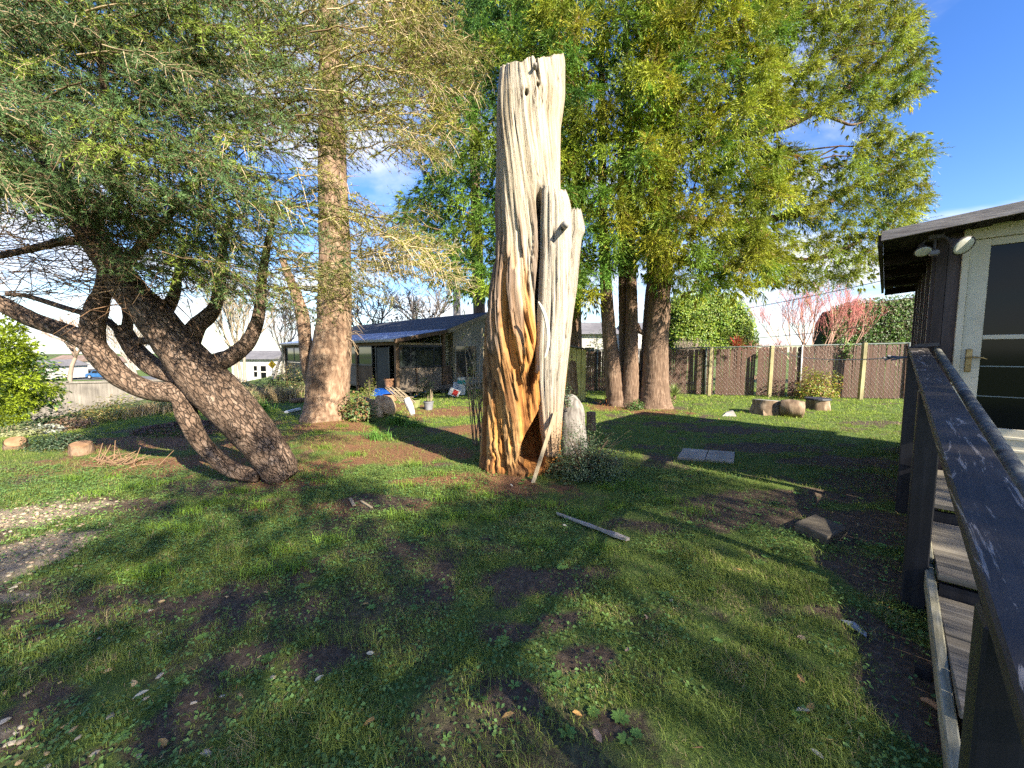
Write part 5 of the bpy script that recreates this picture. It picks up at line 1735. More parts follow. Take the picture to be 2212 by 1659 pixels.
def wood_column(name, rows, y, depth_ratio, nz, nth, twist, colf, dispf=None, topslope=0.0, seed=0., parent=None, crack=1.0, plates=False, fall=.0):
    z, cx, hw = prof_rows(rows, y)
    zz = np.linspace(z[0], z[-1], nz)
    cxx, hww = np.interp(zz, z, cx), np.interp(zz, z, hw)
    th = np.linspace(-np.pi, np.pi, nth, endpoint=False)
    ph_, ZZ = np.meshgrid(th, zz)
    TH = (ph_ - twist * ZZ + np.pi) % (2 * np.pi) - np.pi
    c_, s_ = np.cos(ph_), np.sin(ph_)
    flute = fbm(c_ * 2.6 + seed, s_ * 2.6, ZZ * .28, 3) - .5
    fine = fbm(c_ * 9 + seed, s_ * 9, ZZ * .7, 3) - .5
    cr = np.abs(fbm(c_ * 5.5 + seed + 7, s_ * 5.5, ZZ * .30, 2) - .5)
    crk = sstep(.030, .0, cr) * sstep(.30, .52, fbm(c_ * 3 + 9, s_ * 3, ZZ * .9 + seed, 2))
    d = .06 * flute + .04 * fine - .05 * crk * crack
    plate = np.zeros_like(d)
    if plates:
        pn = fbm(c_ * 4.6 + 2.2, s_ * 4.6, ZZ * .55, 3) + .06 * (fbm(c_ * 22, s_ * 22, ZZ * 3., 2) - .5)
        pn2 = fbm(c_ * 7.5 + 6.2, s_ * 7.5, ZZ * 1.1, 3)
        zone = sstep(3.55, 2.7, ZZ + .9 * (fbm(c_ * 2, s_ * 2, 5., 2) - .5)) * sstep(-1.9, -1.2, TH) * sstep(.75, .45, TH) + sstep(-1.0, -1.5, TH) * sstep(3.9, 3.2, ZZ)
        zone = np.clip(zone, 0, 1)
        plate = sstep(.475, .495, pn) * zone
        d = d + .040 * plate + .028 * sstep(.50, .515, pn2) * zone * sstep(2.6, 1.8, ZZ) - .03 * zone
    hw2 = hww[:, None] * 1.03
    rx = hw2 + d * np.minimum(1, hw2 / .3)
    ry = hw2 * depth_ratio + d
    X = cxx[:, None] + rx * np.sin(TH); Y = y - ry * np.cos(TH)
    Z = ZZ.copy()
    Z += (topslope * (X - cxx[-1]) + fall * (Y - y)) * sstep(z[-1] - .7, z[-1], ZZ)
    jag = (fbm(c_ * 8 + 3, s_ * 8, seed, 3) - .5) * .09
    Z += jag * sstep(z[-1] - .12, z[-1], ZZ)
    col = colf(X, Y, Z, TH, flute, fine, crk, plate)
    if dispf is not None:
        X, Y, Z, col = dispf(X, Y, Z, TH, col, cxx[:, None])
    V = np.stack([X, Y, Z], -1).reshape(-1, 3)
    ringtop = np.stack([X[-1], Y[-1], Z[-1]], -1)
    base = np.array([[cxx[-1], y, Z[-1].mean() - .05]]); bot = np.array([[cxx[0], y, Z[0].mean()]])
    n = len(V)
    V = np.vstack([V, base, bot, ringtop])
    i_, j_ = np.meshgrid(np.arange(nz - 1), np.arange(nth), indexing='ij')
    k_ = (j_ + 1) % nth
    Q = np.stack([i_ * nth + j_, i_ * nth + k_, (i_ + 1) * nth + k_, (i_ + 1) * nth + j_], -1).reshape(-1, 4)
    T = np.concatenate([Q[:, [0, 1, 2]], Q[:, [0, 2, 3]]])
    jj = np.arange(nth); kk = (jj + 1) % nth
    T = np.concatenate([T, np.stack([n + 2 + jj, n + 2 + kk, np.full(nth, n)], 1), np.stack([kk, jj, np.full(nth, n + 1)], 1)])
    C = np.vstack([col.reshape(-1, 3), CREAM[None] * .8, RUST[None], col[-1] * .8])
    o = heavy(name, V, T, M_SNAG, parent, C, smooth=True)
    g = o.data.attributes.new('grain', 'FLOAT_VECTOR', 'POINT')
    gv_ = np.vstack([np.stack([c_ * .45, s_ * .45, ZZ], -1).reshape(-1, 3), [[0, 0, 0]], [[0, 0, 0]], np.stack([c_[-1] * .45, s_[-1] * .45, ZZ[-1]], -1)]).astype(np.float32)
    g.data.foreach_set('vector', gv_.ravel())
    return o


main_rows = [(1062, 1030, 1232), (1030, 1040, 1216), (1000, 1045, 1210), (950, 1051, 1210), (900, 1054, 1212), (866, 1054, 1214), (836, 1053, 1217), (783, 1049, 1222), (730, 1049, 1222), (703, 1050, 1218), (633, 1057, 1213), (583, 1066, 1211), (516, 1074, 1210),
             (413, 1075, 1209), (300, 1074, 1208), (273, 1074, 1208), (213, 1076, 1216), (150, 1081, 1216), (134, 1083, 1215)]


def main_col(X, Y, Z, TH, flute, fine, crk, plate):
    n = fbm(np.cos(TH + .34 * Z) * 3.2, np.sin(TH + .34 * Z) * 3.2, Z * .5 + 3, 3)
    n2 = fbm(np.cos(TH + .34 * Z) * 9, np.sin(TH + .34 * Z) * 9, Z * .9 + 8, 3)
    low = sstep(2.9, 1.5, Z + (n - .5) * 2.6 + .7 * X)
    org = low * sstep(.30, .52, n2 + .25 * low)
    grey = sstep(3.9, 2.3, Z + (n - .5) * 1.2) * sstep(-.02, -.26, X + (n2 - .5) * .5) * sstep(.7, 1.2, Z)
    grey2 = sstep(.54, .62, n) * sstep(3.4, 2.6, Z) * sstep(1.6, 2.2, Z) * sstep(.18, .05, X)
    rust = sstep(.56, .68, n2) * sstep(1.9, .8, Z) + sstep(.25, .05, Z)
    yel = sstep(.52, .64, n2) * .45
    c = CREAM[None, None] * (1 + .25 * flute[..., None])
    c = c * (1 - yel[..., None]) + np.array([.42, .32, .16]) * yel[..., None]
    for m_, k in ((org, ORANGE), (np.clip(grey * .6 + plate * sstep(1.0, 2.0, Z + .5 * (n - .5)) * .85, 0, 1), GREYB), (plate * sstep(1.8, .9, Z) * .6, np.array([.36, .25, .13])), (np.clip(rust, 0, 1) * .75, RUST)):
        c = c * (1 - m_[..., None]) + k * m_[..., None]
    gs = sstep(.55, .7, n2)[..., None] * sstep(2.2, 3.2, Z)[..., None] * .35
    c = c * (1 - gs) + np.array([.30, .285, .26]) * gs
    return c * (1 - .72 * crk[..., None])


def main_disp(X, Y, Z, TH, col, cx):
    front = sstep(1.35, .9, np.abs(TH))
    # the hollow at the foot: a leaning triangle open at the front
    ax = .25 + (Z - .29) * .20
    half = .155 * sstep(1.02, .30, Z) + .012
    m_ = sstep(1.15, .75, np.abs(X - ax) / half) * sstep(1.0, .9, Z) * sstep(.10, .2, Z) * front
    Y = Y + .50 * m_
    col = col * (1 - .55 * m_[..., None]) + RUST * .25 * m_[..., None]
    # a long torn cleft rising beside the spar
    cxl = .33 + .02 * np.sin(Z * 5) - .16 * sstep(1.8, .9, Z)
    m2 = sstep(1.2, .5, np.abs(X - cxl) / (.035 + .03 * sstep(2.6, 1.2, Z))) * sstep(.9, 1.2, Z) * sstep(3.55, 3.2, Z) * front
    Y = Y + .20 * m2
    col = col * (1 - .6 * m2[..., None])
    for px, py, rr in ((1162, 180, 3.6), (1137, 197, 4.0)):
        h_ = D(px, py, SY - .38)
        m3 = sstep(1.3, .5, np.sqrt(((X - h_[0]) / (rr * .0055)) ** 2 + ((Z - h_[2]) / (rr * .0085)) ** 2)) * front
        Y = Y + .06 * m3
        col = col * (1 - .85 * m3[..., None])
    # rotten, crumbling foot
    rg = (fbm(X * 9, Z * 9, Y * 9, 3) - .5) * sstep(1.4, .1, Z)
    Y = Y + rg * .10; X = X + (fbm(X * 8 + 5, Z * 8, Y * 8, 3) - .5) * .06 * sstep(.9, .1, Z)
    return X, Y, Z, col


wood_column('trunk', main_rows, SY, .92, 300, 260, .34, main_col, main_disp, topslope=.16, seed=2.3, parent=sg, plates=True, fall=.55)


def pale_col(X, Y, Z, TH, flute, fine, crk, plate):
    c = np.array([.50, .45, .37])[None, None] * (1 + .3 * flute[..., None])
    lowc = sstep(1.3, .3, Z)[..., None]
    c = c * (1 - lowc * .5) + ORANGE * lowc * .5
    return c * (1 - .5 * crk[..., None])


spar_rows = [(985, 1178, 1206), (930, 1168, 1212), (880, 1163, 1216), (820, 1158, 1221), (760, 1156, 1229), (700, 1159, 1235), (650, 1163, 1237), (600, 1166, 1237), (553, 1168, 1235), (500, 1168, 1234), (443, 1170, 1233), (423, 1171, 1229), (408, 1174, 1221)]
wood_column('spar', spar_rows, SY - .34, .85, 150, 90, .08, pale_col, topslope=-.22, seed=5.1, parent=sg, crack=.7, fall=.25)
wood_column('side_spar', [(760, 1214, 1229), (720, 1216, 1233), (680, 1217, 1238), (620, 1219, 1246), (553, 1222, 1252), (515, 1226, 1256), (500, 1229, 1263), (485, 1229, 1262), (462, 1232, 1257), (453, 1236, 1254)], SY - .22, .9, 90, 60, .08, pale_col, topslope=.0, seed=8.1, parent=sg, crack=.8)
# branch stub, holes and splinters
q = MB(); c = D(1223, 483, SY - .62)
V, F = tube([c + np.array([.0, .12, .02]), c + np.array([0, .04, .0]), c + np.array([.0, -.02, -.02])], [.045, .038, .03], 14)
mesh('branch_stub', V, F, plain('grey_stub', (.40, .37, .34), .8), sg, smooth=True)
c = D(1156, 139, SY - .42)
V, F = tube([c + np.array([0, .1, 0]), c + np.array([0, -.01, -.005]), c + np.array([0, -.02, -.01])], [.024, .022, .012], 12)
mesh('branch_stub', V, F, plain('grey_knot', (.26, .24, .22), .8), sg, smooth=True)
# loose curved strip of sapwood hanging on the spar
P = np.array([D(a, b_, SY - .80) for a, b_ in ((1163, 652), (1170, 665), (1178, 685), (1184, 720), (1183, 750), (1176, 775))])
V, F = bark_tube(P, [.008, .016, .02, .02, .016, .006], 10, .03, .002, 4, 3, .03); mesh('loose_strip', V, F, plain('pale_strip', (.66, .61, .52), .8), sg, smooth=True)

# sawn, lichen-white stump against its right side
sp = thing('sawn_stump', GT(1238, 945), 'whitish lichened stump block leaning against the right side of the dead trunk', 'stump')
M_LICH = nmat('lichen_white_wood', [(.3, (.09, .08, .07)), (.5, (.20, .185, .165)), (.7, (.33, .31, .28))], scale=7, stretch=(2.5, 2.5, .5), rough=.95, bump=.8)
P, r = pxpath([(1236, 980, 5.75, 34), (1235, 930, 5.75, 30), (1236, 890, 5.78, 26), (1230, 868, 5.8, 20), (1222, 858, 5.8, 10)])
V, F = bark_tube(P, r, 30, .03, .012, 5, 6.6, .06); mesh('block', V, F, M_LICH, sp, smooth=True)
sp2 = thing('short_log_post', GT(1276, 920), 'short dark log end standing right of the whitish stump', 'log')
P, r = pxpath([(1277, 930, 6.6, 10), (1277, 890, 6.6, 9.5)])
V, F = bark_tube(P, r, 16, .03, .006, 5, 1.6, .03); mesh('log', V, F, M_BARKR, sp2, smooth=True)
# stake leaning by the hollow and weathered plank on the grass
M_STAKE = grainmat('grey_stake', [(.3, (.26, .20, .12)), (.7, (.44, .36, .24))], 'z', scale=3)
a, b_ = D(1150, 1088, 4.45), D(1200, 890, 4.62)
a[2] = zg(a) - .02
q = MB(); q.bar(a, b_, .045, .018, up=(0, 1, 0), bev=.003); o = q.build('wooden_stake', M_STAKE); tag(o, 'thin grey stake leaning against the dead trunk beside its hollow', 'stake')
M_PLK = grainmat('split_plank', [(.3, (.20, .175, .15)), (.7, (.50, .46, .40))], unit(np.array([.9, -.45, 0])), scale=4, across=7)
pa, pb = GT(1203, 1115), GT(1356, 1172)
t = np.linspace(0, 1, 14)
dd = unit(pb - pa); ss = np.cross(dd, [0, 0, 1])
L_ = pa[None] * (1 - t[:, None]) + pb[None] * t[:, None]
hwid = .008 + .03 * t + .008 * np.sin(t * 17)
top = np.vstack([L_ + ss * hwid[:, None] + [0, 0, .045], (L_ - ss * hwid[:, None] + [0, 0, .03])[::-1]])
q = MB(); q.prism(top, (0, 0, -.022)); o = q.build('split_board', M_PLK); tag(o, 'long jagged grey board lying on the worn grass', 'board')

# ================================================================ SHRUBS, HEDGES AND BACKGROUND TREES
def bush(name, base, w, h, dth, nleaf, ll, lw, cols, label, cat='shrub', group=None, stems=10, up=.5, shape=.45, flat=1.0, stemc=(.16, .11, .07), mat=None, lump=.35, bottom=0.0, seed=0.):
    """leafy mass on stems: leaves fill a lumpy dome"""
    t = thing(name, base, label, cat, group)
    base = np.asarray(base, float)
    q = rand_unit(nleaf); q[:, 2] = np.abs(q[:, 2]) * (1 - bottom) + q[:, 2] * bottom
    r_ = rng.random((nleaf, 1)) ** shape
    lum = 1 + lump * 2 * (fbm(q[:, 0] * 2.2 + seed, q[:, 1] * 2.2, q[:, 2] * 2.2 + seed, 3) - .5)[:, None]
    P = base + q * r_ * lum * np.array([w / 2, dth / 2, h * .92]) + np.array([0, 0, h * .06])
    c = np.array(cols)[rng.integers(0, len(cols), nleaf)]
    mm = Mass(); mm.add(*leaves(P, unit(q * .6 + rand_unit(nleaf) * .6 + np.array([0, 0, up])), ll, lw, c, jitter=.3))
    mm.build('foliage', mat or M_LEAF, t, kind='stuff')
    if stems:
        S_ = []
        for k in range(stems):
            d = rand_unit(1)[0]; d[2] = abs(d[2]) + .35
            e = base + d * np.array([w * .4, dth * .4, h * .75]); m_ = base + (e - base) * .5 + np.array([0, 0, h * .08])
            S_ += [(base + rng.normal(0, .03, 3) * np.array([1, 1, 0]), m_, .010, .007, 0), (m_, e, .007, .003, 0)]
        sm = Mass(); sm.add(*seg_mass(S_, stemc, stemc, 1, 4)); sm.build('stems', M_TWIG, t, kind='stuff')
    return t


def twiggy(name, base, label, cat, S_, c0, c1, levels, sides=3, group=None):
    t = thing(name, base, label, cat, group)
    tr_ = [s for s in S_ if s[4] == 0]; tw = [s for s in S_ if s[4] > 0]
    mm = Mass(); mm.add(*seg_mass(tr_, c0, c0, 1, 7)); mm.build('trunk', M_TWIG, t)
    mm = Mass(); mm.add(*seg_mass(tw, c0, c1, levels, sides)); mm.build('branches', M_TWIG, t, kind='stuff')
    return t


# clipped hedges beyond the fence
def hedge(name, outline, y, dth, label, cols, nleaf, ll=.11, lw=.06):
    t = thing(name, np.array([D(outline[0][0], 800, y)[0], y, 0]), label, 'hedge')
    xs = [p[0] for p in outline]; ys = [p[1] for p in outline]
    px = rng.uniform(min(xs), max(xs), nleaf * 3); py = rng.uniform(min(ys), max(ys), nleaf * 3)
    ok = inpoly(px, py, outline); px, py = px[ok][:nleaf], py[ok][:nleaf]
    # front face, bulging at the middle, plus the shoulders
    cy_, hy = (max(ys) + min(ys)) / 2, (max(ys) - min(ys)) / 2
    cx_, hx = (max(xs) + min(xs)) / 2, (max(xs) - min(xs)) / 2
    bul = np.sqrt(np.clip(1 - np.maximum(np.abs((px - cx_) / hx), np.clip((cy_ - py) / hy, 0, 1)) ** 3.5, 0, 1))
    yy = y + dth * .5 - dth * .5 * bul * rng.uniform(.82, 1.02, len(px)) + .35 * (fbm(px * .03, py * .03) - .5)
    P = np.array([D(a, b_, c_) for a, b_, c_ in zip(px, py, yy)])
    nr = unit(np.stack([(px - cx_) / hx * .6, -np.ones(len(px)), .35 + (cy_ - py) / hy * .5], 1) + rand_unit(len(px)) * .7)
    c = np.array(cols)[rng.integers(0, len(cols), len(px))] * (.7 + .6 * fbm(px * .05, py * .05, 2.))[:, None]
    mm = Mass(); mm.add(*leaves(P, nr, ll, lw, c, jitter=.35)); mm.build('foliage', M_LEAF, t, kind='stuff')
    # dense dark heart so that no light shows through, and stems to the ground
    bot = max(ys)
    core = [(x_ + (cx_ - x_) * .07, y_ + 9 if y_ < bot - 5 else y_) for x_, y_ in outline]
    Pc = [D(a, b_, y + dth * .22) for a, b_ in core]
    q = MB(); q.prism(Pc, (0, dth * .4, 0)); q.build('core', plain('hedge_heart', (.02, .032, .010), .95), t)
    q = MB()
    for f in (.2, .5, .8):
        x_ = min(xs) + (max(xs) - min(xs)) * f; a = D(x_, bot - 4, y + dth * .4)
        q.tube([np.array([a[0], a[1], -.1]), a], .07, 8)
    q.build('stems', plain('hedge_stem', (.10, .07, .045), .9), t)
    return t


hedge('clipped_hedge', [(1436, 775), (1438, 650), (1470, 632), (1520, 626), (1575, 634), (1612, 655), (1632, 690), (1640, 730), (1642, 775)], 17.2, 2.2, 'tall clipped bright green hedge behind the fence', [(.20, .30, .035), (.28, .35, .045), (.13, .24, .03)], 11000)
hedge('dark_hedge', [(1772, 765), (1782, 690), (1800, 662), (1860, 648), (1920, 640), (2005, 630), (2005, 765)], 17.5, 2.0, 'dark green hedge with brown patches behind the fence beside the brown house', [(.075, .15, .03), (.12, .20, .035), (.10, .075, .04), (.05, .10, .022)], 10000)
bush('bay_bush', np.array([*D(1925, 800, 14.6)[:2], .9]), 2.6, .95, 1.0, 1500, .20, .05, [(.16, .27, .05), (.24, .34, .07)], 'long-leaved bright bush leaning over the fence top at right', stems=8)
# leafy tendril hanging over the fence
p, _ = on_fence(1826, .06); p[2] = 1.80
t = thing('vine', p, 'leafy vine sprig drooping over the brown slatted fence', 'vine')
n = 90; s_ = rng.random(n); P = p + np.stack([rng.normal(0, .10, n), -.03 + rng.normal(0, .03, n), -s_ * .55 + .08], 1)
mm = Mass(); mm.add(*leaves(P, unit(rand_unit(n) * .6 + np.array([0, -1, .2])), .13, .035, np.array([[.16, .26, .05]]).repeat(n, 0))); mm.build('leaves', M_LEAF, t, kind='stuff')
q = MB(); q.tube([p + np.array([0, .1, .1]), p + np.array([.02, -.03, -.2]), p + np.array([-.03, -.03, -.5])], .008, 6); q.build('stem', M_BARKR, t)

# red-twigged bare trees beyond the fence
S_ = []
for k in range(11):
    b0 = D(1745 + rng.normal(0, 12), 780, 16.0); b0[2] = .3
    S_ += bare_tree(b0, 1.5, .30, ((k - 4) * .17, rng.normal(0, .12)), 5, .035, (2, 3), .45, .66, .15, 40 + k)
twiggy('red_twig_tree', np.array([*D(1745, 800, 16)[:2], 0]), 'bare spreading tree with coral-red twig tips behind the fence', 'tree', S_, (.38, .28, .20), (.54, .17, .16), 5)
S_ = []
for k in range(5):
    b0 = D(1640 + rng.normal(0, 10), 790, 16.4); b0[2] = .4
    S_ += bare_tree(b0, .62, .36, ((k - 1) * .14, 0), 5, .022, (2, 3), .45, .66, .18, 90 + k)
twiggy('red_twig_shrub', np.array([*D(1640, 800, 16.4)[:2], 0]), 'smaller bare red-twigged shrub left of the coral-tipped tree', 'shrub', S_, (.34, .22, .16), (.47, .15, .14), 5)
S_ = []
for k in range(9):
    b0 = D(1452 + rng.normal(0, 8), 790, 15.4); b0[2] = .5
    S_ += bare_tree(b0, .62, .30, (.25 + k * .12, 0), 4, .02, (2, 3), .3, .7, .16, 120 + k)
twiggy('bare_bush', np.array([*D(1455, 800, 15.4)[:2], 0]), 'pale bare-twigged bush between the thick cedar and the bright hedge', 'shrub', S_, (.34, .27, .21), (.45, .36, .29), 4)
# red cordyline and yucca
def spiky(name, base, n, L, w, cols, label, cat, droop=.3, trunk=0.0):
    t = thing(name, base, label, cat)
    base = np.asarray(base, float)
    top = base + np.array([0, 0, trunk])
    d = rand_unit(n); d[:, 2] = np.abs(d[:, 2]) * 1.2 + .05; d = unit(d)
    s = unit(np.cross(d, np.array([0, 0, 1.]))) * w
    LL = L * rng.uniform(.6, 1.1, (n, 1))
    mid = top + d * LL * .55; tip = top + d * LL + np.array([0, 0, -1.]) * LL * droop * rng.random((n, 1))
    V = np.stack([top - s * .6, top + s * .6, mid + s, mid - s, tip], 1).reshape(-1, 3)
    b_ = np.arange(n)[:, None] * 5
    T = np.concatenate([b_ + [[0, 1, 2]], b_ + [[0, 2, 3]], b_ + [[3, 2, 4]]])
    c = np.array(cols)[rng.integers(0, len(cols), n)] * rng.uniform(.7, 1.25, (n, 1))
    mm = Mass(); mm.add(V, T, np.repeat(c, 5, 0)); mm.build('leaves', M_LEAF, t, kind='stuff')
    if trunk:
        q = MB(); q.tube([base, top], [.06, .05], 8); q.build('trunk', M_BARKR, t)
    return t


spiky('red_cordyline', np.array([*D(1590, 800, 15.6)[:2], 0]), 150, .62, .014, [(.50, .05, .05), (.38, .10, .05), (.40, .26, .09)], 'spiky red cordyline rising behind the fence', 'plant', .35, 1.75)
spiky('yucca', GT(1457, 862), 110, .52, .012, [(.20, .27, .07), (.30, .34, .12)], 'small spiky yucca at the foot of the fence beside the thick cedar', 'plant', .15, .12)
bush('dry_weeds', GT(1440, 872), .7, .25, .5, 700, .06, .02, [(.26, .20, .10), (.16, .16, .06)], 'dry weedy clump under the yucca by the thick cedar', stems=4)
# yellow-green shrub before the fence
t = bush('golden_shrub', GT(1762, 862), 1.45, 1.0, 1.0, 2300, .085, .034, [(.28, .32, .045), (.36, .36, .05), (.20, .28, .045), (.40, .22, .08)], 'yellow-green shrub growing in front of the brown fence', stems=22, shape=.35, lump=.6, stemc=(.2, .16, .08), seed=3.)
# ground ivy where the cedar stems meet
bush('ivy_clump', GT(1372, 885), .55, .3, .4, 420, .05, .04, [(.07, .13, .035), (.11, .18, .05)], 'dark ivy clump between the cedar stems', stems=3)
spiky('dry_fronds', GT(1310, 875), 60, .45, .010, [(.40, .17, .06), (.30, .13, .05)], 'rusty dead cedar fronds on the ground beside the yellow shed', 'litter', .7)

# cotoneaster at the foot of the dead trunk
t = bush('small_leaved_shrub', GT(1262, 1035), 1.02, .60, .65, 6200, .026, .018, [(.060, .10, .045), (.10, .15, .065), (.15, .20, .10), (.045, .075, .04)], 'dense small-leaved dark shrub at the right foot of the dead trunk', stems=26, shape=.5, lump=.7, seed=5.)
S_ = []
for k in range(16):
    b0 = GT(1262 + rng.normal(0, 14), 1010)
    a0 = np.array([rng.uniform(.2, .75), rng.uniform(-.15, .5), rng.uniform(.35, .75)])
    q_ = [b0 + a0 * s + np.array([0, 0, -.25 * s * s]) for s in np.linspace(0, 1, 6)]
    for i in range(5): S_.append((q_[i], q_[i + 1], .005 * (1 - i / 7), .005 * (1 - (i + 1) / 7), 1))
tt = Mass(); tt.add(*seg_mass(S_, (.11, .075, .05), (.11, .075, .05), 1)); tt.build('arching_twigs', M_TWIG, t, kind='stuff')
n = 420; i_ = rng.integers(0, len(S_), n); P = np.array([S_[i][0] + (S_[i][1] - S_[i][0]) * rng.random() for i in i_]) + rng.normal(0, .015, (n, 3))
mm = Mass(); mm.add(*leaves(P, unit(rand_unit(n) + np.array([0, 0, .6])), .028, .017, np.array([[.09, .14, .06]]).repeat(n, 0), jitter=.4)); mm.build('twig_leaves', M_LEAF, t, kind='stuff')
bush('ivy_sprig', np.array([*D(1224, 850, 5.6)[:2], .75]), .22, .38, .2, 260, .03, .022, [(.06, .10, .05), (.10, .15, .07)], 'dark leafy sprig growing on top of the whitish stump block', stems=3)
# bare pale-stemmed shrub left of the dead trunk
S_ = []
for k in range(15):
    b0 = np.array([*D(1032 + rng.normal(0, 10), 880, 6.4)[:2], 0])
    e0 = D(rng.uniform(985, 1058), rng.uniform(690, 830), 6.4 + rng.normal(0, .2))
    m0 = (b0 + e0) / 2 + np.array([rng.normal(0, .08), 0, .15])
    S_ += [(b0, m0, .010, .007, 0), (m0, e0, .007, .003, 1)]
    for j in range(4):
        s_ = m0 + (e0 - m0) * rng.random(); S_.append((s_, s_ + unit(e0 - m0 + rng.normal(0, .25, 3)) * rng.uniform(.06, .2), .003, .0015, 1))
t = twiggy('bare_stemmed_shrub', GT(1032, 930), 'bare pale-stemmed shrub with a few buds left of the dead trunk', 'shrub', S_, (.20, .15, .09), (.42, .34, .22), 1)
P = np.array([s[1] for s in S_ if s[4] == 1])[::2]; P = np.repeat(P, 3, 0) + rng.normal(0, .015, (len(P) * 3, 3))
mm = Mass(); mm.add(*leaves(P, rand_unit(len(P)), .035, .02, np.array([[.30, .33, .10]]).repeat(len(P), 0), jitter=.4)); mm.build('buds', M_LEAF, t, kind='stuff')

# undergrowth round the tall tan trunk
bush('ivy_patch', GT(775, 908), .9, .62, .6, 1500, .055, .045, [(.09, .15, .05), (.14, .20, .06), (.30, .17, .08), (.20, .20, .06)], 'ivy and rusty stems at the right foot of the tan trunk', stems=16, seed=2., stemc=(.3, .17, .1))
bush('yellow_green_weed', GT(800, 870), .6, .75, .5, 700, .05, .02, [(.28, .32, .07), (.22, .26, .06)], 'tall thin yellow-green weed between tan trunk and porch', stems=14, lump=.5)
for px, py, hh, n, lab in ((862, 918, .30, 260, 'green strap-leaved bulb clump in front of the root stump'), (566, 890, .42, 200, 'green strap-leaved bulb clump right of the leaning trunk'), (900, 922, .20, 120, 'low green clump right of the larger bulb clump'), (815, 950, .22, 120, 'green grassy clump in front of the tan trunk')):
    p = GT(px, py); a = rng.uniform(0, 6.28, n); r_ = np.abs(rng.normal(0, .12, n))
    V, T = blade_batch(p[0] + np.cos(a) * r_ * 1.5, p[1] + np.sin(a) * r_, rng.uniform(.5, 1.1, n) * hh, np.full(n, .011), n, bend=.3, lean=.4)
    t = thing('bulb_leaves', p, lab, 'plant', 'clumps of strap leaves')
    mm = Mass(); mm.add(V, T, np.repeat(np.array([[.11, .24, .04]]) * rng.uniform(.6, 1.4, (n, 1)), 5, 0)); mm.build('leaves', M_GRASS, t, kind='stuff')
bush('dark_porch_shrub', np.array([*D(918, 850, 13.1)[:2], 0]), .75, .72, .5, 900, .05, .035, [(.03, .055, .022), (.05, .085, .03)], 'dark small shrub before the grey porch planks', stems=6)

# pale root stump and trellis heap before the porch
M_ROOT = nmat('pale_root_wood', [(.3, (.24, .15, .08)), (.55, (.46, .33, .19)), (.75, (.62, .48, .31))], scale=7, rough=.9, bump=.7, dist=.02)
rs_ = thing('root_stump', GT(815, 905), 'pale upturned root stump lying beside the tan trunk', 'stump')
for rows in ([(770, 862, 9.2, 6), (792, 872, 9.1, 13), (810, 888, 9.0, 17), (815, 905, 8.95, 14)], [(766, 885, 9.0, 4), (788, 888, 8.95, 12), (808, 895, 8.9, 14)], [(818, 862, 9.3, 8), (830, 872, 9.2, 18), (838, 886, 9.1, 17), (836, 898, 9.0, 10)], [(800, 898, 8.9, 10), (812, 880, 9.0, 12), (822, 856, 9.15, 5)]):
    P, r = pxpath(rows); V, F = bark_tube(P, r, 18, .04, .012, 4, rows[0][0] * .1, .10); mesh('root', V, F, M_ROOT, rs_, smooth=True)
tr_ = thing('fallen_trellis', GT(868, 895), 'broken slatted trellis lying against the root stump', 'trellis')
a0, a1 = D(832, 838, 9.9), D(866, 868, 9.2)
dv = unit(np.array([.25, .05, -.02]))
for k in range(7):
    q = MB(); q.bar(a0 + dv * .055 * k + [0, 0, .03 * (k % 2)], a1 + dv * .055 * k, .028, .014); q.build('slat', M_TAN, tr_)
for f in (.25, .7):
    c = a0 + (a1 - a0) * f; q = MB(); q.bar(c - dv * .04 + [0, 0, .03], c + dv * .42 + [0, 0, .03], .03, .014); q.build('cross_slat', M_TAN, tr_)
q = MB(); P, r = pxpath([(878, 862, 9.1, 6), (886, 880, 9.0, 7), (892, 896, 8.9, 4)]); V, F = bark_tube(P, r, 12, .03, .01, 5, 2, .2); o = mesh('plaster_lump', V, F, plain('flaking_white', (.55, .52, .48), .9)); tag(o, 'flaking white lump lying at the end of the broken trellis', 'debris')
p = GT(926, 885)
t = pot_profile('planter_pot', p, [(.10, 0), (.13, .2), (.14, .2), (.14, .23), (.12, .23), (.11, .18), (.01, .17)], plain('grey_pot', (.20, .21, .23), .5), 'grey plastic planter with cut stalks before the porch', 'flower pot')
for k in range(7):
    q = MB(); a = rng.uniform(0, 6.28); q.tube([p + [math.cos(a) * .06, math.sin(a) * .06, .15], p + [math.cos(a) * .12, math.sin(a) * .1, rng.uniform(.32, .6)]], .007, 6); q.build('stalk', M_STAKE, t)
p = GT(898, 880)
t = pot_profile('planter_pot', p, [(.11, 0), (.13, .22), (.12, .22), (.01, .2)], plain('moss_pot', (.20, .22, .08), .8), 'mossy green planter left of the grey planter', 'flower pot')
p = np.array([*D(842, 850, 12.2)[:2], .02])
t = pot_profile('window_box', p, [(.20, 0), (.22, .20), (.21, .20), (.01, .17)], M_TERRA, 'orange-brown tub in front of the blue tarp', 'flower pot')

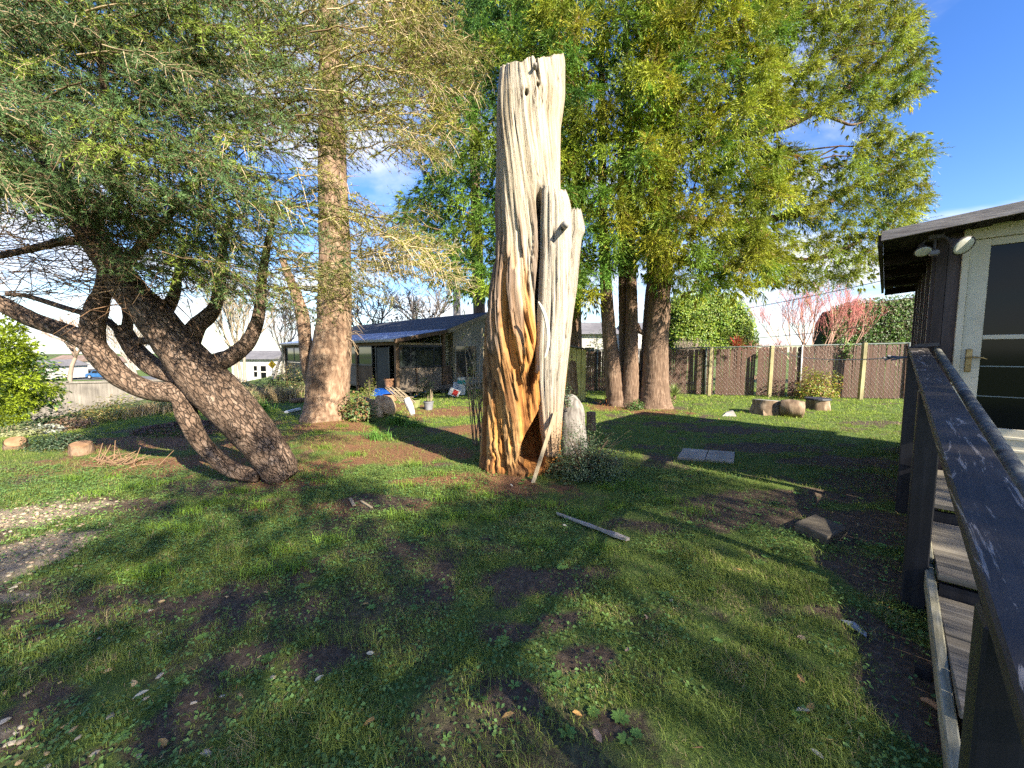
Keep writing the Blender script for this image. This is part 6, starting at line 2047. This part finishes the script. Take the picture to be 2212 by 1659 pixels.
# ---------------------------------------------------------------- far left: golden conifer, beds, plank fence
def golden():
    t = thing('golden_cypress', GT(15, 915), 'bright yellow-green cypress bush at the left edge', 'shrub')
    mm = Mass()
    for (px, py) in poisson([(-60, 700), (40, 690), (70, 760), (60, 800), (80, 830), (112, 838), (95, 862), (70, 880), (40, 905), (-60, 915)], 15, (), 4000):
        dp = rng.uniform(8.0, 9.2); c = D(px, py, dp); n = 34
        q = rand_unit(n) * rng.random((n, 1)) ** .4 * .17
        g = np.array([.34, .44, .035]) * (1 - rng.random() * .4)
        if px < 30 and py > 860: g = g * .8
        mm.add(*ropes(c + q, unit(np.array([.75, -.3, .12]) + q * 2 + rand_unit(n) * .3), 7, .10, .022, np.repeat(g[None], n, 0), spread=.5, sag=.1))
    mm.build('foliage', M_SHOOT, t, kind='stuff')
    q = MB(); b0 = GT(-10, 915); q.tube([b0, b0 + [.05, 0, .7], D(10, 720, 8.6)], [.06, .05, .02], 8); q.build('trunk', M_BARKR, t)


golden()
bush('spotted_laurel', np.array([*D(66, 840, 11.5)[:2], -.2]), 1.5, 2.1, 1.4, 1500, .15, .07, [(.20, .28, .04), (.28, .32, .05), (.05, .11, .03), (.06, .13, .03)], 'glossy laurel bush behind the bright cypress at left', stems=10, shape=.35, seed=1.)


def bedx(px, py, y):
    p = D(px, py, y); p[2] = zg(p); return p


for i, (px, y, w, h, cols, lab) in enumerate((
        (255, 10.2, 1.6, .62, [(.52, .45, .14), (.40, .42, .11), (.60, .40, .10), (.26, .32, .09)], 'yellowing leafy shrub below the plank fence'),
        (190, 10.6, 1.3, .5, [(.48, .40, .17), (.35, .37, .12), (.56, .43, .18)], 'low yellow-green bed plants left of the yellowing shrub'),
        (370, 10.4, 1.3, .42, [(.045, .09, .03), (.07, .12, .035)], 'low dark juniper left of the leaning trunk'),
        (155, 8.9, 1.0, .35, [(.26, .15, .09), (.20, .17, .08), (.34, .24, .15)], 'low rusty bed plants at the lawn edge'),
        (95, 8.4, .7, .28, [(.42, .44, .36), (.30, .34, .22), (.5, .5, .44)], 'pale silvery-leaved plant by the wire edging'),
        (40, 8.0, 1.0, .2, [(.30, .30, .15), (.22, .24, .10)], 'low pale groundcover inside the wire edging'),
        (120, 9.6, 1.6, .55, [(.05, .09, .03), (.09, .14, .05), (.035, .06, .025)], 'dark shaded bush right of the bright cypress'))):
    p = G(px, 760 + 1.55 * FPX / y); p[2] = zg(p) - .02
    bush('bed_plant', p, w, h, .9, int(900 * w), .07, .04, cols, lab, 'shrub', None, 8, seed=float(i), lump=.6)
# dry tall grass
for px, y, n, hh, lab in ((322, 9.9, 420, .42, 'tuft of tall dry straw-coloured grass left of the leaning trunk'), (575, 12.0, 500, .55, 'dry tan grass clump between the leaning trunk and porch'), (620, 12.5, 500, .6, 'tall dry brown weeds at the porch end')):
    p = G(px, 760 + 1.55 * FPX / y); a = rng.uniform(0, 6.28, n); r_ = np.abs(rng.normal(0, .28, n))
    V, T = blade_batch(p[0] + np.cos(a) * r_ * 1.7, p[1] + np.sin(a) * r_, rng.uniform(.4, 1.1, n) * hh, np.full(n, .012), n, bend=.7, lean=.6)
    t = thing('dry_grass', p, lab, 'grass', 'tufts of dry grass')
    mm = Mass(); mm.add(V, T, np.repeat(np.array([[.46, .35, .19]]) * rng.uniform(.5, 1.25, (n, 1)), 5, 0)); mm.build('blades', M_GRASS, t, kind='stuff')
bush('dark_weeds', np.array([*D(630, 850, 15.)[:2], -.1]), 2.0, 1.25, 1.0, 1500, .10, .05, [(.05, .08, .03), (.09, .12, .04), (.22, .18, .07)], 'dark tall weeds below the left end of the porch', stems=14, seed=7.)
bush('dark_weeds', np.array([*D(540, 850, 15.5)[:2], -.3]), 3.0, .8, 1.0, 1300, .09, .045, [(.16, .15, .06), (.22, .18, .09), (.10, .12, .05)], 'brownish thicket behind the leaning trunk', stems=14, seed=9.)
# plank fence at the drop
M_PLANKF = grainmat('silver_fence_plank', [(.3, (.16, .14, .12)), (.7, (.28, .25, .21))], 'z', scale=3, across=5)
fa, fb = D(60, 826, 20.5), D(520, 815, 22.0)
pf = thing('plank_fence', (fa + fb) / 2 * np.array([1, 1, 0]) + np.array([0, 0, zg((fa + fb) / 2)]), 'silver-grey plank fence at the far left beyond the lawn', 'fence')
nn = 60
for k in range(nn):
    c = fa + (fb - fa) * (k + .5) / nn; L_ = np.linalg.norm(fb - fa) / nn; d = unit(fb - fa)
    hb = max(1.5, c[2] - zg(c) + .1) / 2; q = MB(); q.box(c + np.array([0, 0, -hb + rng.normal(0, .01)]), d * L_ * .47, np.cross(d, [0, 0, 1]) * .012, (0, 0, hb)); q.build('plank', M_PLANKF, pf)
q = MB(); q.bar(fa + [0, -.05, -.06], fb + [0, -.05, -.06], .04, .10); q.build('cap_rail', M_PLANKF, pf)
# little wire edging round the bed
we = thing('wire_edging', GT(45, 915), 'low rusty wire edging along the bed below the cypress', 'edging')
M_RUSTW = plain('rusty_wire', (.32, .24, .15), .8)
e0, e1 = GT(-15, 928), GT(105, 905)
for k in range(15):
    a = e0 + (e1 - e0) * k / 14; b_ = e0 + (e1 - e0) * (k + 1) / 14; m_ = (a + b_) / 2 + np.array([0, 0, .22])
    q = MB(); q.tube([a, a * .8 + b_ * .2 + [0, 0, .17], m_, a * .2 + b_ * .8 + [0, 0, .17], b_], .006, 5); q.build('hoop', M_RUSTW, we)

# stumps and branches lying on the left lawn
M_CUT = nmat('cut_wood', [(.3, (.20, .11, .055)), (.7, (.36, .22, .12))], scale=9, rough=.9, bump=.4)
def short_log(name, base, r0, r1, h, label, tilt=(0, 0), mat=None, cut=None, group=None, cat='stump'):
    t = thing(name, base, label, cat, group)
    b0 = np.asarray(base, float); top = b0 + np.array([tilt[0], tilt[1], h])
    ax_ = unit(top - b0)
    V, F = bark_tube([b0 - ax_ * .03, b0 + (top - b0) * .35, b0 + (top - b0) * .7, top], [r0 * 1.06, r0, r1, r1], 26, .03, .010, 5, float(base[0]) * 3.1, .06, cap=False)
    mesh('bark', V, F, mat or M_BARKT, t, smooth=True)
    V, F = tube([top - ax_ * .012, top + ax_ * .006], [r1 * .97, r1 * .95], 26); mesh('cut_face', V, F, cut or M_CUT, t)
    return t


short_log('cut_stump', GT(178, 980), .13, .12, .16, 'small reddish cut stump on the left lawn', (.02, -.03))
short_log('cut_stump', GT(35, 968), .13, .12, .12, 'low pale log round at the far left of the lawn', (.06, -.05))
bush('dark_juniper', GT(130, 968), 1.1, .28, .7, 1800, .045, .018, [(.035, .07, .03), (.06, .10, .045), (.11, .15, .08)], 'low dark juniper mat beside the reddish stump', stems=6, seed=4.)
t = thing('branch_pile', GT(255, 1000), 'small pile of broken brown twigs on the left lawn', 'twigs')
S_ = []
for k in range(70):
    p = GT(255 + rng.normal(0, 26), 1000 + rng.normal(0, 6)); d = unit(np.array([rng.normal(), rng.normal() * .6, abs(rng.normal(.25, .3))])); L_ = rng.uniform(.08, .3)
    S_.append((p, p + d * L_, .008, .004, 1))
mm = Mass(); mm.add(*seg_mass(S_, (.24, .15, .09), (.24, .15, .09), 1, 4)); mm.build('twigs', M_TWIG, t, kind='stuff')
# mulch heap of bark chips behind the leaning trunk
t = thing('bark_chip_heap', GT(410, 930), 'low heap of purple-brown bark chips behind the leaning trunk', 'mulch')
n = 2600; a = rng.uniform(0, 6.28, n); r_ = np.sqrt(rng.random(n)); x = t.location[0] + np.cos(a) * r_ * 1.1 + .1; y = t.location[1] + np.sin(a) * r_ * .7
P = np.stack([x, y, zt(x, y) + .16 * (1 - r_ ** 2) + .01], 1)
mm = Mass(); mm.add(*leaves(P, unit(rand_unit(n) * .7 + np.array([0, 0, 1.])), .055, .022, np.array([[.17, .105, .085]]).repeat(n, 0), jitter=.6)); mm.build('chips', M_LITTER, t, kind='stuff')
o = mesh('white_plank', *(lambda q: (np.vstack(q.V), q.F))(MB().bar(GT(617, 893) + [0, 0, .03], GT(648, 886) + [0, 0, .04], .07, .05)), M_WHITE); tag(o, 'short white plank on the ground left of the tan trunk', 'plank')
o = mesh('dark_log', *bark_tube([GT(630, 872) + [0, 0, .08], GT(672, 868) + [0, 0, .09]], [.07, .07], 12, .05, .006, 4, 1, .03), M_BARKR, None, True); tag(o, 'dark log lying behind the short white plank', 'log')

# stumps near the fence
M_OLDW = nmat('old_log', [(.3, (.07, .045, .03)), (.5, (.20, .14, .09)), (.72, (.40, .31, .22))], scale=6, stretch=(1, 1, .5), rough=.9, bump=.7, dist=.02)
M_GREYCUT = nmat('grey_cut_face', [(.3, (.26, .24, .22)), (.7, (.42, .40, .37))], scale=8, rough=.9)
short_log('log_round', GT(1655, 893), .35, .32, .33, 'largest round log seat on the lawn before the fence', (.02, .02), M_OLDW, M_GREYCUT, 'log seats on the lawn')
short_log('log_round', GT(1765, 885), .27, .26, .27, 'log seat topped with a dark slab, before the golden shrub', (0, 0), M_OLDW, M_GREYCUT, 'log seats on the lawn')
q = MB(); p = GT(1765, 885); V, F = tube([p + [0, 0, .282], p + [0, 0, .322]], [.30, .29], 20); o = mesh('slab', V, F, plain('dark_slab', (.03, .033, .04), .5)); tag(o, 'round dark slab lying on the right-hand log seat', 'slab')
p = GT(1711, 900)
t = thing('log_chunk', p, 'short log chunk lying on its side between the two log seats', 'log', 'log seats on the lawn')
V, F = bark_tube([p + [-.18, .12, .19], p + [-.05, .0, .20], p + [.17, -.1, .18]], [.19, .21, .19], 24, .03, .014, 5, 3.3, .08); mesh('bark', V, F, M_OLDW, t, smooth=True)
p = GT(1672, 898); q = MB(); q.prism([p + [-.25, 0, 0], p + [.28, 0, 0], p + [.30, .05, .13], p + [.0, .1, .17], p + [-.22, .08, .12]], (0, .22, .02)); o = q.build('split_log', M_OLDW); tag(o, 'split log piece leaning before the largest log seat', 'log')
p = GT(1641, 893); q = MB(); q.box(p + [0, 0, .09], (.12, .02, 0), (-.02, .09, .01), (0, 0, .09), .03); o = q.build('black_pot', plain('black_plastic', (.012, .012, .014), .4)); tag(o, 'small black pot at the left foot of the largest log seat', 'pot')
p = GT(1578, 899); q = MB(); q.prism([p + [-.2, 0, .0], p + [.12, -.05, 0], p + [.1, .06, .12], p + [-.05, .1, .07]], (.05, .12, .0)); o = q.build('pale_rag', plain('pale_rag', (.42, .40, .36), .9)); tag(o, 'crumpled pale rag on the lawn left of the log seats', 'rag')
# paving slabs and the concrete block
M_PAVE = nmat('concrete_paver', [(.3, (.30, .265, .21)), (.7, (.44, .395, .32))], scale=24, rough=.9, bump=.3)
c0, cx1, cy1 = GT(1462, 993), GT(1586, 1004), GT(1475, 973)
ux = (cx1 - c0) * .5; uy = (cy1 - c0) * .5
for i in range(2):
    for j in range(2):
        c = c0 + ux * (i + .5) + uy * (j + .5); c[2] = zg(c) + .022 + rng.uniform(-.004, .004)
        q = MB(); q.box(c, ux * .485, uy * .485, (0, 0, .025), .006); o = q.build('paving_slab', M_PAVE)
        tag(o, f"grey square paving slab in the lawn, {'far' if j else 'near'} {'right' if i else 'left'} of the four", 'paver', 'paving slabs in the lawn')
M_BLOCK = nmat('mossy_concrete', [(.3, (.06, .05, .038)), (.7, (.135, .115, .085))], scale=16, rough=.95, bump=.5)
p0, p1, p2 = GT(1715, 1147), GT(1788, 1180), GT(1760, 1128)
u_ = (p1 - p0) / 2; v_ = (p2 - p0) / 2 * .95; u_[2] = v_[2] = 0
c = p0 + u_ + v_; c[2] = zg(c) + .035
q = MB(); q.box(c, u_, v_, (0, 0, .045), .01); o = q.build('concrete_block', M_BLOCK); tag(o, 'thick brown-grey concrete slab lying on bare soil near the steps', 'slab')
# scraps
for a, b_, w, lab in (((757, 1080), (765, 1095), .03, 'dark wood scrap on bare soil in front of the leaning trunk'), ((780, 1085), (803, 1100), .022, 'pale wood splinter on bare soil in front of the leaning trunk')):
    A_, B_ = GT(*a) + [0, 0, .015], GT(*b_) + [0, 0, .015]; q = MB(); q.bar(A_, B_, w, .012); o = q.build('wood_scrap', M_STAKE); tag(o, lab, 'wood scrap')
P = [GT(1140 + k * 9, 1045 + 5 * math.sin(k)) + [0, 0, .02] for k in range(-12, -2)]
A_, B_ = GT(1815, 1342) + [0, 0, .012], GT(1880, 1378) + [0, 0, .012]
q = MB(); q.prism([A_, (A_ + B_) / 2 + [.02, .03, .012], B_ + [0, .02, 0], B_ + [-.03, -.01, 0], (A_ + B_) / 2 + [-.02, -.02, .006]], (0, 0, -.004)); o = q.build('plastic_strip', plain('clear_plastic', (.30, .32, .34), .15)); tag(o, 'crumpled clear plastic strip on the bare soil by the steps', 'litter')
A_, B_ = GT(1988, 1520) + [0, 0, .02], GT(2038, 1548) + [0, 0, .02]
o = mesh('fallen_stick', *bark_tube([A_, (A_ + B_) / 2 + [0, .01, .01], B_], [.007, .011, .012], 8, .02, .002, 4, 1, .05), plain('orange_wood', (.36, .19, .09), .8), None, True); tag(o, 'orange-brown stick on soil beside the kick board', 'stick')
# fallen leaves
M_FL = [nmat('ochre_leaf', [(.3, (.38, .20, .06)), (.7, (.55, .33, .11))], scale=20, rough=.7), nmat('pale_leaf', [(.3, (.40, .36, .24)), (.7, (.55, .52, .40))], scale=20, rough=.7), nmat('brown_leaf', [(.3, (.20, .13, .09)), (.7, (.32, .23, .17))], scale=20, rough=.8)]
LM = []
for k in range(3):
    q = MB(); V = [(-1, 0, 0), (-.4, .45, .18), (.4, .42, .2), (1, 0, .05), (.4, -.42, .2), (-.4, -.45, .15), (0, 0, .02)]
    me = bpy.data.meshes.new('fallen_leaf'); me.from_pydata(V, [], [(0, 6, 1), (1, 6, 2), (2, 6, 3), (3, 6, 4), (4, 6, 5), (5, 6, 0)]); me.materials.append(M_FL[k]); LM.append(me)
FLV = [(1098, 1557, 0, 'ochre leaf near the bottom centre, left of the two'), (1247, 1553, 0, 'ochre leaf near the bottom centre, right of the two'), (352, 1615, 0, 'orange leaf beside pebbles at bottom left'), (305, 1510, 1, 'large pale leaf in clover at lower left'),
       (1765, 1640, 1, 'pinkish pale leaf at the bottom right of the lawn'), (1735, 1545, 1, 'curled pale leaf right of the centre bottom'), (1730, 1385, 2, 'brown crumpled leaf in grass right of centre'), (1355, 1412, 2, 'brown curled leaf right of the bare patch'), (800, 1570, 0, 'yellow leaf in clover left of the bottom centre'),
       (800, 1420, 1, 'small yellow leaf near the left bare patch'), (1730, 1475, 0, 'small orange leaf in the right-hand grass'), (1750, 1540, 0, 'tiny orange leaf near the curled pale leaf'), (1450, 1305, 1, 'pale leaf square in mid lawn'), (1597, 1237, 0, 'tan leaf in the grass below the paving slabs'),
       (1395, 1340, 2, 'grey-brown leaf in the middle of the lawn'), (1290, 1600, 2, 'brown leaf at the bottom centre-right'), (690, 1475, 1, 'pinkish leaf below the left bare patch'), (1105, 1052, 1, 'white scrap in front of the hollow foot, left'), (1135, 1058, 1, 'white scrap beside the leaning stake'), (790, 1312, 0, 'reddish leaf left of centre'), (1220, 1140, 1, 'pale stone-like scrap beside the jagged board')]
for px, py, k, lab in FLV:
    p = GT(px, py); o = link('fallen_leaf', LM[k]); s = rng.uniform(.018, .026) * (1.25 if py > 1500 else 1.0)
    o.location = (p[0], p[1], p[2] + .022); o.scale = (s, s, s); o.rotation_euler = (rng.normal(0, .3), rng.normal(0, .3), rng.uniform(0, 6.28))
    tag(o, lab, 'leaf', 'fallen leaves on the lawn')

# ---------------------------------------------------------------- street scene far left
M_FARW = plain('far_white_wall', (.52, .50, .46), .8)
M_FARB = plain('far_shaded_wall', (.34, .40, .48), .8)  # pale wall with bluish shade put into its colour
M_FARR = nmat('far_grey_roof', [(.3, (.12, .12, .13)), (.7, (.20, .19, .19))], scale=4, rough=.9)
M_FARR2 = nmat('far_brown_roof', [(.3, (.16, .11, .09)), (.7, (.26, .19, .15))], scale=4, rough=.9)
def far_house(px0, px1, pyb, pyw, pyr, y, label, roofm, ridge_axis='x', wins=(), depth=7., hip=.0):
    a, b_ = D(px0, pyb, y), D(px1, pyb, y); z0 = a[2] - .6; zw = D(px0, pyw, y)[2]; zr = D(px0, pyr, y)[2]
    t = thing('far_house', np.array([(a[0] + b_[0]) / 2, y, z0]), label, 'house')
    q = MB(); q.box(((a[0] + b_[0]) / 2, y + depth / 2, (z0 + zw) / 2), ((b_[0] - a[0]) / 2, 0, 0), (0, depth / 2, 0), (0, 0, (zw - z0) / 2)); q.build('wall', M_FARW, t)
    w = b_[0] - a[0]
    if ridge_axis == 'x':
        P = [(a[0] - .3, y - .4, zw), (a[0] - .3, y + depth / 2, zr), (a[0] - .3, y + depth + .4, zw)]; q = MB(); q.prism(P, (w + .6, 0, 0))
    else:
        P = [(a[0] - .4, y - .3, zw + .002), ((a[0] + b_[0]) / 2, y - .3, zr), (b_[0] + .4, y - .3, zw + .002)]; q = MB(); q.prism(P, (0, depth + .6, 0))
        g = MB(); g.prism([(a[0], y - .31, zw - .01), ((a[0] + b_[0]) / 2, y - .31, zr - .25), (b_[0], y - .31, zw - .01)], (0, -.03, 0)); g.build('gable', M_FARW, t)
    q.build('roof', roofm, t)
    for (u0, u1, v0, v1, mt) in wins:
        c = np.array([a[0] + w * (u0 + u1) / 2, y - .03, z0 + (zw - z0) * (v0 + v1) / 2]); q = MB(); q.box(c, (w * (u1 - u0) / 2, 0, 0), (0, .03, 0), (0, 0, (zw - z0) * (v1 - v0) / 2)); q.build('window', mt, t)
        q = MB(); q.box(c + np.array([0, -.02, 0]), (w * (u1 - u0) / 2 + .12, 0, 0), (0, .02, 0), (0, 0, .06)); q.build('sill', M_FARW, t)
    return t


M_CYAN = plain('cyan_door', (.08, .36, .52), .5)
far_house(104, 170, 806, 781, 767, 88, 'far white house with a blue door behind the plank fence', M_FARR2, 'x', [(.42, .54, .05, .8, M_CYAN), (.12, .28, .45, .8, M_DARKGLASS), (.66, .82, .45, .8, M_DARKGLASS)])
far_house(28, 88, 812, 792, 778, 62, 'far low white house at the left edge', M_FARR, 'y', [(.3, .6, .3, .75, M_DARKGLASS)])
far_house(184, 262, 803, 783, 770, 98, 'far cream house behind the leaning trunk limb', M_FARR2, 'x', [(.2, .35, .4, .8, M_DARKGLASS), (.6, .75, .4, .8, M_DARKGLASS)])
far_house(502, 590, 822, 776, 757, 44, 'far pale house with grey roof left of the yellow sign', M_FARR, 'x', [(.12, .40, .1, .62, M_FARB), (.55, .62, .35, .75, M_DARKGLASS), (.72, .84, .3, .75, M_DARKGLASS)])  # first panel is the garage front, its shade in the colour
far_house(590, 690, 822, 772, 752, 47, 'far white gabled house right of the yellow sign', M_FARR, 'y', [(.3, .42, .4, .75, M_DARKGLASS)])
st_ = heavy('street', np.array([[-140, 66, -3.17], [-30, 66, -3.17], [-30, 76, -3.17], [-140, 76, -3.17]]), np.array([[0, 1, 2, 3]]), nmat('asphalt', [(.3, (.10, .10, .10)), (.7, (.16, .16, .155))], scale=3, rough=.9)); tag(st_, kind='structure')
far_house(1236, 1330, 800, 722, 690, 30, 'white neighbouring house glimpsed between dead trunk and cedars', M_FARR, 'x', [(.3, .5, .3, .7, M_DARKGLASS)], 6)
far_house(1372, 1440, 800, 712, 690, 30, 'white neighbouring house glimpsed between the cedar trunks', M_FARR, 'x', [(.3, .5, .3, .7, M_DARKGLASS)], 6)


def far_car(px, py, y, L, col, label, ang=0.):
    p = D(px, py, y); mt = plain('car_paint', col, .3)
    t = thing('parked_car', p, label, 'car', 'cars parked along the far street')
    ca_, sa_ = math.cos(ang), math.sin(ang); X = np.array([ca_, sa_, 0]); Yv = np.array([-sa_, ca_, 0])
    prof = [(-.5, .18), (-.5, .42), (-.44, .52), (-.30, .55), (-.18, .82), (.20, .84), (.36, .56), (.48, .50), (.5, .40), (.5, .18)]
    q = MB(); q.prism([p + X * a * L - Yv * .85 + [0, 0, b_ * 1.75] for a, b_ in prof], Yv * 1.7); q.build('body', mt, t)
    for s0, s1 in ((-.17, .0), (.02, .24)):
        q = MB(); q.prism([p + X * (s0 - .05 * (s0 < -.1)) * L - Yv * .87 + [0, 0, .98], p + X * (s1 + .06 * (s1 > .1)) * L - Yv * .87 + [0, 0, .98], p + X * s1 * L - Yv * .87 + [0, 0, 1.38], p + X * s0 * L - Yv * .87 + [0, 0, 1.38]], Yv * .02); q.build('window', M_DARKGLASS, t)
    for s0 in (-.32, .32):
        q = MB(); c = p + X * s0 * L + [0, 0, .33]; q.tube([c - Yv * .90, c - Yv * .70], .33, 14); w_ = q.build('wheel', plain('tyre', (.015, .015, .015), .8), t)
        q = MB(); q.tube([c - Yv * .92, c - Yv * .89], .19, 12); q.build('rim', plain('rim', (.5, .5, .5), .4), w_)


far_car(128, 812.5, 76, 4.9, (.72, .72, .72), 'white car parked before the far house with a blue door')
far_car(190, 814.5, 72, 4.4, (.05, .055, .06), 'dark car parked right of the white car')
far_car(222, 817.5, 68, 4.2, (.03, .12, .30), 'blue car parked nearest the plank fence')
# yellow diamond road sign
p = D(588, 787.5, 34.0)
sgn = thing('road_sign', np.array([p[0], p[1], zg(p)]), 'yellow diamond road sign beyond the porch end', 'sign')
r_ = .36
q = MB(); q.prism([p + [0, -.02, r_], p + [r_, -.02, 0], p + [0, -.02, -r_], p + [-r_, -.02, 0]], (0, .02, 0)); q.build('plate', plain('sign_yellow', (.75, .46, .01), .5), sgn)
q = MB(); q.box(p + [-.03, -.03, .09], (.07, 0, 0), (0, .006, 0), (0, 0, .035)); q.build('symbol', plain('sign_orange', (.55, .16, .02), .5), sgn)
q = MB(); q.box(p + [.0, -.03, -.06], (.12, 0, 0), (0, .006, 0), (0, 0, .02)); q.build('symbol', plain('sign_orange', (.55, .16, .02), .5), sgn)
q = MB(); q.tube([p + [0, .03, .2], np.array([p[0], p[1] + .03, zg(p) - .3])], .03, 8); q.build('pole', M_STEELP, sgn)
# far bare trees
def ft(px, pyb, y, h, spread, lev, r0, seed, lab, c0, c1, up=.35, kids=(2, 3), n=1, lean=.0, wig=.22):
    b0 = D(px, pyb, y); S_ = []
    b0[2] -= .4
    for k in range(n):
        S_ += bare_tree(b0 + np.array([rng.normal(0, .15) * (n > 1), 0, 0]), h, spread, (rng.normal(0, .1) + lean * (k - n / 2), rng.normal(0, .1)), lev, r0, kids, up, .70, wig, seed + k)
    return twiggy('bare_tree', b0, lab, 'tree', S_, c0, c1, lev)


ft(149, 820, 38, 2.6, .55, 4, .20, 3, 'bare tree standing before the far white house at left', (.30, .22, .17), (.38, .28, .22), kids=(3, 4))
ft(512, 845, 24, 2.6, .30, 4, .10, 13, 'bare pale willow behind the right curving limb', (.33, .27, .20), (.36, .30, .21), .6, (3, 4), 3, .1)
ft(600, 830, 30, 2.9, .5, 4, .12, 23, 'bare grey tree behind the white gabled far house', (.24, .21, .19), (.30, .27, .25), .3, (3, 4), 2)
ft(300, 830, 40, 2.8, .5, 4, .16, 33, 'bare tree beyond the leaning conifer limbs', (.30, .26, .22), (.36, .32, .27), .3, (3, 4), 2)
ft(930, 800, 24, 2.2, .48, 4, .12, 53, 'bare leafless tree rising behind the porch roof', (.16, .14, .12), (.22, .19, .17), .35, (3, 4), 2)
ft(820, 800, 26, 2.3, .5, 4, .12, 63, 'second bare tree behind the porch roof, nearer the tan trunk', (.17, .15, .13), (.22, .19, .17), .35, (3, 4), 2)
P, r = pxpath([(988, 800, 21, 9), (987, 690, 21, 8), (986, 600, 21, 7), (984, 500, 21, 5)]); t = thing('grey_trunk', P[0] * [1, 1, 0], 'pale grey trunk standing behind the porch roof ridge', 'tree')
V, F = bark_tube(P, r, 14, .2, .01, 5, 4, .03); mesh('trunk', V, F, plain('pale_grey_bark', (.32, .29, .27), .9), t, smooth=True)
bush('evergreen_screen', np.array([*D(870, 800, 23)[:2], 0]), 7.0, 3.9, 2.0, 3200, .20, .10, [(.05, .075, .04), (.08, .10, .055), (.12, .11, .07)], 'loose dark evergreen shrubs behind the porch roof', 'shrub', stems=14, seed=6., shape=.4, lump=.7)
bush('olive_bush', np.array([*D(1290, 800, 20)[:2], 0]), 2.6, 2.7, 1.6, 2000, .14, .06, [(.10, .14, .05), (.16, .19, .08), (.07, .10, .04)], 'loose olive-green bush behind the yellow shed', 'shrub', stems=12, seed=8., shape=.4, lump=.7)
# overhead wires
M_CABLE = plain('black_cable', (.03, .03, .03), .6)
def cable(a, b_, sag, lab):
    t = np.linspace(0, 1, 24); P = a[None] * (1 - t[:, None]) + b_[None] * t[:, None]; P[:, 2] -= sag * 4 * t * (1 - t)
    q = MB(); q.tube(P, .009, 5); o = q.build('cable', M_CABLE); tag(o, lab, 'cable', 'overhead wires')


cable(D(1440, 690, 14.5), D(1975, 590, 9.0), .12, 'upper black wire crossing in front of the hedges')
cable(D(1440, 735, 14.6), D(1975, 690, 9.0), .16, 'lower black wire sagging above the fence')

# ---------------------------------------------------------------- unseen leafy tree, added behind the viewer to cast dappled shade
SH = np.array([math.sin(SUN_AZ), math.cos(SUN_AZ), 0.0])
shade_tree = thing('unseen_shade_tree', UV(1, 1, 0) + SH * 12.5, 'broad leafy tree behind the viewer whose dappled shade covers the lawn', 'tree')
n = 130000
u = rng.uniform(-7, 5.2, n); v = rng.uniform(-3.0, 8.0, n)
top = np.where(u < 2.1, 4.7, 3.0) + .7 * (fbm(u * .9, u * 0 + 3, 0.) - .5) * 2
soft = np.where(u < .2, 1.0, np.where(u < 2.1, 2.6, .8))
den = sstep(1, 0, (v - top) / soft) * (.62 + .38 * sstep(.42, .60, fbm(u * 1.1, v * 1.1, 6., 3)))  # crown laid out by where its shade should land on the lawn
den = den * (1 + 1.1 * sstep(.3, 1.2, u) * sstep(1.2, 1.7, v) * sstep(3.0, 2.6, v))  # leaves thickened here to weaken the railing's shadow
ok = rng.random(n) < den * .37
u, v = u[ok], v[ok]
n = len(u)
dist = 12.5 + rng.normal(0, 1.1, n)
P = np.outer(u, UV_U) + np.outer(v, UV_V) + np.outer(dist, SH)
P[:, 2] = dist * math.tan(SUN_EL)
P += rng.normal(0, .1, P.shape)
mm = Mass(); mm.add(*leaves(P, rand_unit(n), .13, .09, np.array([[.08, .13, .03]]).repeat(n, 0))); mm.build('crown', M_LEAF, shade_tree, kind='stuff')
b0 = np.array(shade_tree.location)
low = P[v < -1.0]
for k in range(3):
    q = low[rng.integers(0, len(low))]
    V, F = bark_tube([b0 + [0, 0, -.1], b0 + [.1, 0, 2.2], (b0 + [.1, 0, 3]) * .5 + q * .5, q], [.24, .12, .05, .02] if k == 0 else [.10, .08, .04, .02], 14, .2, .02, 5, k, .05)
    mesh('limb' if k else 'trunk', V, F, M_BARKT, shade_tree, smooth=True)
print('TRIS', sum(t for _, _, t in TRI), sorted(TRI, key=lambda q: -q[2])[:12])
